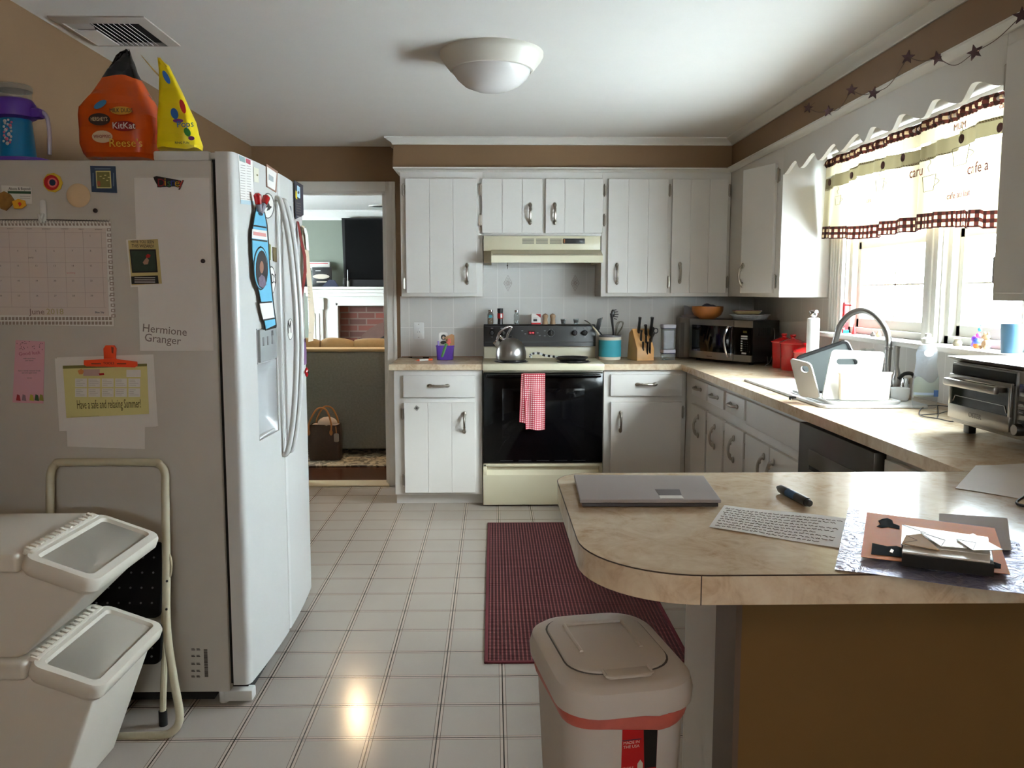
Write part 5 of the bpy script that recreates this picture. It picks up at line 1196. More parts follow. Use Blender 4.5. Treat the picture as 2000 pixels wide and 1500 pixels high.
# ---- sink
t = thing('sink', 'white drop in kitchen sink set in the counter under the window', 'sink', ((SK[0]+SK[1])/2, (SK[2]+SK[3])/2, CTZ))
SINKM = mat('sink_enamel', (238, 238, 238), .15, var=.01)
def rr2(x0, y0, x1, y1, r, z): return [(x, y, z) for x, y in rrect(x0, y0, x1, y1, r, 6)]
m = MB(SINKM); x0, x1, y0, y1 = SK; e = .012
def bowl(mb, a, b, c_, d):
    mb.loft([rr2(x0-e, y0-e, x1+e, y1+e, .03, CTZ+.0005)]*1+[rr2(x0-e, y0-e, x1+e, y1+e, .03, CTZ+.008)], caps=False) if False else None
ym = 3.60
o = rr2(x0-e, y0-e, x1+e, y1+e, .035, CTZ+.0012); o2 = rr2(x0-e+.003, y0-e+.003, x1+e-.003, y1+e-.003, .033, CTZ+.010); o3 = rr2(x0+.025, y0+.025, x1-.075, y1-.025, .05, CTZ+.010)
o4 = rr2(x0+.03, y0+.03, x1-.08, y1-.03, .05, CTZ-.0); o5 = rr2(x0+.045, y0+.045, x1-.095, y1-.045, .06, CTZ-.16)
m.loft([o, o2, o3, o4, o5], caps=False); m.raw(o5, [list(range(len(o5)))]); part('basin', m, t)
m = MB(SINKM); m.box(x0+.035, ym-.012, CTZ-.155, x1-.085, ym+.012, CTZ-.02, .006); part('divider', m, t)
m = MB(STEEL); m.lathe([(.045, CTZ-.158), (.04, CTZ-.155), (.02, CTZ-.157), (.001, CTZ-.157)], (1.46, 3.82, 0), 24); part('drain', m, t)
# faucet
YFa = 3.44; fx = onY(1733, 720, YFa).x; fb = Vector((fx, YFa, CTZ+.0105))
t = thing('faucet', 'tall brushed steel gooseneck faucet arching over the sink', 'faucet', fb)
ft = onY(1685, 607, YFa+.06).z
m = MB(STEEL); tip = onY(1630, 672, 3.60)
pk = [fb+Vector((0, 0, 0)), fb+Vector((0, 0, .12)), Vector((fx, YFa, onY(1738, 668, YFa).z))]
e1 = onY(1728, 640, YFa+.02); e2 = onY(1708, 616, YFa+.05); e3 = onY(1685, 606.5, YFa+.08); e4 = onY(1660, 614, YFa+.11); e5 = onY(1640, 638, YFa+.14)
path = smooth_pts(pk+[e1, e2, e3, e4, e5, tip], 6); m.tube(path, .0135, 14); m.lathe([(.03, 0), (.03, .006), (.019, .02), (.0165, .05)], fb, 22); m.lathe([(.016, .10), (.0175, .102), (.0175, .112), (.016, .114)], Vector((fx, YFa, CTZ+.10)), 20)
part('spout_neck', m, t)
m = MB(STEEL); d = (tip-e5).normalized(); m.tube([tip-d*.004, tip+d*.02, tip+d*.055], [.0145, .017, .019], 16); m.use(BLACKP).tube([tip+d*.055, tip+d*.058], .016, 14).box(tip.x-.022, tip.y-.006, tip.z-.03, tip.x-.012, tip.y+.006, tip.z-.005, .002); part('spray_head', m, t)
hb = onY(1742, 752, YFa-.03); 
m = MB(STEEL); m.tube([Vector((fx, YFa, onY(1740, 752, YFa).z)), onY(1752, 748, YFa-.03), ], [.014, .018], 14); q = onY(1752, 740, YFa-.035); m.tube([onY(1748, 757, YFa-.03), onY(1752, 746, YFa-.035), q, onY(1752, 728, YFa-.035), onY(1751, 715, YFa-.035), onY(1751, 680, YFa-.035), onY(1752, 676, YFa-.035)], [.012, .021, .020, .012, .009, .0135, .015], 16); part('lever_handle', m, t)
# soap dispenser (green) behind the board
c = Vector((1.765, 3.72, CTZ)); cx = onY(1699, 680, 3.72).x; c.x = cx; zc_ = onY(1699, 690, 3.72).z
t = thing('soap_pump', 'hand soap bottle with green collar and white pump behind the large cutting board', 'soap dispenser', c)
m = MB(GLASSD); m.lathe([(.001, 0), (.032, 0), (.034, .01), (.034, .12), (.02, .14), (.014, .145)], c, 24); part('bottle_body', m, t)
m = MB(GREEN); m.lathe([(.013, .14), (.013, zc_-CTZ)], c, 16); part('collar', m, t)
m = MB(PLW); zq = zc_-CTZ; m.lathe([(.006, zq), (.006, zq+.012), (.02, zq+.014), (.016, zq+.022), (.001, zq+.023)], c, 16); m.tube([c+Vector((0, 0, zq+.016)), c+Vector((-.035, .01, zq+.014)), c+Vector((-.042, .01, zq+.006))], .005, 8); part('pump', m, t)
# black strainer / brush caddy and small tap right of faucet
cx = onY(1772, 765, 3.34).x; c = Vector((min(cx, 1.79), 3.34, CTZ))
t = thing('sponge_caddy', 'small black and chrome caddy beside the faucet', 'caddy', c)
m = MB(CHROME); m.lathe([(.001, .0), (.026, 0), (.028, .06), (.024, .085), (.026, .09)], c, 20); part('cup', m, t)
m = MB(BLACKP); m.tube(smooth_pts([c+Vector((-.04, 0, .085)), c+Vector((-.015, 0, .105)), c+Vector((.015, 0, .105)), c+Vector((.028, 0, .08)), c+Vector((.0, -.01, .05)), c+Vector((-.03, -.02, .03))], 5), .008, 10); part('strap', m, t)
# detergent bottle
Y = 3.05; cx = onY(1809, 720, Y).x; c = Vector((min(cx, 1.765), Y, CTZ)); cx = c.x
def DZ_(py): return onY(1809, py, Y).z-CTZ
t = thing('detergent_bottle', 'large clear detergent bottle with white cap and pale green label on the counter', 'bottle', c)
CLP = glass('clear_bottle_plastic', tint=(246, 249, 252), dens=.14, col=(225, 232, 242))
w = .048
m = MB(CLP); rings = []
hT = DZ_(672)
for f_, s in ((0, .82), (.01, .9), (.12, 1.0), (.3, 1.02), (.45, 1.0), (.62, .86), (.74, .80), (.86, .86), (.95, .68), (1.0, .36)):
    rings.append([(cx+math.cos(2*PI*k/28)*w*s, Y+math.sin(2*PI*k/28)*w*s*.62, CTZ+.001+hT*f_) for k in range(28)])
m.loft(rings); part('bottle_body', m, t)
m = MB(PLW); m.lathe([(.017, hT), (.022, hT+.004), (.022, hT+.02), (.012, hT+.028), (.010, hT+.04), (.001, hT+.042)], (cx, Y, CTZ), 20); m.prism(ell(0, 0, .018, .014, 18), .003, frame((cx-.008, Y-.026, CTZ+hT*.87), (1, 0, 0), (0, 0, 1))); part('cap', m, t)
m = MB(glass('mint_label', dens=.42, col=(222, 242, 236))); n = 14
m.grid(lambda u, v: (cx+math.cos(PI*(1.06+.88*u))*w*1.03, Y+math.sin(PI*(1.06+.88*u))*w*.66, CTZ+hT*(.2+(.26+.05*math.sin(u*9))*v)), 16, 6, 0)
m.use(mat('label_blue', (80, 120, 190), .5)).box(cx+.018, Y-.033, CTZ+hT*.2, cx+.034, Y-.026, CTZ+hT*.3); m.use(mat('label_sky', (180, 205, 235), .5)).grid(lambda u, v: (cx+math.cos(PI*(1.08+.84*u))*w*1.035, Y+math.sin(PI*(1.08+.84*u))*w*.665, CTZ+hT*(.22+.04*v)), 12, 2, 0); part('paper_label', m, t)
# folded white cloth / cup left of bottle
cx = onY(1755, 770, 3.10).x; c = Vector((cx, 3.10, CTZ+.0125))
c = Vector((onY(1758, 770, 3.2).x, 3.2, CTZ+.012))
m = MB(mat('white_mug', (235, 238, 240), .3)); m.lathe([(.001, 0), (.028, 0), (.034, .012), (.036, .05), (.034, .05), (.026, .008), (.001, .006)], c, 24); solo('white_cup', m, 'small white cup on the sink ledge near the faucet', 'cup', c)
# dish rack area: drainer, boards, tray, food container
RX0, RX1, RY0, RY1 = 1.315, 1.60, 3.09, 3.50; zr = CTZ+.0105
t = thing('dish_drainer', 'low white plastic dish drainer sitting over the near half of the sink', 'dish rack', ((RX0+RX1)/2, (RY0+RY1)/2, zr))
m = MB(PLW); m.loft([rr2(RX0, RY0, RX1, RY1, .03, zr), rr2(RX0-.004, RY0-.004, RX1+.004, RY1+.004, .03, zr+.012), rr2(RX0+.004, RY0+.004, RX1-.004, RY1-.004, .03, zr+.012), rr2(RX0+.01, RY0+.01, RX1-.01, RY1-.01, .03, zr+.004)]); part('tray', m, t)
for k in range(9): y = RY0+.04+k*.042; m = MB(PLW); m.box(RX0+.02, y, zr+.004, RX1-.02, y+.006, zr+.011); part('rib', m, t)
def plate3(mat_, pts, th, name, label, cat, hole=None, rim=None):
    """flat panel given by four world corners (bl, br, tr, tl)"""
    bl, br, tr, tl = [Vector(p) for p in pts]; M = frame(bl, br-bl, tl-bl); Mi = M.inverted()
    q = [Mi @ p for p in (bl, br, tr, tl)]; P = [(v.x, v.y) for v in q]
    out = []                                                   # rounded corners
    for i in range(4):
        a, b, c_ = Vector(P[i-1]), Vector(P[i]), Vector(P[(i+1) % 4]); rr_ = .018
        d0 = (a-b).normalized()*rr_; d1 = (c_-b).normalized()*rr_
        for k in range(5): s = k/4; out.append(tuple(b+d0*(1-s)**2+d1*s**2))
    bm_ = MB(mat_)
    if hole:
        import mathutils
        u0, u1, v0, v1 = hole; W_ = (br-bl).length
        hx0, hx1, hy0_, hy1_ = hole
        hp = rrect(hx0, hy0_, hx1, hy1_, (hy1_-hy0_)/2*.98, 5)
        cu = bpy.data.curves.new('b', 'CURVE'); cu.dimensions = '2D'; cu.fill_mode = 'BOTH'; cu.extrude = th/2
        for ring in (out, hp):
            sp = cu.splines.new('POLY'); sp.points.add(len(ring)-1)
            for p_, v in zip(sp.points, ring): p_.co = (v[0], v[1], 0, 1)
            sp.use_cyclic_u = True
        o_ = bpy.data.objects.new('b', cu); me = bpy.data.meshes.new_from_object(o_)
        bm_.raw([v.co.copy() for v in me.vertices], [list(p.vertices) for p in me.polygons], M)
        bpy.data.objects.remove(o_); bpy.data.curves.remove(cu); bpy.data.meshes.remove(me)
    else: bm_.prism(out, th, M, .001, 1, -th/2)
    if rim: bm_.use(rim).tube([M @ Vector((x, y, 0)) for x, y in out], th*.9, 6, closed=True)
    return solo(name, bm_, label, cat, bl)
zb = zr+.0165
Bp = lambda px, py, Y: onY(px, py, Y)
bl, br, tr, tl = Bp(1584, 787, 3.17), Bp(1601, 789, 3.16), Bp(1582, 708, 3.2), Bp(1545, 699, 3.24)
bl = Bp(1568, 786, 3.2)
def fixz(p, z): return Vector((p.x, p.y, z))
plate3(PLW, (fixz(Bp(1562, 780, 3.22), zb), fixz(Bp(1602, 788, 3.15), zb), Bp(1583, 710, 3.15), Bp(1543, 699, 3.22)), .008, 'cutting_board', 'small white cutting board with hand hole, tilted at the left of the drainer', 'cutting board', hole=(.018, .052, .105, .132))
plate3(mat('grey_tray', (78, 84, 84), .6), (fixz(Bp(1590, 780, 3.36), zb), fixz(Bp(1700, 788, 3.30), zb), Bp(1655, 667, 3.30), Bp(1556, 700, 3.38)), .01, 'serving_board', 'grey board with a black rim standing between the white boards', 'tray', rim=BLACKP)
plate3(PLW, (fixz(Bp(1604, 789, 3.12), zb), fixz(Bp(1712, 789, 3.12), zb), Bp(1727, 688, 3.17), Bp(1624, 683, 3.17)), .009, 'cutting_board', 'large white cutting board with hand hole standing in the drainer', 'cutting board', hole=(.068, .155, .138, .162))
m = MB(mat('translucent_cream', (246, 240, 225), .35, trans=.3)); a, b = Bp(1638, 789, 3.098), Bp(1743, 738, 3.098); w0 = b.x-a.x
m.loft([[(a.x+w0*.5+(x)*s, 3.10+y*s-.0, zb+z) for x, y in rrect(-w0/2, -.0, w0/2, .016, .007, 3)] for s, z in ((.9, 0), (.95, .004), (1, .10), (1.03, .103), (1.03, .108))])
solo('food_container', m, 'shallow cream plastic container leaning in front of the large cutting board', 'container', (a.x+w0/2, 3.10, zb))
m = MB(BLACKP); c = C(1548, 772); m.box(1.33, 3.60, CTZ+.0105, 1.36, 3.615, CTZ+.018, .002); m.use(CHROME).box(1.332, 3.585, CTZ+.0105, 1.358, 3.6, CTZ+.022, .003)
c = onZ(1549, 782, CTZ+.01); m = MB(BLACKP); m.box(c.x-.012, c.y, c.z, c.x+.014, c.y+.02, c.z+.016, .004); m.use(CHROME).box(c.x-.01, c.y-.004, c.z, c.x+.014, c.y, c.z+.008, .002)
solo('sink_clip', m, 'small black and chrome clip on the front rim of the sink', 'clip', c)
# wire trivet near toaster
WIRE = mat('dark_wire', (45, 42, 48), .4, metal=.6)
q = [C(1797, 812), C(1803, 797), C(1830, 793), C(1866, 800), C(1866, 824), C(1830, 819)]
m = MB(WIRE); up = Vector((0, 0, .003))
m.tube(smooth_pts([p+up for p in q], 6, True), .002, 6, closed=True); m.tube([q[0]+up, (q[1]+q[4])/2+up, q[3]+up], .0018, 6); m.tube(smooth_pts([q[2]+up, (q[1]+q[4])/2+up*2, q[5]+up], 5), .0018, 6)
solo('wire_trivet', m, 'thin dark wire trivet lying on the counter left of the toaster oven', 'trivet', q[0])
# window stool things
zs_ = WZ0+.0005
def SX_(px, py=640, X=1.79): return onX(px, py, X)
X = 1.79
p = onX(1650, 645, X); m = MB(REDM); m.box(X-.012, p.y-.012, zs_, X+.012, p.y+.012, zs_+.155, .002); m.use(mat('white_marks', (235, 200, 200), .5)).box(X-.0125, p.y-.0125, zs_+.02, X-.006, p.y+.0125, zs_+.028).box(X-.0125, p.y-.0125, zs_+.06, X-.006, p.y+.0125, zs_+.066); m.use(BLUEP).box(X-.014, p.y-.016, zs_, X+.014, p.y-.0125, zs_+.018, .001)
m.use(REDM).box(X-.01, p.y-.09, zs_+.14, X-.006, p.y-.01, zs_+.146)
solo('red_thermometer', m, 'tall narrow red stand at the far end of the window sill', 'ornament', (X, p.y, zs_))
p = onX(1668, 645, X); m = MB(REDM); m.lathe([(.001, 0), (.012, 0), (.009, .012), (.003, .04), (.001, .052)], (X, p.y, zs_), 14); solo('red_cone', m, 'tiny red cone figurine on the window sill', 'figurine', (X, p.y, zs_))
for px, col, h, lb, nm in ((1705, (70, 60, 55), .022, 'tiny dark scribbled pebble on the window sill behind the faucet', 'pebble'), (1716, (210, 170, 140), .03, 'small tan shell on the window sill behind the faucet', 'shell')):
    p = onX(px, 655, X); m = MB(mat(nm+'_mat', col, .5, var=.3, nscale=80)); m.lathe([(.001, 0), (.012, 0), (.015, h*.4), (.006, h*.9), (.001, h)], (X, p.y, zs_), 12, sx=.8); solo(nm, m, lb, 'ornament', (X, p.y, zs_))
p = onX(1870, 672, X); m = MB(mat('tiny_pot', (120, 112, 95), .5, var=.3)); m.lathe([(.001, 0), (.014, 0), (.017, .012), (.011, .024), (.014, .028), (.001, .028)], (X, p.y, zs_), 14); solo('tiny_pot', m, 'tiny brown grey pot on the window sill', 'pot', (X, p.y, zs_))
p = onX(1908, 672, X); m = MB(mat('toy_rainbow_orange', (245, 130, 60), .4))
y = p.y
for k, (col, dz, r, dy) in enumerate((((240, 110, 50), .006, .013, 0), ((80, 110, 220), .020, .013, 0), ((130, 70, 200), .030, .012, .014), ((230, 90, 190), .044, .009, -.006), ((80, 200, 220), .066, .007, -.013), ((150, 220, 235), .082, .004, -.018))):
    m.use(mat('toy_colour_%s' % 'abcdef'[k], col, .4)).sph((X, y+dy, zs_+dz+.004), r, 12, 1, 1, 1.1)
m.use(mat('toy_tail', (120, 70, 200), .4)).tube([(X, y+.012, zs_+.024), (X, y+.035, zs_+.008)], [.009, .003], 10)
solo('rainbow_toy_bird', m, 'small rainbow coloured toy on the window sill', 'toy', (X, y, zs_))
p = onX(1926, 680, X); m = MB(mat('bear_resin', (185, 150, 115), .6, var=.15)); y = p.y
m.sph((X, y, zs_+.018), .018, 14, .9, .9, 1.0); m.sph((X, y+.003, zs_+.046), .013, 14); m.sph((X, y+.013, zs_+.058), .005, 8); m.sph((X, y-.008, zs_+.058), .005, 8); m.sph((X-.009, y+.006, zs_+.044), .006, 8); m.sph((X-.012, y+.015, zs_+.008), .008, 8); m.sph((X-.012, y-.013, zs_+.008), .008, 8); m.tube([(X-.01, y-.012, zs_+.03), (X-.014, y-.026, zs_+.018)], .005, 8)
solo('bear_figurine', m, 'small tan sitting bear figurine on the window sill', 'figurine', (X, y, zs_))
p = onX(1976, 680, 1.77); m = MB(mat('blue_tumbler', (105, 150, 185), .35)); m.lathe([(.001, 0), (.032, 0), (.037, .1), (.035, .1), (.030, .004), (.001, .003)], (1.77, p.y, zs_), 28); solo('blue_cup', m, 'plain blue tumbler on the near end of the window sill', 'cup', (1.77, p.y, zs_))
# ================================================================ peninsula things
PZ = CTZ+.0002
def N(px, py, z=CTZ): return onZ(px, py, z)
def sheet(pts, name, label, cat, mat_, z=PZ, th=.0006, wav=.0, extra=None, curl=0):
    a, b, c_, d = [N(*p) for p in pts]                        # near-left, near-right, far-right, far-left
    m = MB(mat_)
    def fn(u, v):
        p = a*(1-u)*(1-v)+b*u*(1-v)+c_*u*v+d*(1-u)*v
        return (p.x, p.y, z+th+wav*(1+math.sin(u*7+v*3))*.5*(.3+v*.2)+curl*(u**6))
    m.grid(lambda u, v: fn(u, v), 16, 10, th)
    if extra: extra(m, fn)
    return solo(name, m, label, cat, Vector((a.x, a.y, z)))
# laptop
a, b, c_, d = N(1133, 991), N(1408, 991), N(1374, 942), N(1121, 940)
ang = math.atan2(b.y-a.y, b.x-a.x)
t = thing('laptop', 'closed grey laptop lying at the back left of the peninsula', 'laptop', (a.x, a.y, CTZ), 0)
m = MB(mat('laptop_base', (60, 56, 56), .4)); z = CTZ+.0005; lw = b-a; ld = d-a; L3 = [a, b, c_, d]
def quadprism(mb, z0, z1, ins=0):
    ce = (a+b+c_+d)/4; P = [p+(ce-p).normalized()*ins for p in L3]; mb.prism([(p.x, p.y) for p in P], z1-z0, Matrix.Translation((0, 0, z0)), .001, 1)
quadprism(m, z, z+.008, .006); part('base', m, t); m = MB(LAPTOP); quadprism(m, z+.009, z+.016); 
s0, s1, s2, s3 = N(1279, 956, z+.016), N(1327, 956, z+.016), N(1334, 974, z+.016), N(1292, 974, z+.016)
m.use(mat('laptop_sticker', (95, 88, 92), .5)).prism([(p.x, p.y) for p in (s0, s1, s2, s3)], .0006, Matrix.Translation((0, 0, z+.0158)))
l0, l1, l2, l3 = N(1287, 968, z+.016), N(1331, 968, z+.016), N(1336, 974, z+.016), N(1290, 974, z+.016)
m.use(PAPER).prism([(p.x, p.y) for p in (l0, l1, l2, l3)], .0004, Matrix.Translation((0, 0, z+.0163))); part('lid', m, t)
# marker
a, b = N(1519, 960), N(1581, 992); r = .0095; a.z = b.z = CTZ+r; d_ = b-a
m = MB(BLACKP); m.tube([a, a+d_*.08, a+d_*.1, a+d_*.34], [.004, .0075, r*.95, r], 14); m.use(mat('marker_band', (25, 70, 110), .4)).tube([a+d_*.34, a+d_*.62], r*.98, 14); m.use(BLACKP).tube([a+d_*.62, a+d_*.93, a+d_*.93, b], [r, r, r*.8, r*.75], 14)
solo('black_marker', m, 'thick black marker with a dark blue band lying on the peninsula', 'marker', a-Vector((0, 0, r)))
# handwritten letter
def scribble(m, fn):
    m.use(INKL)
    for row in range(9):
        v = .08+row*.095; u = .04+.01*math.sin(row*3)
        while u < (.93 if row % 3 else .8):
            w_ = random.uniform(.018, .05); pts_ = [Vector(fn(u+w_*k/5, v+random.uniform(-.018, .018)))+Vector((0, 0, .0006)) for k in range(6)]
            m.tube(pts_, .0007, 3); u += w_+.012
sheet(((1385, 1030), (1640, 1072), (1656, 1014), (1415, 988)), 'handwritten_letter', 'white handwritten letter lying between laptop and colourful papers', 'paper', PAPER, wav=.004, extra=scribble)
sheet(((1866, 954), (2060, 985), (2050, 905), (1906, 910)), 'paper_sheet', 'plain pale sheet lying at the far right corner of the peninsula', 'paper', PAPER, wav=.003)
# clear sleeve, grey sheet, orange sheet
sheet(((1630, 1114), (2030, 1166), (1990, 1060), (1657, 994)), 'plastic_sleeve', 'crinkled silvery lilac plastic sleeve under the orange sheet, overhanging the counter edge', 'plastic sleeve', FOIL, wav=.006)
sheet(((1830, 1085), (1975, 1085), (1967, 1021), (1834, 1012)), 'grey_sheet', 'grey brown sheet under the right side of the envelopes', 'paper', mat('grey_brown_paper', (168, 152, 140), .8), z=PZ+.009)
BAT = mat('orange_sheet_black', (24, 25, 27), .95, spec=.05)
def prints(m, fn):
    m.use(BAT)
    def blob(P, dz=.0005):
        pp = [Vector(fn(u, v))+Vector((0, 0, dz)) for u, v in P]; n = len(pp); m.raw(pp+[p+Vector((0, 0, .0006)) for p in pp], [list(range(n))[::-1], list(range(n, 2*n))]+[[i, (i+1) % n, n+(i+1) % n, n+i] for i in range(n)])
    blob([(.10, .80), (.13, .86), (.17, .9), (.21, .86), (.22, .78), (.27, .74), (.27, .66), (.18, .68), (.13, .64), (.09, .66), (.12, .72)])
    blob([(.07, .06), (.48, .08), (.48, .26), (.30, .24), (.25, .28), (.18, .25), (.07, .28)])
    blob([(.55, .10), (.80, .05), (.95, .08), (.96, .16), (.88, .22), (.7, .16)])
    m.use(WOOD); blob([(.2, .14), (.22, .12), (.23, .18), (.21, .2)], .0012); blob([(.38, .14), (.42, .11), (.43, .17), (.4, .19)], .0012)
sheet(((1681, 1099), (1972, 1134), (1942, 1042), (1693, 1010)), 'orange_flyer', 'orange flyer with black silhouettes lying on the plastic sleeve', 'flyer', mat('orange_paper', (232, 140, 70), .7), z=PZ+.0095, extra=prints)
# notebook box
a, b, c_, d = N(1762, 1085, CTZ+.03), N(1942, 1106, CTZ+.03), N(1935, 1065, CTZ+.03), N(1762, 1048, CTZ+.03)
m = MB(BLACKP); zb_ = PZ+.0125; m.prism([(p.x, p.y) for p in (a, b, c_, d)], .02, Matrix.Translation((0, 0, zb_)), .001, 1); m.use(PAPERG).prism([(p.x, p.y) for p in (a+Vector((.003, .006, 0)), b+Vector((-.003, .006, 0)), c_+Vector((-.003, -.003, 0)), d+Vector((.003, -.003, 0)))], .003, Matrix.Translation((0, 0, zb_+.0195)))
solo('black_notebook', m, 'thick black notebook with white top under the envelopes', 'notebook', Vector((a.x, a.y, zb_)))
ez = zb_+.0235
def env(pts, z, nm, lb, mt):
    P = [N(*p, z=CTZ+.04) for p in pts]; m = MB(mt); m.prism([(p.x, p.y) for p in P], .0012, Matrix.Translation((0, 0, z)))
    m.use(INKL).tube([Vector((P[0].x, P[0].y, z+.0013)), sum(P, Vector())/len(P)+Vector((0, 0, z+.0013-sum(p.z for p in P)/len(P))), Vector((P[-1].x, P[-1].y, z+.0013))], .0004, 3)
    solo(nm, m, lb, 'envelope', Vector((P[0].x, P[0].y, z)))
env(((1760, 1060), (1935, 1080), (1930, 1046), (1762, 1022)), ez, 'envelope', 'long white envelope at the bottom of the envelope pile', PAPERG)
env(((1762, 1060), (1835, 1074), (1800, 1042), (1770, 1045)), ez+.0022, 'envelope', 'brown paper envelope flap at the left of the pile', PAPERT)
env(((1838, 1069), (1888, 1072), (1862, 1048), (1798, 1042)), ez+.0044, 'envelope', 'bright white square envelope in the middle of the pile', PAPERG)
env(((1900, 1079), (1958, 1078), (1900, 1046), (1868, 1058)), ez+.0066, 'envelope', 'topmost white envelope pointing right over the notebook edge', PAPERG)
m = MB(WIRE); p = N(2000, 990); m.tube(smooth_pts([p+Vector((-.008, 0, .004)), p+Vector((.02, -.02, .006)), p+Vector((.05, -.02, .02)), p+Vector((.04, .03, .02)), p+Vector((0, .02, .008))], 5, True), .003, 8, closed=True)
solo('wire_loop', m, 'thin dark wire loop at the right edge of the peninsula', 'wire', p)
# ================================================================ things on the refrigerator
G = 'magnets and papers on the refrigerator side'
SPY = FY0
def FM(px, py, off=.0005): c = onY(px, py, SPY); return frame((c.x, SPY-off, c.z), (1, 0, 0), (0, 0, 1))
def SP(pts): return [(onY(x, y, SPY).x, onY(x, y, SPY).z) for x, y in pts]
FR = frame((0, SPY, 0), (1, 0, 0), (0, 0, 1))
def flat(mb, mat_, pts, z, th=.0006): mb.use(mat_).prism(SP(pts), th, FR @ Matrix.Translation((0, 0, z))); return mb
def pl_(mb, mat_, pts, z, r=.0008):
    mb.use(mat_).tube([FR @ Vector((x, y, z)) for x, y in SP(pts)], r, 4)
def txt(mb, mat_, s, px, py, size, z=.001, sx=1, align='CENTER', rot=0):
    c = onY(px, py, SPY); mb.use(mat_).text(s, size, frame((c.x, SPY-z, c.z), (math.cos(rot), 0, math.sin(rot)), (-math.sin(rot), 0, math.cos(rot))), .0002, align, sx)
PXM = 1/615.0
# drawing sheet
m = MB(PAPER); flat(m, PAPER, ((262, 347), (409, 347), (417, 685), (274, 685)), .0004)
c = onY(285, 640, SPY)
txt(m, INKL, 'Hermione', 322, 645, .036, .0014, .95, rot=R(-6)); txt(m, INKL, 'Granger', 318, 663, .036, .0014, .95, rot=R(-6))
solo('drawing_paper', m, 'tall white sheet of paper with pencil writing at its bottom on the refrigerator side', 'paper', (c.x, SPY, c.z), G)
# colourful letters magnet
m = MB(BLACKP)
cols = [(40, 40, 50), (150, 30, 40), (220, 160, 40), (60, 120, 60), (40, 60, 150), (215, 170, 40), (170, 50, 40)]
for k, ch in enumerate('Disney'):
    c = onY(316+k*7.6, 358-(k % 2)*1.5, SPY); m.use(BLACKP).text(ch, .042, frame((c.x, SPY-.003, c.z), (1, 0, 0), (0, 0, 1)), .0016); m.use(mat('letter_'+ch, cols[k+1], .4)).text(ch, .034, frame((c.x+.0005, SPY-.0052, c.z), (1, 0, 0), (0, 0, 1)), .0006)
flat(m, BLACKP, [(302, 352), (300, 346), (306, 344), (340, 350), (354, 353), (354, 360), (345, 364), (310, 366)], .0012, .001)
solo('letter_magnet', m, 'small magnet of colourful tangled letters at the top of the drawing paper', 'magnet', (onY(327, 357, SPY).x, SPY, onY(327, 357, SPY).z), G)
# wizard poster
m = MB(PAPER); flat(m, PAPER, ((247, 468), (311, 464), (321, 557), (256, 561)), .002, .0008); flat(m, mat('parchment', (205, 185, 125), .7), ((251, 470), (309, 467), (317, 554), (258, 557)), .0026)
flat(m, BLACKP, ((254, 487), (305, 487), (309, 532), (259, 533)), .003); flat(m, mat('dark_leaves', (40, 56, 44), .6, var=.5, nscale=60), ((257, 490), (303, 490), (306, 529), (261, 530)), .0035)
flat(m, mat('face_tone', (180, 135, 110), .6), [(284, 507), (288, 503), (292, 508), (290, 516), (283, 517), (280, 513)], .004); flat(m, REDM, [(286, 499), (290, 496), (295, 498), (294, 503), (287, 504)], .004)
flat(m, BLACKP, ((257, 540), (309, 538), (311, 554), (258, 555)), .003)
txt(m, INK, 'HAVE YOU SEEN', 279, 472.5, .0135, .0036, .72, rot=R(-1)); txt(m, INK, 'THIS WIZARD?', 280, 481, .0135, .0036, .78, rot=R(-1))
m.use(PAPER); 
for k in range(3): c = onY(284, 542.5+k*4.2, SPY); m.box(c.x-.032, SPY-.0042, c.z-.001, c.x+.032, SPY-.0036, c.z+.001)
solo('wizard_flyer', m, 'parchment coloured flyer with a dark photo over the drawing paper left edge', 'flyer', (onY(284, 512, SPY).x, SPY-.002, onY(284, 561, SPY).z), G)
# round dark magnets
for px, py, lb in ((187, 411.5, 'tiny round dark magnet alone between calendar and blue magnet'), (397, 510, 'tiny round dark magnet holding the drawing paper at its right edge')):
    M = FM(px, py); m = MB(mat('dark_magnet', (48, 36, 36), .4)); m.lathe([(.001, 0), (.0068, 0), (.0068, .004), (.004, .006), (.001, .0065)], M=M, n=18); solo('round_magnet', m, lb, 'magnet', M.translation, G)
# cream seashell magnet
M = FM(154, 382); m = MB(mat('shell_cream', (228, 200, 160), .5, var=.08)); m.lathe([(.036, .0), (.0365, .003), (.031, .008), (.018, .011), (.001, .012)], M=M, n=28); solo('round_magnet', m, 'round cream coloured disc magnet left of the blue framed one', 'magnet', M.translation, G)
M = FM(104, 357); m = MB(mat('magnet_yellow', (225, 190, 60), .5)); m.lathe([(.030, 0), (.030, .003), (.001, .0032)], M=M, n=9); m.use(REDM).lathe([(.024, .003), (.001, .0042)], M=M @ Matrix.Translation((-.003, 0, 0)), n=24); m.use(mat('magnet_pink', (225, 110, 110), .5)).lathe([(.015, .004), (.001, .0046)], M=M, n=20); m.use(NAVY).lathe([(.010, .0045), (.001, .0052)], M=M, n=9)
solo('flower_magnet', m, 'round red and yellow magnet with a navy centre', 'magnet', M.translation, G)
m = MB(NAVY); flat(m, NAVY, ((177, 324), (226, 325), (229, 377), (180, 375)), .0005, .003); flat(m, PALEY, ((188, 334), (217, 334), (219, 368), (190, 368)), .0035); flat(m, OLIVE, ((190, 336), (215, 336), (217, 366), (192, 366)), .004)
flat(m, mat('brick_print', (170, 90, 60), .6), ((191, 354), (197, 354), (198, 364), (192, 364)), .0046); 
for x, y in ((196, 344), (205, 342), (212, 346), (202, 348), (209, 352)): flat(m, PALEY, ((x, y), (x+4, y), (x+4, y+1.6), (x, y+1.6)), .0046, .0003)
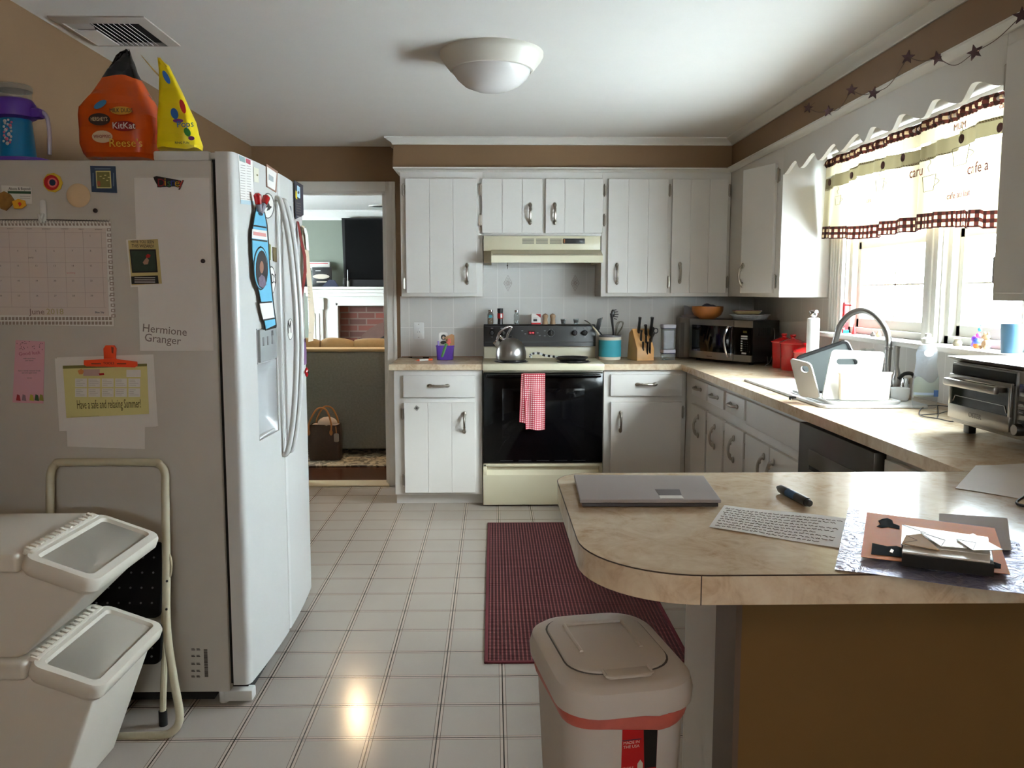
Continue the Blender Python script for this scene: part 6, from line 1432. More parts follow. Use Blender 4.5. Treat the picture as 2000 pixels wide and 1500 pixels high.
for x0, y0, x1, y1 in ((186, 329, 217, 331), (182, 338, 184, 364), (222, 338, 224, 364)): flat(m, mat('navy_text', (110, 130, 150), .5), ((x0, y0), (x1, y0), (x1, y1), (x0, y1)), .0038, .0003)
solo('framed_magnet', m, 'navy blue rectangular magnet with an olive picture in its middle', 'magnet', (onY(203, 350, SPY).x, SPY, onY(203, 377, SPY).z), G)
# business card magnet
m = MB(PAPER); flat(m, PAPER, ((3, 362), (62, 365), (64, 398), (5, 396)), .0005, .0015); txt(m, INK, 'Above & Beyond', 39, 369, .0115, .0024, .85); flat(m, mat('card_green', (40, 80, 50), .5), ((16, 373), (61, 374), (61, 379), (16, 378)), .0022); 
for y in (383, 387): flat(m, INKL, ((40, y), (60, y+.4), (60, y+1), (40, y+.6)), .0022, .0002)
solo('business_card_magnet', m, 'white business card magnet with green strip at the upper left of the refrigerator side', 'magnet', (onY(33, 380, SPY).x, SPY, onY(33, 398, SPY).z), G)
m = MB(mat('leafy_brown', (140, 100, 45), .5, var=.5, nscale=60))
flat(m, m.mats[0], [(1, 378), (10, 374), (22, 380), (30, 392), (24, 402), (14, 412), (3, 408), (0, 396)], .0022, .004); flat(m, mat('plain_yellow', (225, 165, 40), .5), [(26, 394), (38, 389), (50, 392), (53, 402), (44, 408), (30, 408)], .0022, .005); flat(m, REDM, [(38, 397), (42, 395), (45, 399), (41, 404)], .0075, .0008)
solo('cluster_magnet', m, 'lumpy brown and yellow magnet below the business card', 'magnet', (onY(25, 400, SPY).x, SPY-.0022, onY(25, 412, SPY).z), G)
# hook
M = FM(86, 412); m = MB(PLW); m.prism(rrect(-.009, -.036, .009, .034, .008), .006, M, .0015); m.tube(smooth_pts([M @ Vector((0, -.01, .006)), M @ Vector((0, -.03, .02)), M @ Vector((0, -.036, .022)), M @ Vector((-.004, -.012, .026))], 5), .0045, 8)
solo('adhesive_hook', m, 'white adhesive hook holding up the calendar', 'hook', M.translation, G)
# calendar
t = thing('wall_calendar', 'white june wall calendar with a zebra print border hanging on a hook', 'calendar', (onY(100, 530, SPY).x, SPY, onY(100, 636, SPY).z), 0, G)
ZB = mat('calendar_page', (226, 214, 208), .8, var=.02)
m = MB(PAPER); flat(m, PAPER, ((-60, 430), (217, 434), (224, 637), (-60, 633)), .001, .003)
HX = mat('calendar_border_grey', (165, 150, 140), .8)
for k in range(40):
    x = 217-k*7; 
    if x < -55: break
    flat(m, HX, ((x, 436.5), (x-4, 436.5), (x-3, 441), (x+1, 441)), .0042, .0003); flat(m, HX, ((x+2, 619), (x-3, 619), (x-3, 625), (x+2, 625)), .0042, .0003); flat(m, HX, ((x+3, 628), (x-2, 628), (x-2, 634), (x+3, 634)), .0042, .0003)
for k in range(17): y = 446+k*10.5; x = 212+k*.55; flat(m, HX, ((x-2, y), (x+6, y), (x+6, y+6), (x-2, y+6)), .0042, .0003)
for k in range(17): y = 446+k*10.5; x = 212+k*.55; flat(m, PAPER, ((x, y+1.5), (x+4, y+1.5), (x+4, y+4.5), (x, y+4.5)), .0046, .0002)
flat(m, ZB, ((-58, 443), (208, 446), (214, 617), (-58, 615)), .0042, .0004); pg = part('page', m, t)
GRL = mat('calendar_rule', (188, 170, 166), .8); m = MB(GRL)
for k in range(6): y = 453+k*29.2; pl_(m, GRL, ((-55, y), (209, y+2)), .0048, .0004)
for k in range(8): x = 202-k*36; pl_(m, GRL, ((x-3, 450), (x+3, 600)), .0048, .0004)
day = 1
for r_ in range(5):
    for k in range(7):
        x = 178-(6-k)*35.5+35; y = 461+r_*29.2
        if x > -10 and 0 < r_*7+k-4 < 31: txt(m, INKL, str(r_*7+k-4), x+r_*.8, y, .008, .005)
for k, (x, y) in enumerate(((22, 447), (58, 447), (92, 447.5), (128, 447.5), (160, 448), (194, 448.5))): txt(m, INKL, ('MONDAY', 'TUESDAY', 'WEDNESDAY', 'THURSDAY', 'FRIDAY', 'SATURDAY')[k], x, y, .0045, .005)
cc_ = [(150, 130, 125), (170, 140, 125), (190, 165, 120), (150, 150, 130)]
txt(m, mat('june_print', (150, 128, 122), .8), 'June', 74, 609, .026, .005, 1.05); txt(m, mat('year_print', (190, 178, 130), .8), '2018', 109, 609, .026, .005, 1.05); txt(m, NAVY, 'Blue Sky', 196, 610, .0085, .005)
txt(m, mat('pencil_pink', (215, 160, 160), .8), 'wedding', 140, 533, .008, .005); txt(m, INKL, 'party', 62, 503, .008, .005)
part('print', m, t)
m = MB(STEEL)
k = 0
while k < 46: 
    c = onY(214-k*5.6, 433.5, SPY); m.tube([(c.x, SPY-.002, c.z-.006), (c.x, SPY-.008, c.z), (c.x+.002, SPY-.002, c.z+.007)], .001, 4); k += 1
c0, c1 = onY(-60, 430, SPY), onY(214, 432, SPY); m.use(BLACKP).tube([(c0.x, SPY-.005, c0.z), (onY(80, 429, SPY).x, SPY-.005, onY(80, 429, SPY).z), (c1.x, SPY-.005, c1.z)], .0012, 5)
part('wire_binding', m, t)
# pink note
m = MB(PINKT); flat(m, PINKT, ((31, 664), (88, 667), (85, 788), (25, 786)), .0008, .0008)
for k in range(26): x, y = random.uniform(33, 85), random.uniform(666, 682); flat(m, INK, ((x, y), (x+1.2, y), (x+1.2, y+1.4), (x, y+1.4)), .0017, .0002)
txt(m, mat('pink_ink', (190, 110, 130), .8), 'Good luck', 58, 690, .016, .0018, 1, rot=R(5))
for k, y in enumerate((700, 704, 724, 728, 738)): txt(m, INKL, ('with much love', 'and kisses', 'have a lovely summer break', 'see you again soon', 'xo xo')[k], 58, y, .0062, .0018)
for k, (c, x) in enumerate((((170, 50, 60), 36), ((150, 120, 130), 47), ((190, 180, 70), 62), ((60, 90, 60), 72), ((150, 150, 70), 81))): flat(m, mat('note_print_%s' % 'vwxyz'[k], c, .7), ((x-4, 782), (x-2, 770), (x+3, 772), (x+5, 783)), .0017, .0003)
solo('pink_note', m, 'narrow pink note with black dots along its top', 'note', (onY(57, 725, SPY).x, SPY, onY(57, 788, SPY).z), G)
# papers under clip
m = MB(PAPER); flat(m, PAPER, ((128, 790), (284, 800), (283, 877), (132, 872)), .0006, .0005); solo('loose_sheet', m, 'blank white sheet hanging lowest under the orange clip', 'paper', (onY(205, 800, SPY).x, SPY, onY(205, 875, SPY).z), G)
m = MB(PAPER); flat(m, PAPER, ((112, 698), (300, 692), (309, 832), (122, 836)), .0012, .0008); solo('loose_sheet', m, 'white sheet peeking out right behind the summer flyer', 'paper', (onY(300, 700, SPY).x, SPY-.0012, onY(300, 830, SPY).z), G)
m = MB(PAPER); flat(m, PAPER, ((108, 700), (298, 696), (306, 833), (117, 842)), .0024, .0008); flat(m, PALEY, ((124, 714), (288, 711), (292, 808), (131, 816)), .0034, .0004); flat(m, OLIVE, ((124, 714), (288, 710), (288, 715), (124, 720)), .0039, .0003)
for r_ in range(2):
    for k in range(5):
        x, y = 148+k*26, 739+r_*19
        flat(m, PAPER, ((x, y), (x+23, y), (x+23, y+17), (x, y+17)), .0039, .0003)
        for q_ in range(4): w_ = random.uniform(8, 19); pl_(m, INKL, ((x+2, y+3+q_*3.4), (x+2+w_, y+3+q_*3.4)), .0044, .0003)
flat(m, PAPER, ((248, 722), (276, 722), (276, 736), (248, 736)), .0039, .0003); flat(m, mat('flyer_orange', (225, 150, 90), .7), [(153, 724), (160, 720), (166, 725), (162, 731), (156, 731)], .0039, .0003); flat(m, mat('flyer_pink', (205, 170, 165), .7), ((164, 721), (196, 721), (196, 734), (164, 734)), .0039, .0003); flat(m, REDM, ((194, 729), (204, 728), (205, 732), (196, 733)), .0043, .0003)
txt(m, mat('dark_olive_ink', (95, 85, 45), .8), 'Have a safe and relaxing Summer!', 214, 789.5, .040, .0045, .37, rot=R(1))
pl_(m, INKL, ((140, 814.5), (195, 812)), .0036, .0005)
solo('summer_flyer', m, 'white flyer with pale green calendar page under the orange clip', 'flyer', (onY(205, 770, SPY).x, SPY-.0024, onY(205, 840, SPY).z), G)
t = thing('magnetic_clip', 'bright orange magnetic clip holding the papers on the refrigerator side', 'clip', (onY(218, 705, SPY).x, SPY-.004, onY(218, 717, SPY).z), 0, G)
m = MB(ORANGE); m.prism(SP([(167, 703), (205, 701), (210, 698), (226, 698), (231, 701), (270, 706), (271, 714), (266, 717), (172, 715), (167, 712)]), .008, FR @ Matrix.Translation((0, 0, .0045)), .002); m.use(INK)
for x0, x1 in ((182, 201), (232, 250)): flat(m, INK, ((x0, 709), (x1, 709), (x1, 710.5), (x0, 710.5)), .0127, .0003)
txt(m, INK, 'TOOLS', 216, 709, .011, .0129); part('jaw', m, t)
m = MB(ORANGE); m.prism(SP([(207, 700), (206, 680), (210, 674), (226, 674), (230, 680), (229, 700)]), .012, FR @ Matrix.Translation((0, 0, .0045)), .003); flat(m, mat('clip_dark', (140, 50, 30), .5), ((222, 676), (227, 678), (226, 690), (223, 688)), .0166, .0004); part('lever', m, t)
# ---- fridge door things : normal +X
G2 = 'magnets and papers on the refrigerator doors'
def DP(px, py, off=0):
    p = onX(px, py, -.79)
    for _ in range(6): p = onX(px, py, BOW(p.y)+off)
    return p
def dflat(mb, mat_, pts, z0, th=.0006):
    P = [DP(x, y, z0) for x, y in pts]; Q = [p+Vector((th, 0, 0)) for p in P]; n = len(P)
    mb.use(mat_).raw(P+Q, [list(range(n))[::-1], list(range(n, 2*n))]+[[i, (i+1) % n, n+(i+1) % n, n+i] for i in range(n)]); return mb
def dsolo(name, mb, label, cat, px, py): solo(name, mb, label, cat, DP(px, py), G2)
m = MB(PAPER); dflat(m, PAPER, ((465, 301), (493, 315), (496, 400), (470, 397)), .001); dflat(m, mat('list_blue', (190, 215, 225), .7), ((470, 390), (496, 393), (496, 401), (470, 398)), .0017); dflat(m, mat('list_teal', (150, 175, 178), .7), ((467, 303), (478, 308), (479, 318), (468, 314)), .0017); dflat(m, mat('list_pink', (200, 90, 110), .6), ((480, 309), (489, 313), (489, 322), (481, 318)), .0017)
for k in range(14): y = 322+k*5; dflat(m, INKL, ((470, y), (479, y+1.5), (479, y+2.2), (470, y+.7)), .0017, .0002); dflat(m, INKL, ((482, y+1.5), (490, y+3), (490, y+3.6), (482, y+2.1)), .0017, .0002)
dsolo('printed_list', m, 'tall printed list magnet at the top near corner of the freezer door', 'paper', 480, 350)
m = MB(mat('pale_sticker', (225, 222, 205), .6)); dflat(m, m.mats[0], ((495, 326), (505, 330), (505, 357), (496, 355)), .001); dflat(m, OLIVE, ((501, 340), (504, 341), (504, 344), (501, 343)), .0017, .0003); dsolo('small_sticker', m, 'faint small cream magnet right of the printed list', 'magnet', 500, 342)
m = MB(mat('copper_frame', (150, 110, 90), .4)); dflat(m, m.mats[0], ((519, 320), (541, 335), (538, 376), (520, 365)), .001, .003); dflat(m, PAPER, ((521, 325), (540, 338), (537, 372), (522, 363)), .004); dflat(m, mat('grey_print', (170, 178, 180), .6), ((525, 340), (534, 346), (534, 356), (525, 351)), .0047, .0003); dsolo('mini_picture', m, 'small copper edged picture magnet near the top of the freezer door', 'magnet', 530, 348)
def del_(px, py, rx, ry, n=20): return [(px+math.cos(2*PI*k/n)*rx, py+math.sin(2*PI*k/n)*ry) for k in range(n)]
def oval(px, py, rx, ry, s, nm, lb, prn):
    m = MB(BLACKP); dflat(m, BLACKP, del_(px, py, rx, ry), .001); dflat(m, PAPER, del_(px, py, rx*.88, ry*.93), .0017, .0004); prn(m); dsolo(nm, m, lb, 'magnet', px, py)
def p1(m): dflat(m, INK, [(519, 398), (524, 394), (527, 402), (531, 404), (526, 410), (521, 412), (523, 405), (517, 406)], .0023, .0003)
oval(523, 402, 12.5, 25, '', 'oval_magnet', 'white oval magnet with black emblem behind the red mitten clips', p1)
def p2(m):
    c = DP(531, 545, .003); m.use(INK).text('OBDS', .05, frame(c-Vector((0, .01, 0)), (0, 1, 0), (0, 0, 1)), .0003)
oval(530, 548, 8, 28, '', 'oval_magnet', 'white oval magnet with black letters beside the blue bottle cutout', p2)
def p3(m):
    c = DP(566, 640, .003); m.use(INK).text('M', .07, frame(c, (0, 1, 0), (0, 0, 1)), .0003)
oval(567, 643, 5.5, 21, '', 'oval_magnet', 'white oval magnet with a black letter by the door handles', p3)
m = MB(mat('olive_magnet', (130, 140, 70), .5, var=.4, nscale=60)); dflat(m, m.mats[0], ((524, 476), (528, 478), (528, 508), (524, 506)), .001, .002); dsolo('strip_magnet', m, 'narrow green patterned magnet peeking out beside the blue cutout', 'magnet', 526, 492)
m = MB(mat('brown_magnet', (110, 95, 60), .5, var=.4, nscale=60)); dflat(m, m.mats[0], ((532, 482), (539, 484), (540, 512), (533, 510)), .001, .002); dsolo('strip_magnet', m, 'small brown green rectangular magnet next to the door handle', 'magnet', 536, 497)
m = MB(BLACKP); dflat(m, BLACKP, del_(565.5, 409, 2.2, 7), .001, .003); dsolo('round_magnet', m, 'tiny black oval magnet near the top of the freezer door', 'magnet', 565, 409)
# blue bottle cut-out with a photo
m = MB(BLUEL); O = .012
dflat(m, BLACKP, [(500, 400), (513, 408), (517, 415), (522, 440), (525, 480), (527, 520), (531, 560), (534, 590), (540, 636), (539, 640), (518, 646), (512, 610), (504, 570), (496, 540), (491, 500), (490, 460), (495, 425)], O-.002, .0015)
dflat(m, BLUEL, [(501, 403), (512, 411), (516, 418), (520, 440), (523, 480), (525, 520), (529, 560), (532, 590), (538, 634), (519, 643), (514, 610), (506, 570), (498, 540), (493, 500), (492, 460), (497, 427)], O, .001)
dflat(m, BLACKP, ((494, 439), (520, 443), (520, 446), (494, 442)), O+.0012, .0004); dflat(m, PAPER, ((492, 447), (521, 451), (522, 469), (492, 465)), O+.0012, .0005); dflat(m, mat('pink_scribble', (220, 150, 145), .7), ((495, 452), (519, 456), (520, 463), (495, 459)), O+.002, .0003); dflat(m, BLACKP, ((492, 466), (522, 470), (522, 473), (492, 469)), O+.0012, .0004)
dflat(m, BLACKP, del_(509, 524, 14.5, 43), O+.0012, .0005); dflat(m, BLUEL, del_(509.5, 524, 13, 40), O+.002, .0004); dflat(m, mat('photo_dark', (38, 32, 36), .6, var=.3, nscale=40), del_(511, 526, 11.5, 37), O+.0026, .0004)
dflat(m, mat('photo_skin', (150, 105, 85), .6), del_(511, 522, 3.8, 12), O+.0032, .0003); dflat(m, mat('photo_blouse', (120, 105, 125), .7, var=.4, nscale=80), [(505, 543), (511, 536), (517, 541), (520, 556), (514, 563), (506, 558)], O+.0032, .0003)
dflat(m, PAPER, ((506, 592), (532, 590), (536, 620), (514, 624)), O+.0012, .0005); dflat(m, BLACKP, ((506, 590), (531, 588), (531, 591), (506, 593)), O+.0018, .0004); dflat(m, BLACKP, ((513, 624), (536, 620), (537, 623), (514, 627)), O+.0018, .0004)
dsolo('bottle_cutout', m, 'tall light blue paper cut-out with an oval photo of a person with long dark hair', 'paper craft', 510, 640)
for a_, b_, c_, lb in (((502, 377), (505, 398), (507, 412), 'left red tipped clip holding the blue cut-out'), ((521, 383), (515, 400), (509, 418), 'right red tipped clip holding the blue cut-out')):
    m = MB(RED); P_ = [DP(*a_, .022), DP(*b_, .022), DP(*c_, .020)]; m.tube([P_[0], P_[0]*.8+P_[1]*.2, P_[1]], [.006, .013, .011], 12); m.use(mat('clip_grey', (150, 145, 158), .5)).tube([P_[1], P_[2]], [.010, .008], 10); solo('mitten_clip', m, lb, 'clip', P_[1], G2)
# fridge-door papers (far door)
def far(px, py): return DP(px, py, .0)
m = MB(mat('black_blue_flyer', (34, 34, 52), .5, var=.3, nscale=40)); dflat(m, m.mats[0], ((574, 352), (591, 362), (592, 420), (577, 428)), .006, .002); dflat(m, mat('flyer_sky', (170, 205, 225), .6), ((580, 362), (586, 366), (586, 388), (580, 384)), .0085); dflat(m, BLACKP, del_(583, 376, 1.6, 3), .0095, .0004); dflat(m, YELLOW, ((577, 372), (580, 374), (580, 390), (577, 386)), .0085)
for k in range(6): dflat(m, INKL, ((579, 396+k*5), (588, 398+k*5), (588, 399+k*5), (579, 397+k*5)), .0085, .0003)
dsolo('dark_flyer', m, 'dark blue glossy flyer at the far top corner of the refrigerator door', 'flyer', 583, 390)
m = MB(mat('maroon_paper', (120, 22, 20), .6)); y0 = far(584, 500).y
def strip(mb, mt, rows, thick=.001):
    P = []
    for px, py, off, w_ in rows: a_ = DP(px, py, off); P.append((a_, a_+Vector((-.0, w_, 0))))
    vs = []; 
    for a_, b_ in P: vs += [a_, b_, b_+Vector((thick, 0, 0)), a_+Vector((thick, 0, 0))]
    fs = []
    for i in range(len(P)-1):
        for j in range(4): k_ = (j+1) % 4; fs.append([i*4+j, i*4+k_, (i+1)*4+k_, (i+1)*4+j])
    fs += [[0, 1, 2, 3], [len(vs)-4+i for i in range(4)][::-1]]; mb.use(mt).raw(vs, fs)
strip(m, m.mats[0], [(580, 432, .004, .03), (584, 460, .012, .04), (592, 500, .03, .05), (593, 530, .032, .05), (589, 560, .022, .045), (584, 600, .006, .03)])
dsolo('maroon_card', m, 'dark red curled card bulging from the refrigerator door behind the handles', 'card', 584, 600)
m = MB(mat('cream_letter', (222, 205, 180), .8)); strip(m, m.mats[0], [(589, 440, .006, .05), (594, 480, .016, .07), (600, 560, .03, .09), (604, 620, .04, .1), (602, 668, .030, .09)], .0008)
for k in range(14): p_ = DP(599+k*.2, 560+k*7, .034); m.use(INKL).tube([p_+Vector((0, .0, 0)), p_+Vector((0, .035, .001)), p_+Vector((0, .06, -.002))], .0006, 3)
dsolo('curled_letter', m, 'long cream handwritten letter curling off the refrigerator door', 'paper', 598, 668)
m = MB(PAPER); strip(m, PAPER, [(592, 444, .014, .05), (596, 458, .020, .05), (598, 488, .024, .05)], .0008); dsolo('white_slip', m, 'small white slip over the top of the cream letter', 'paper', 597, 470)
m = MB(mat('purple_tag', (120, 85, 125), .7)); strip(m, m.mats[0], [(592, 662, .01, .04), (594, 690, .014, .04), (594, 713, .014, .04)], .001); dsolo('purple_tag', m, 'purple paper tag below the cream letter on the refrigerator door', 'tag', 593, 690)
m = MB(RED); p_ = DP(599, 727, .02); m.sph(p_, .016, 14, .5, 1, 1.3); m.use(BLACKP).sph(p_+Vector((.006, -.004, .0)), .006, 8); m.use(PLW).cyl(p_+Vector((-.02, 0, 0)), p_, .006, n=8); solo('red_magnet', m, 'round red magnet with black spots at the far edge of the refrigerator door', 'magnet', p_, G2)
# ---- on top of the fridge
def TP(px, py, Y): return onY(px, py, Y)
Y = 2.70; cx = TP(35, 300, Y).x; zf = FT
m = MB(PURPLE); x0, x1 = TP(-40, 300, Y).x, TP(112, 310, Y).x
m.loft([[(x, y, zf+z) for x, y in rrect(x0+i_, 2.585+i_, x1-i_, 2.83-i_, .06)] for i_, z in ((.006, .0005), (0, .008), (0, .016), (.006, .018), (.01, .01))])
solo('purple_tray', m, 'flat purple plastic tray on the refrigerator under the drink cup', 'tray', ((x0+x1)/2, Y, zf))
zc0 = zf+.0185; c = Vector((cx, Y, zc0)); S = lambda py: TP(35, py, Y).z-zc0
t = thing('drink_dispenser', 'child drink dispenser with blue body, purple collar and clear lid on the refrigerator', 'drink cup', c)
r = (TP(72, 250, Y).x-TP(5, 250, Y).x)/2
m = MB(BLUEP); m.lathe([(.001, 0), (r*1.02, 0), (r*.98, .01), (r*.78, S(215))], c, 32)
for k in range(22):
    u = k/21; m.use((PLW, mat('cup_pink_dot', (225, 120, 150), .5), PLW)[k % 3]).sph((cx+.012*math.sin(k*2.4), Y-r*(1.0-.17*u)+.0005, zc0+S(286)+u*(S(240)-S(286))), .0042 if k % 4 else .006, 8, 1, .4, 1)
part('body', m, t)
m = MB(PURPLE); m.lathe([(r*.8, S(235)), (r*1.1, S(230)), (r*1.12, S(222)), (r*1.1, S(205)), (r*.95, S(196)), (r*.7, S(194))], c, 32); m.box(cx+r*.9, Y-.02, zc0+S(232), cx+r*1.6, Y+.02, zc0+S(212), .01); part('collar', m, t)
m = MB(GLASSD); m.lathe([(r*.88, S(194)), (r*.92, S(176)), (r*.90, S(172))], c, 32); m.use(FROST).lathe([(r*.95, S(178)), (r*.96, S(170)), (r*.88, S(167)), (.001, S(166))], c, 32); part('lid', m, t)
m = MB(mat('lilac_tube', (190, 185, 210), .3)); p = [TP(78, 218, Y), TP(90, 225, Y), TP(95, 245, Y), TP(97, 268, Y), TP(97, 302, Y)]; m.tube(smooth_pts(p, 5), .0065, 8); part('straw_tube', m, t)
# candy bags
def bag(name, label, cat, rows, mats_, decor, depth, Y, sh=0):
    """rows: (z px, left px, right px, depth factor, material index)"""
    t = MB(*mats_); n = 28; ring = []
    for py, l, r_, d, mi in rows:
        a, b = TP(l, py, Y), TP(r_, py, Y); cx_ = (a.x+b.x)/2; w_ = (b.x-a.x)/2
        ring.append(([(cx_+w_*math.copysign(abs(math.cos(q))**.7, math.cos(q)), Y+depth*d*math.copysign(abs(math.sin(q))**.42, math.sin(q))+.004*math.sin(q*5+py*.11), a.z+.004*math.sin(q*3+py*.2)*(1 if py < 300 else 0)) for q in [2*PI*k/n for k in range(n)]], mi))
    for (ra, ma), (rb, mb_) in zip(ring, ring[1:]): t.mi = ma; t.loft([ra, rb], caps=False)
    t.mi = ring[0][1]; t.raw(ring[0][0], [list(range(n))]); t.mi = ring[-1][1]; t.raw(ring[-1][0], [list(range(n))])
    if decor: decor(t)
    return solo(name, t, label, cat, (TP(240, 300, Y).x if sh == 0 else TP(350, 300, Y).x, Y, zf))
def lab(t, Y, px, py, rx, ry, col, s, size, tcol, dy=-.102, rot=0, sx=1):
    c = TP(px, py, Y+dy); w_ = TP(px+rx, py, Y+dy).x-c.x; h_ = c.z-TP(px, py+ry, Y+dy).z
    M = frame((c.x, Y+dy, c.z), (math.cos(rot), 0, math.sin(rot)), (-math.sin(rot), 0, math.cos(rot)))
    if col: t.use(col).prism(ell(0, 0, w_, h_, 22), .0015, M)
    if s: t.use(tcol).text(s, size, M @ Matrix.Translation((0, 0, .002)), .0004, sx=sx)
YBG = 2.74
def dec1(t):
    LBk = mat('label_dark_brown', (45, 28, 26), .35); LRd = mat('label_red', (140, 14, 14), .35); LCr = mat('label_cream', (220, 195, 160), .4); LBl = mat('label_blue', (60, 130, 175), .35); LY = mat('label_gold', (205, 150, 50), .4); LOr = mat('label_orange_yellow', (240, 190, 60), .4)
    lab(t, YBG, 194, 233, 21, 12, LBk, "HERSHEY'S", .018, LCr, -.105, sx=.62)
    lab(t, YBG, 242, 246, 23, 10, LRd, 'KitKat', .028, PAPER, -.105)
    lab(t, YBG, 200, 267, 20, 12, LCr, 'WHOPPERS', .014, LRd, -.105, sx=.75)
    lab(t, YBG, 246, 280, 0, 0, None, "Reese's", .036, LOr, -.105)
    lab(t, YBG, 237, 216, 21, 8, LY, 'MILK DUDS', .018, LBk, -.105, sx=.8)
    lab(t, YBG, 196, 204, 14, 6, LBl, None, 0, None, -.098, R(30))
bag('candy_bag', 'crinkled orange and black mixed chocolate bag standing on the refrigerator', 'candy bag', [
    (313, 180, 303, .85, 0), (305, 175, 308, 1.0, 0), (285, 171, 312, 1.1, 0), (260, 169, 314, 1.12, 0), (235, 167, 312, 1.1, 0), (215, 168, 304, 1.0, 0), (195, 182, 294, .85, 0), (180, 194, 286, .7, 0), (162, 203, 275, .55, 0),
    (155, 205, 272, .5, 1), (140, 213, 266, .35, 1), (125, 221, 261, .2, 1), (112, 228, 257, .1, 1), (104, 234, 255, .05, 1), (98, 246, 252, .02, 1)], [ORFILM, BLKFILM], dec1, .085, YBG)
YY = 2.68
def dec2(t):
    B = mat('candy_blue', (50, 110, 190), .4); Rr = mat('candy_red', (210, 40, 50), .4); Gg = mat('candy_green', (60, 150, 70), .4); Pp = mat('candy_purple', (130, 60, 150), .4)
    def q(px, py, rx, ry, col, rot=0): lab(t, YY, px, py, rx, ry, col, None, 0, None, -.060, rot)
    q(325, 151, 5, 14, B, R(25)); q(341, 222, 7, 11, B, R(15)); q(348, 236, 10, 4, Pp); q(357, 208, 5, 14, Rr, R(15)); q(366, 258, 6, 9, Gg, R(25)); q(374, 270, 6, 4, Pp)
    c = TP(364, 244, YY-.053); t.use(B).text('Pops', .028, frame((c.x, YY-.063, c.z), (1, 0, .05), (0, 0, 1)), .0006)
    c = TP(358, 280, YY-.053); t.use(INK).text('RING FUN', .010, frame((c.x, YY-.063, c.z), (1, 0, 0), (0, 0, 1)), .0005)
bag('candy_bag', 'bright yellow lollipop bag standing open beside the orange bag', 'candy bag', [
    (293, 314, 390, .8, 0), (285, 313, 391, .85, 0), (262, 313, 385, .8, 0), (235, 313, 378, .75, 0), (205, 314, 366, .6, 0), (175, 315, 352, .45, 0), (150, 313, 340, .3, 0), (130, 311, 329, .15, 0), (114, 309, 313, .05, 0)], [YELLOW], dec2, .06, YY, 1)
m = MB(mat('gold_flap', (175, 140, 50), .3)); a = [TP(313, 150, YY+.05), TP(303, 140, YY+.05), TP(290, 125, YY+.05), TP(275, 107, YY+.05)]; m.tube(smooth_pts(a, 4), [.016]*3+[.014]*3+[.010]*4+[.006]*2+[.002], 8, flat=.15)
for o_ in COL.objects:
    if o_.name.startswith('candy_bag.') : part('flap', MB(mat('gold_flap2', (175, 140, 50), .3)), o_) if False else None
bagy = [o_ for o_ in COL.objects if o_.name == 'candy_bag.001'][0]; part('back_flap', m, bagy)
# ================================================================ step stool leaning on the refrigerator
t = thing('step_stool', 'folded cream metal step stool leaning against the refrigerator side', 'step stool', (-1.2, 2.44, 0))
IV = mat('ivory_enamel', (205, 198, 172), .4, var=.08, nscale=30)
yl = lambda z: 2.36+(.165)*z/.83                           # leaning plane
def ST(px, py, dy=0):
    z = .4
    for _ in range(8): p = onY(px, py, yl(z)+dy); z = p.z
    return p
m = MB(IV); pts = [ST(98, 1050), ST(98, 960), ST(99, 925), ST(108, 908), ST(128, 903), ST(290, 903), ST(312, 908), ST(322, 925), ST(323, 960), ST(325, 1120), ST(326, 1230), ST(340, 1330), ST(350, 1385), ST(349, 1412), ST(335, 1430), ST(310, 1436), ST(210, 1439)]
lo = ST(120, 1439); m.tube(smooth_pts(pts+[lo], 5), .0125, 12)
m.tube([ST(98, 1050), ST(98, 1230), ST(90, 1400), lo], .0125, 12); part('front_frame', m, t)
m = MB(IV); m.tube([ST(318, 1120, .03), ST(322, 1250, .035), ST(318, 1390, .06)], .010, 10); m.tube([ST(104, 1120, .03), ST(102, 1250, .035), ST(104, 1390, .06)], .010, 10); part('rear_leg', m, t)
m = MB(mat('latch_metal', (190, 180, 150), .35, metal=.3)); m.tube(smooth_pts([ST(329, 1078), ST(333, 1090), ST(335, 1105), ST(332, 1125), ST(325, 1135)], 4), .004, 8); m.use(DARK).sph(ST(325, 1190, -.012), .004, 8).sph(ST(326, 1135, -.012), .004, 8); part('latch', m, t)
TREAD = mat('tread_rubber', (9, 9, 10), .8, spec=.15)
def tread(py0, py1, px0, px1, nm, holes=True):
    m = MB(TREAD); a, b, c_, d = ST(px0, py1, .03), ST(px1, py1, .03), ST(px1, py0, .03), ST(px0, py0, .03); M = frame(a, b-a, d-a); w_ = (b-a).length; h_ = (d-a).length
    m.prism(rrect(0, 0, w_, h_, .02), .02, M, .004)
    m.use(mat('tread_dot', (90, 90, 92), .5))
    for i in range(9):
        for j in range(4): m.prism(ell(w_*(.08+i*.105), h_*(.2+j*.2), .0035, .0035, 8), .0008, M @ Matrix.Translation((0, 0, .0198)))
    part(nm, m, t)
tread(1058, 1205, 112, 317, 'seat_tread'); tread(1215, 1295, 112, 317, 'step_tread')
for p in (ST(318, 1390, .06), ST(104, 1390, .06)): m = MB(DARK); m.cyl((p.x, p.y, 0.001), (p.x, p.y, p.z+.004), .013, n=12); part('rubber_foot', m, t)
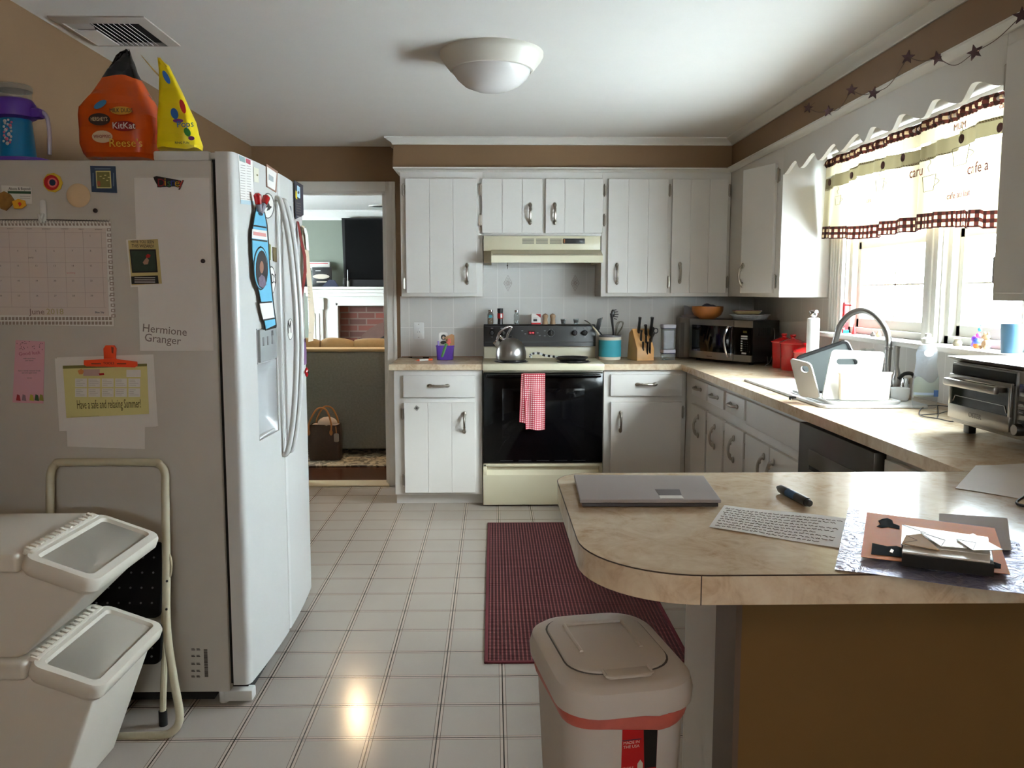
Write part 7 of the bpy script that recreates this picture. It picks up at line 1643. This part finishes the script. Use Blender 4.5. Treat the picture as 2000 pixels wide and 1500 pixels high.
# ================================================================ stacked white bins
def bin_(zb, H, label, ins=.02):
    """front of the bin faces +x; a tilting flap sits on its sloping front"""
    xh, yb0, yb1 = -1.155, 1.935, 2.315
    t = thing('storage_bin', label, 'storage bin', (xh-.2, (yb0+yb1)/2, zb), 0, 'stacked white bins')
    zt_ = zb+H; xb = xh+ins
    sec = [(xh-.36, zb+.001), (xb-.02, zb+.001), (xb, zb+.01), (xh+.145, zt_-.105), (xh+.145, zt_-.08), (xh-.002, zt_-.03), (xh-.37, zt_-.03)]
    m = MB(BINW); m.prism(sec, yb1-yb0-.03, frame((0, yb1-.015, 0), (1, 0, 0), (0, 0, 1)), .010, 3); part('body', m, t)
    m = MB(BINW); m.box(xh-.39, yb0-.006, zt_-.048, xh-.012, yb1+.006, zt_-.001, .012, 3); part('rim', m, t)
    a = Vector((xh-.004, 0, zt_)); b = Vector((xh+.18, 0, zt_-.068)); d = b-a; L_ = d.length
    M = frame((a.x, yb0-.01, a.z), (d.x, 0, d.z), (0, 1, 0)); w_ = yb1-yb0+.02; T = -.034
    def rr3(i, z, r): return [(x, y, z) for x, y in rrect(i, i, L_-i, w_-i, r, 6)]
    m = MB(BINW); m.loft([rr3(.008, T-.012, .03), rr3(0, T, .034), rr3(0, -.010, .034), rr3(.005, -.002, .03), rr3(.026, 0, .018), rr3(.032, -.009, .014)], M=M)
    m.prism(rrect(.030, .030, L_-.030, w_-.030, .014), .004, M @ Matrix.Translation((0, 0, -.013))); part('flap_lid', m, t)
    m = MB(BINW); m.box(-.008, .03, -.010, .014, w_-.03, .003, .002, M=M)
    for k in range(14): m.box(-.012, .035+k*(w_-.07)/14, 0, .006, .035+(k+.55)*(w_-.07)/14, .007, .0015, M=M)
    part('hinge_comb', m, t)
bin_(0.0, .445, 'lower white bin with a tilting flap, standing on the floor')
bin_(.446, .275, 'upper white bin with a tilting flap, stacked on the other bin', -.022)
# ================================================================ trash can
tx0, tx1, ty0, ty1 = -.133, .133, -.178, .178
H = .647
t = thing('trash_can', 'white lidded plastic trash can in the foreground with red edged liner', 'trash can', (.229, 1.563, 0), R(10))
CANM = mat('can_plastic', (214, 206, 198), .4, var=.02)
def tr(i, z, r=.07): return [(x, y, z) for x, y in rrect(tx0+i, ty0+i, tx1-i, ty1-i, r, 7)]
m = MB(CANM); m.loft([tr(.045, .0, .05), tr(.04, .01, .055), tr(.014, H-.09, .07), tr(.012, H-.05, .07)]); part('body', m, t)
m = MB(mat('liner_red', (205, 105, 92), .35, var=.2, nscale=30, bump=.5, bscale=30)); rg = []
for j, (i_, z) in enumerate(((.013, H-.084), (.009, H-.081), (.007, H-.072), (.008, H-.062), (.012, H-.056))):
    rg.append([(x, y, z+.006*math.sin(x*31+y*17)-.004) for x, y, z in tr(i_, z, .072)])
m.loft(rg, caps=False); part('bag_trim', m, t)
m = MB(CANM); m.loft([tr(.006, H-.058, .075), tr(-.001, H-.055, .08), tr(-.003, H-.03, .082), tr(.002, H-.010, .08), tr(.012, H-.002, .075), tr(.022, H, .07)]); 
part('lid_rim', m, t)
m = MB(CANM)
def flapr(i, z): return [(x, y, z) for x, y in rrect(tx0+.03+i, ty0+.06+i, tx1-.03-i, ty1-.03-i, .065, 7)]
m.use(mat('lid_gap', (90, 84, 82), .6)).loft([flapr(-.002, H-.001), flapr(-.002, H+.0006)]); m.use(CANM).loft([flapr(.001, H), flapr(.002, H+.004), flapr(.008, H+.006)])
xm = (tx0+tx1)/2
q = [(xm-.065, ty1-.07), (xm+.065, ty1-.07), (xm+.07, ty1-.20), (xm-.07, ty1-.20)]
m.tube(smooth_pts([(xm-.062, ty1-.21, H+.006), (xm-.064, ty1-.10, H+.008), (xm-.05, ty1-.082, H+.008), (xm+.05, ty1-.082, H+.008), (xm+.064, ty1-.10, H+.008), (xm+.062, ty1-.21, H+.006)], 5), .0045, 8)
m.prism(rrect(xm-.045, ty0+.035, xm+.045, ty0+.068, .01), .006, Matrix.Translation((0, 0, H)), .002); m.tube([(xm-.045, ty0+.066, H+.006), (xm-.045, ty0+.04, H+.006), (xm-.03, ty0+.032, H+.006), (xm+.03, ty0+.032, H+.006), (xm+.045, ty0+.04, H+.006), (xm+.045, ty0+.066, H+.006)], .003, 6)
part('swing_lid', m, t)
yl_ = ty0+.03; c = Vector((xm+.02, ty0+.022, .42))
sl = (.04-.014)/(H-.09)
M = frame((xm+.012, ty0+.014+.026*(1-.518/(H-.09))-.0004, .518), (1, 0, 0), (0, sl*-1, 1)) @ Matrix.Scale(.76, 4)
m = MB(REDM); m.prism([(-.045, -.055), (.045, -.055), (.045, .072), (-.045, .072)], .0008, M @ Matrix.Translation((0, 0, .0006)))
m.use(BLACKP).prism([(.014, -.05), (.0445, -.05), (.0445, .0715), (.008, .0715)], .0006, M @ Matrix.Translation((0, 0, .0013)))
m.use(PLCREAM).prism([(-.045, -.075), (.045, -.075), (.045, -.055), (-.045, -.055)], .0008, M @ Matrix.Translation((0, 0, .0006)))
m.use(PAPER).text('MADE IN', .0105, M @ Matrix.Translation((-.021, .022, .0016)), .0002).text('THE USA', .0105, M @ Matrix.Translation((-.021, .011, .0016)), .0002).text('TEXTURED', .007, M @ Matrix.Translation((-.025, .062, .0016)), .0002).text('MADE E', .008, M @ Matrix.Translation((-.028, -.045, .0016)), .0002)
m.use(PLCREAM).prism([(-.004, -.05), (.010, -.05), (.010, -.036), (.003, -.026), (-.004, -.036)], .0005, M @ Matrix.Translation((0, 0, .0016)))
m.use(NAVY).prism([(-.045, .028), (.004, .028), (.004, .03), (-.045, .03)], .0004, M @ Matrix.Translation((0, 0, .0016)))
m.use(INK); x = .012
while x < .04: w_ = random.choice((.0006, .001, .0014)); m.prism([(x, -.073), (x+w_, -.073), (x+w_, -.059), (x, -.059)], .0004, M @ Matrix.Translation((0, 0, .0014))); x += w_+.0011
m.use(INKL).prism([(-.043, -.065), (.005, -.065), (.005, -.0635), (-.043, -.0635)], .0004, M @ Matrix.Translation((0, 0, .0014))).prism([(-.043, -.07), (-.002, -.07), (-.002, -.069), (-.043, -.069)], .0004, M @ Matrix.Translation((0, 0, .0014)))
part('sticker', m, t, 'red and black product sticker')
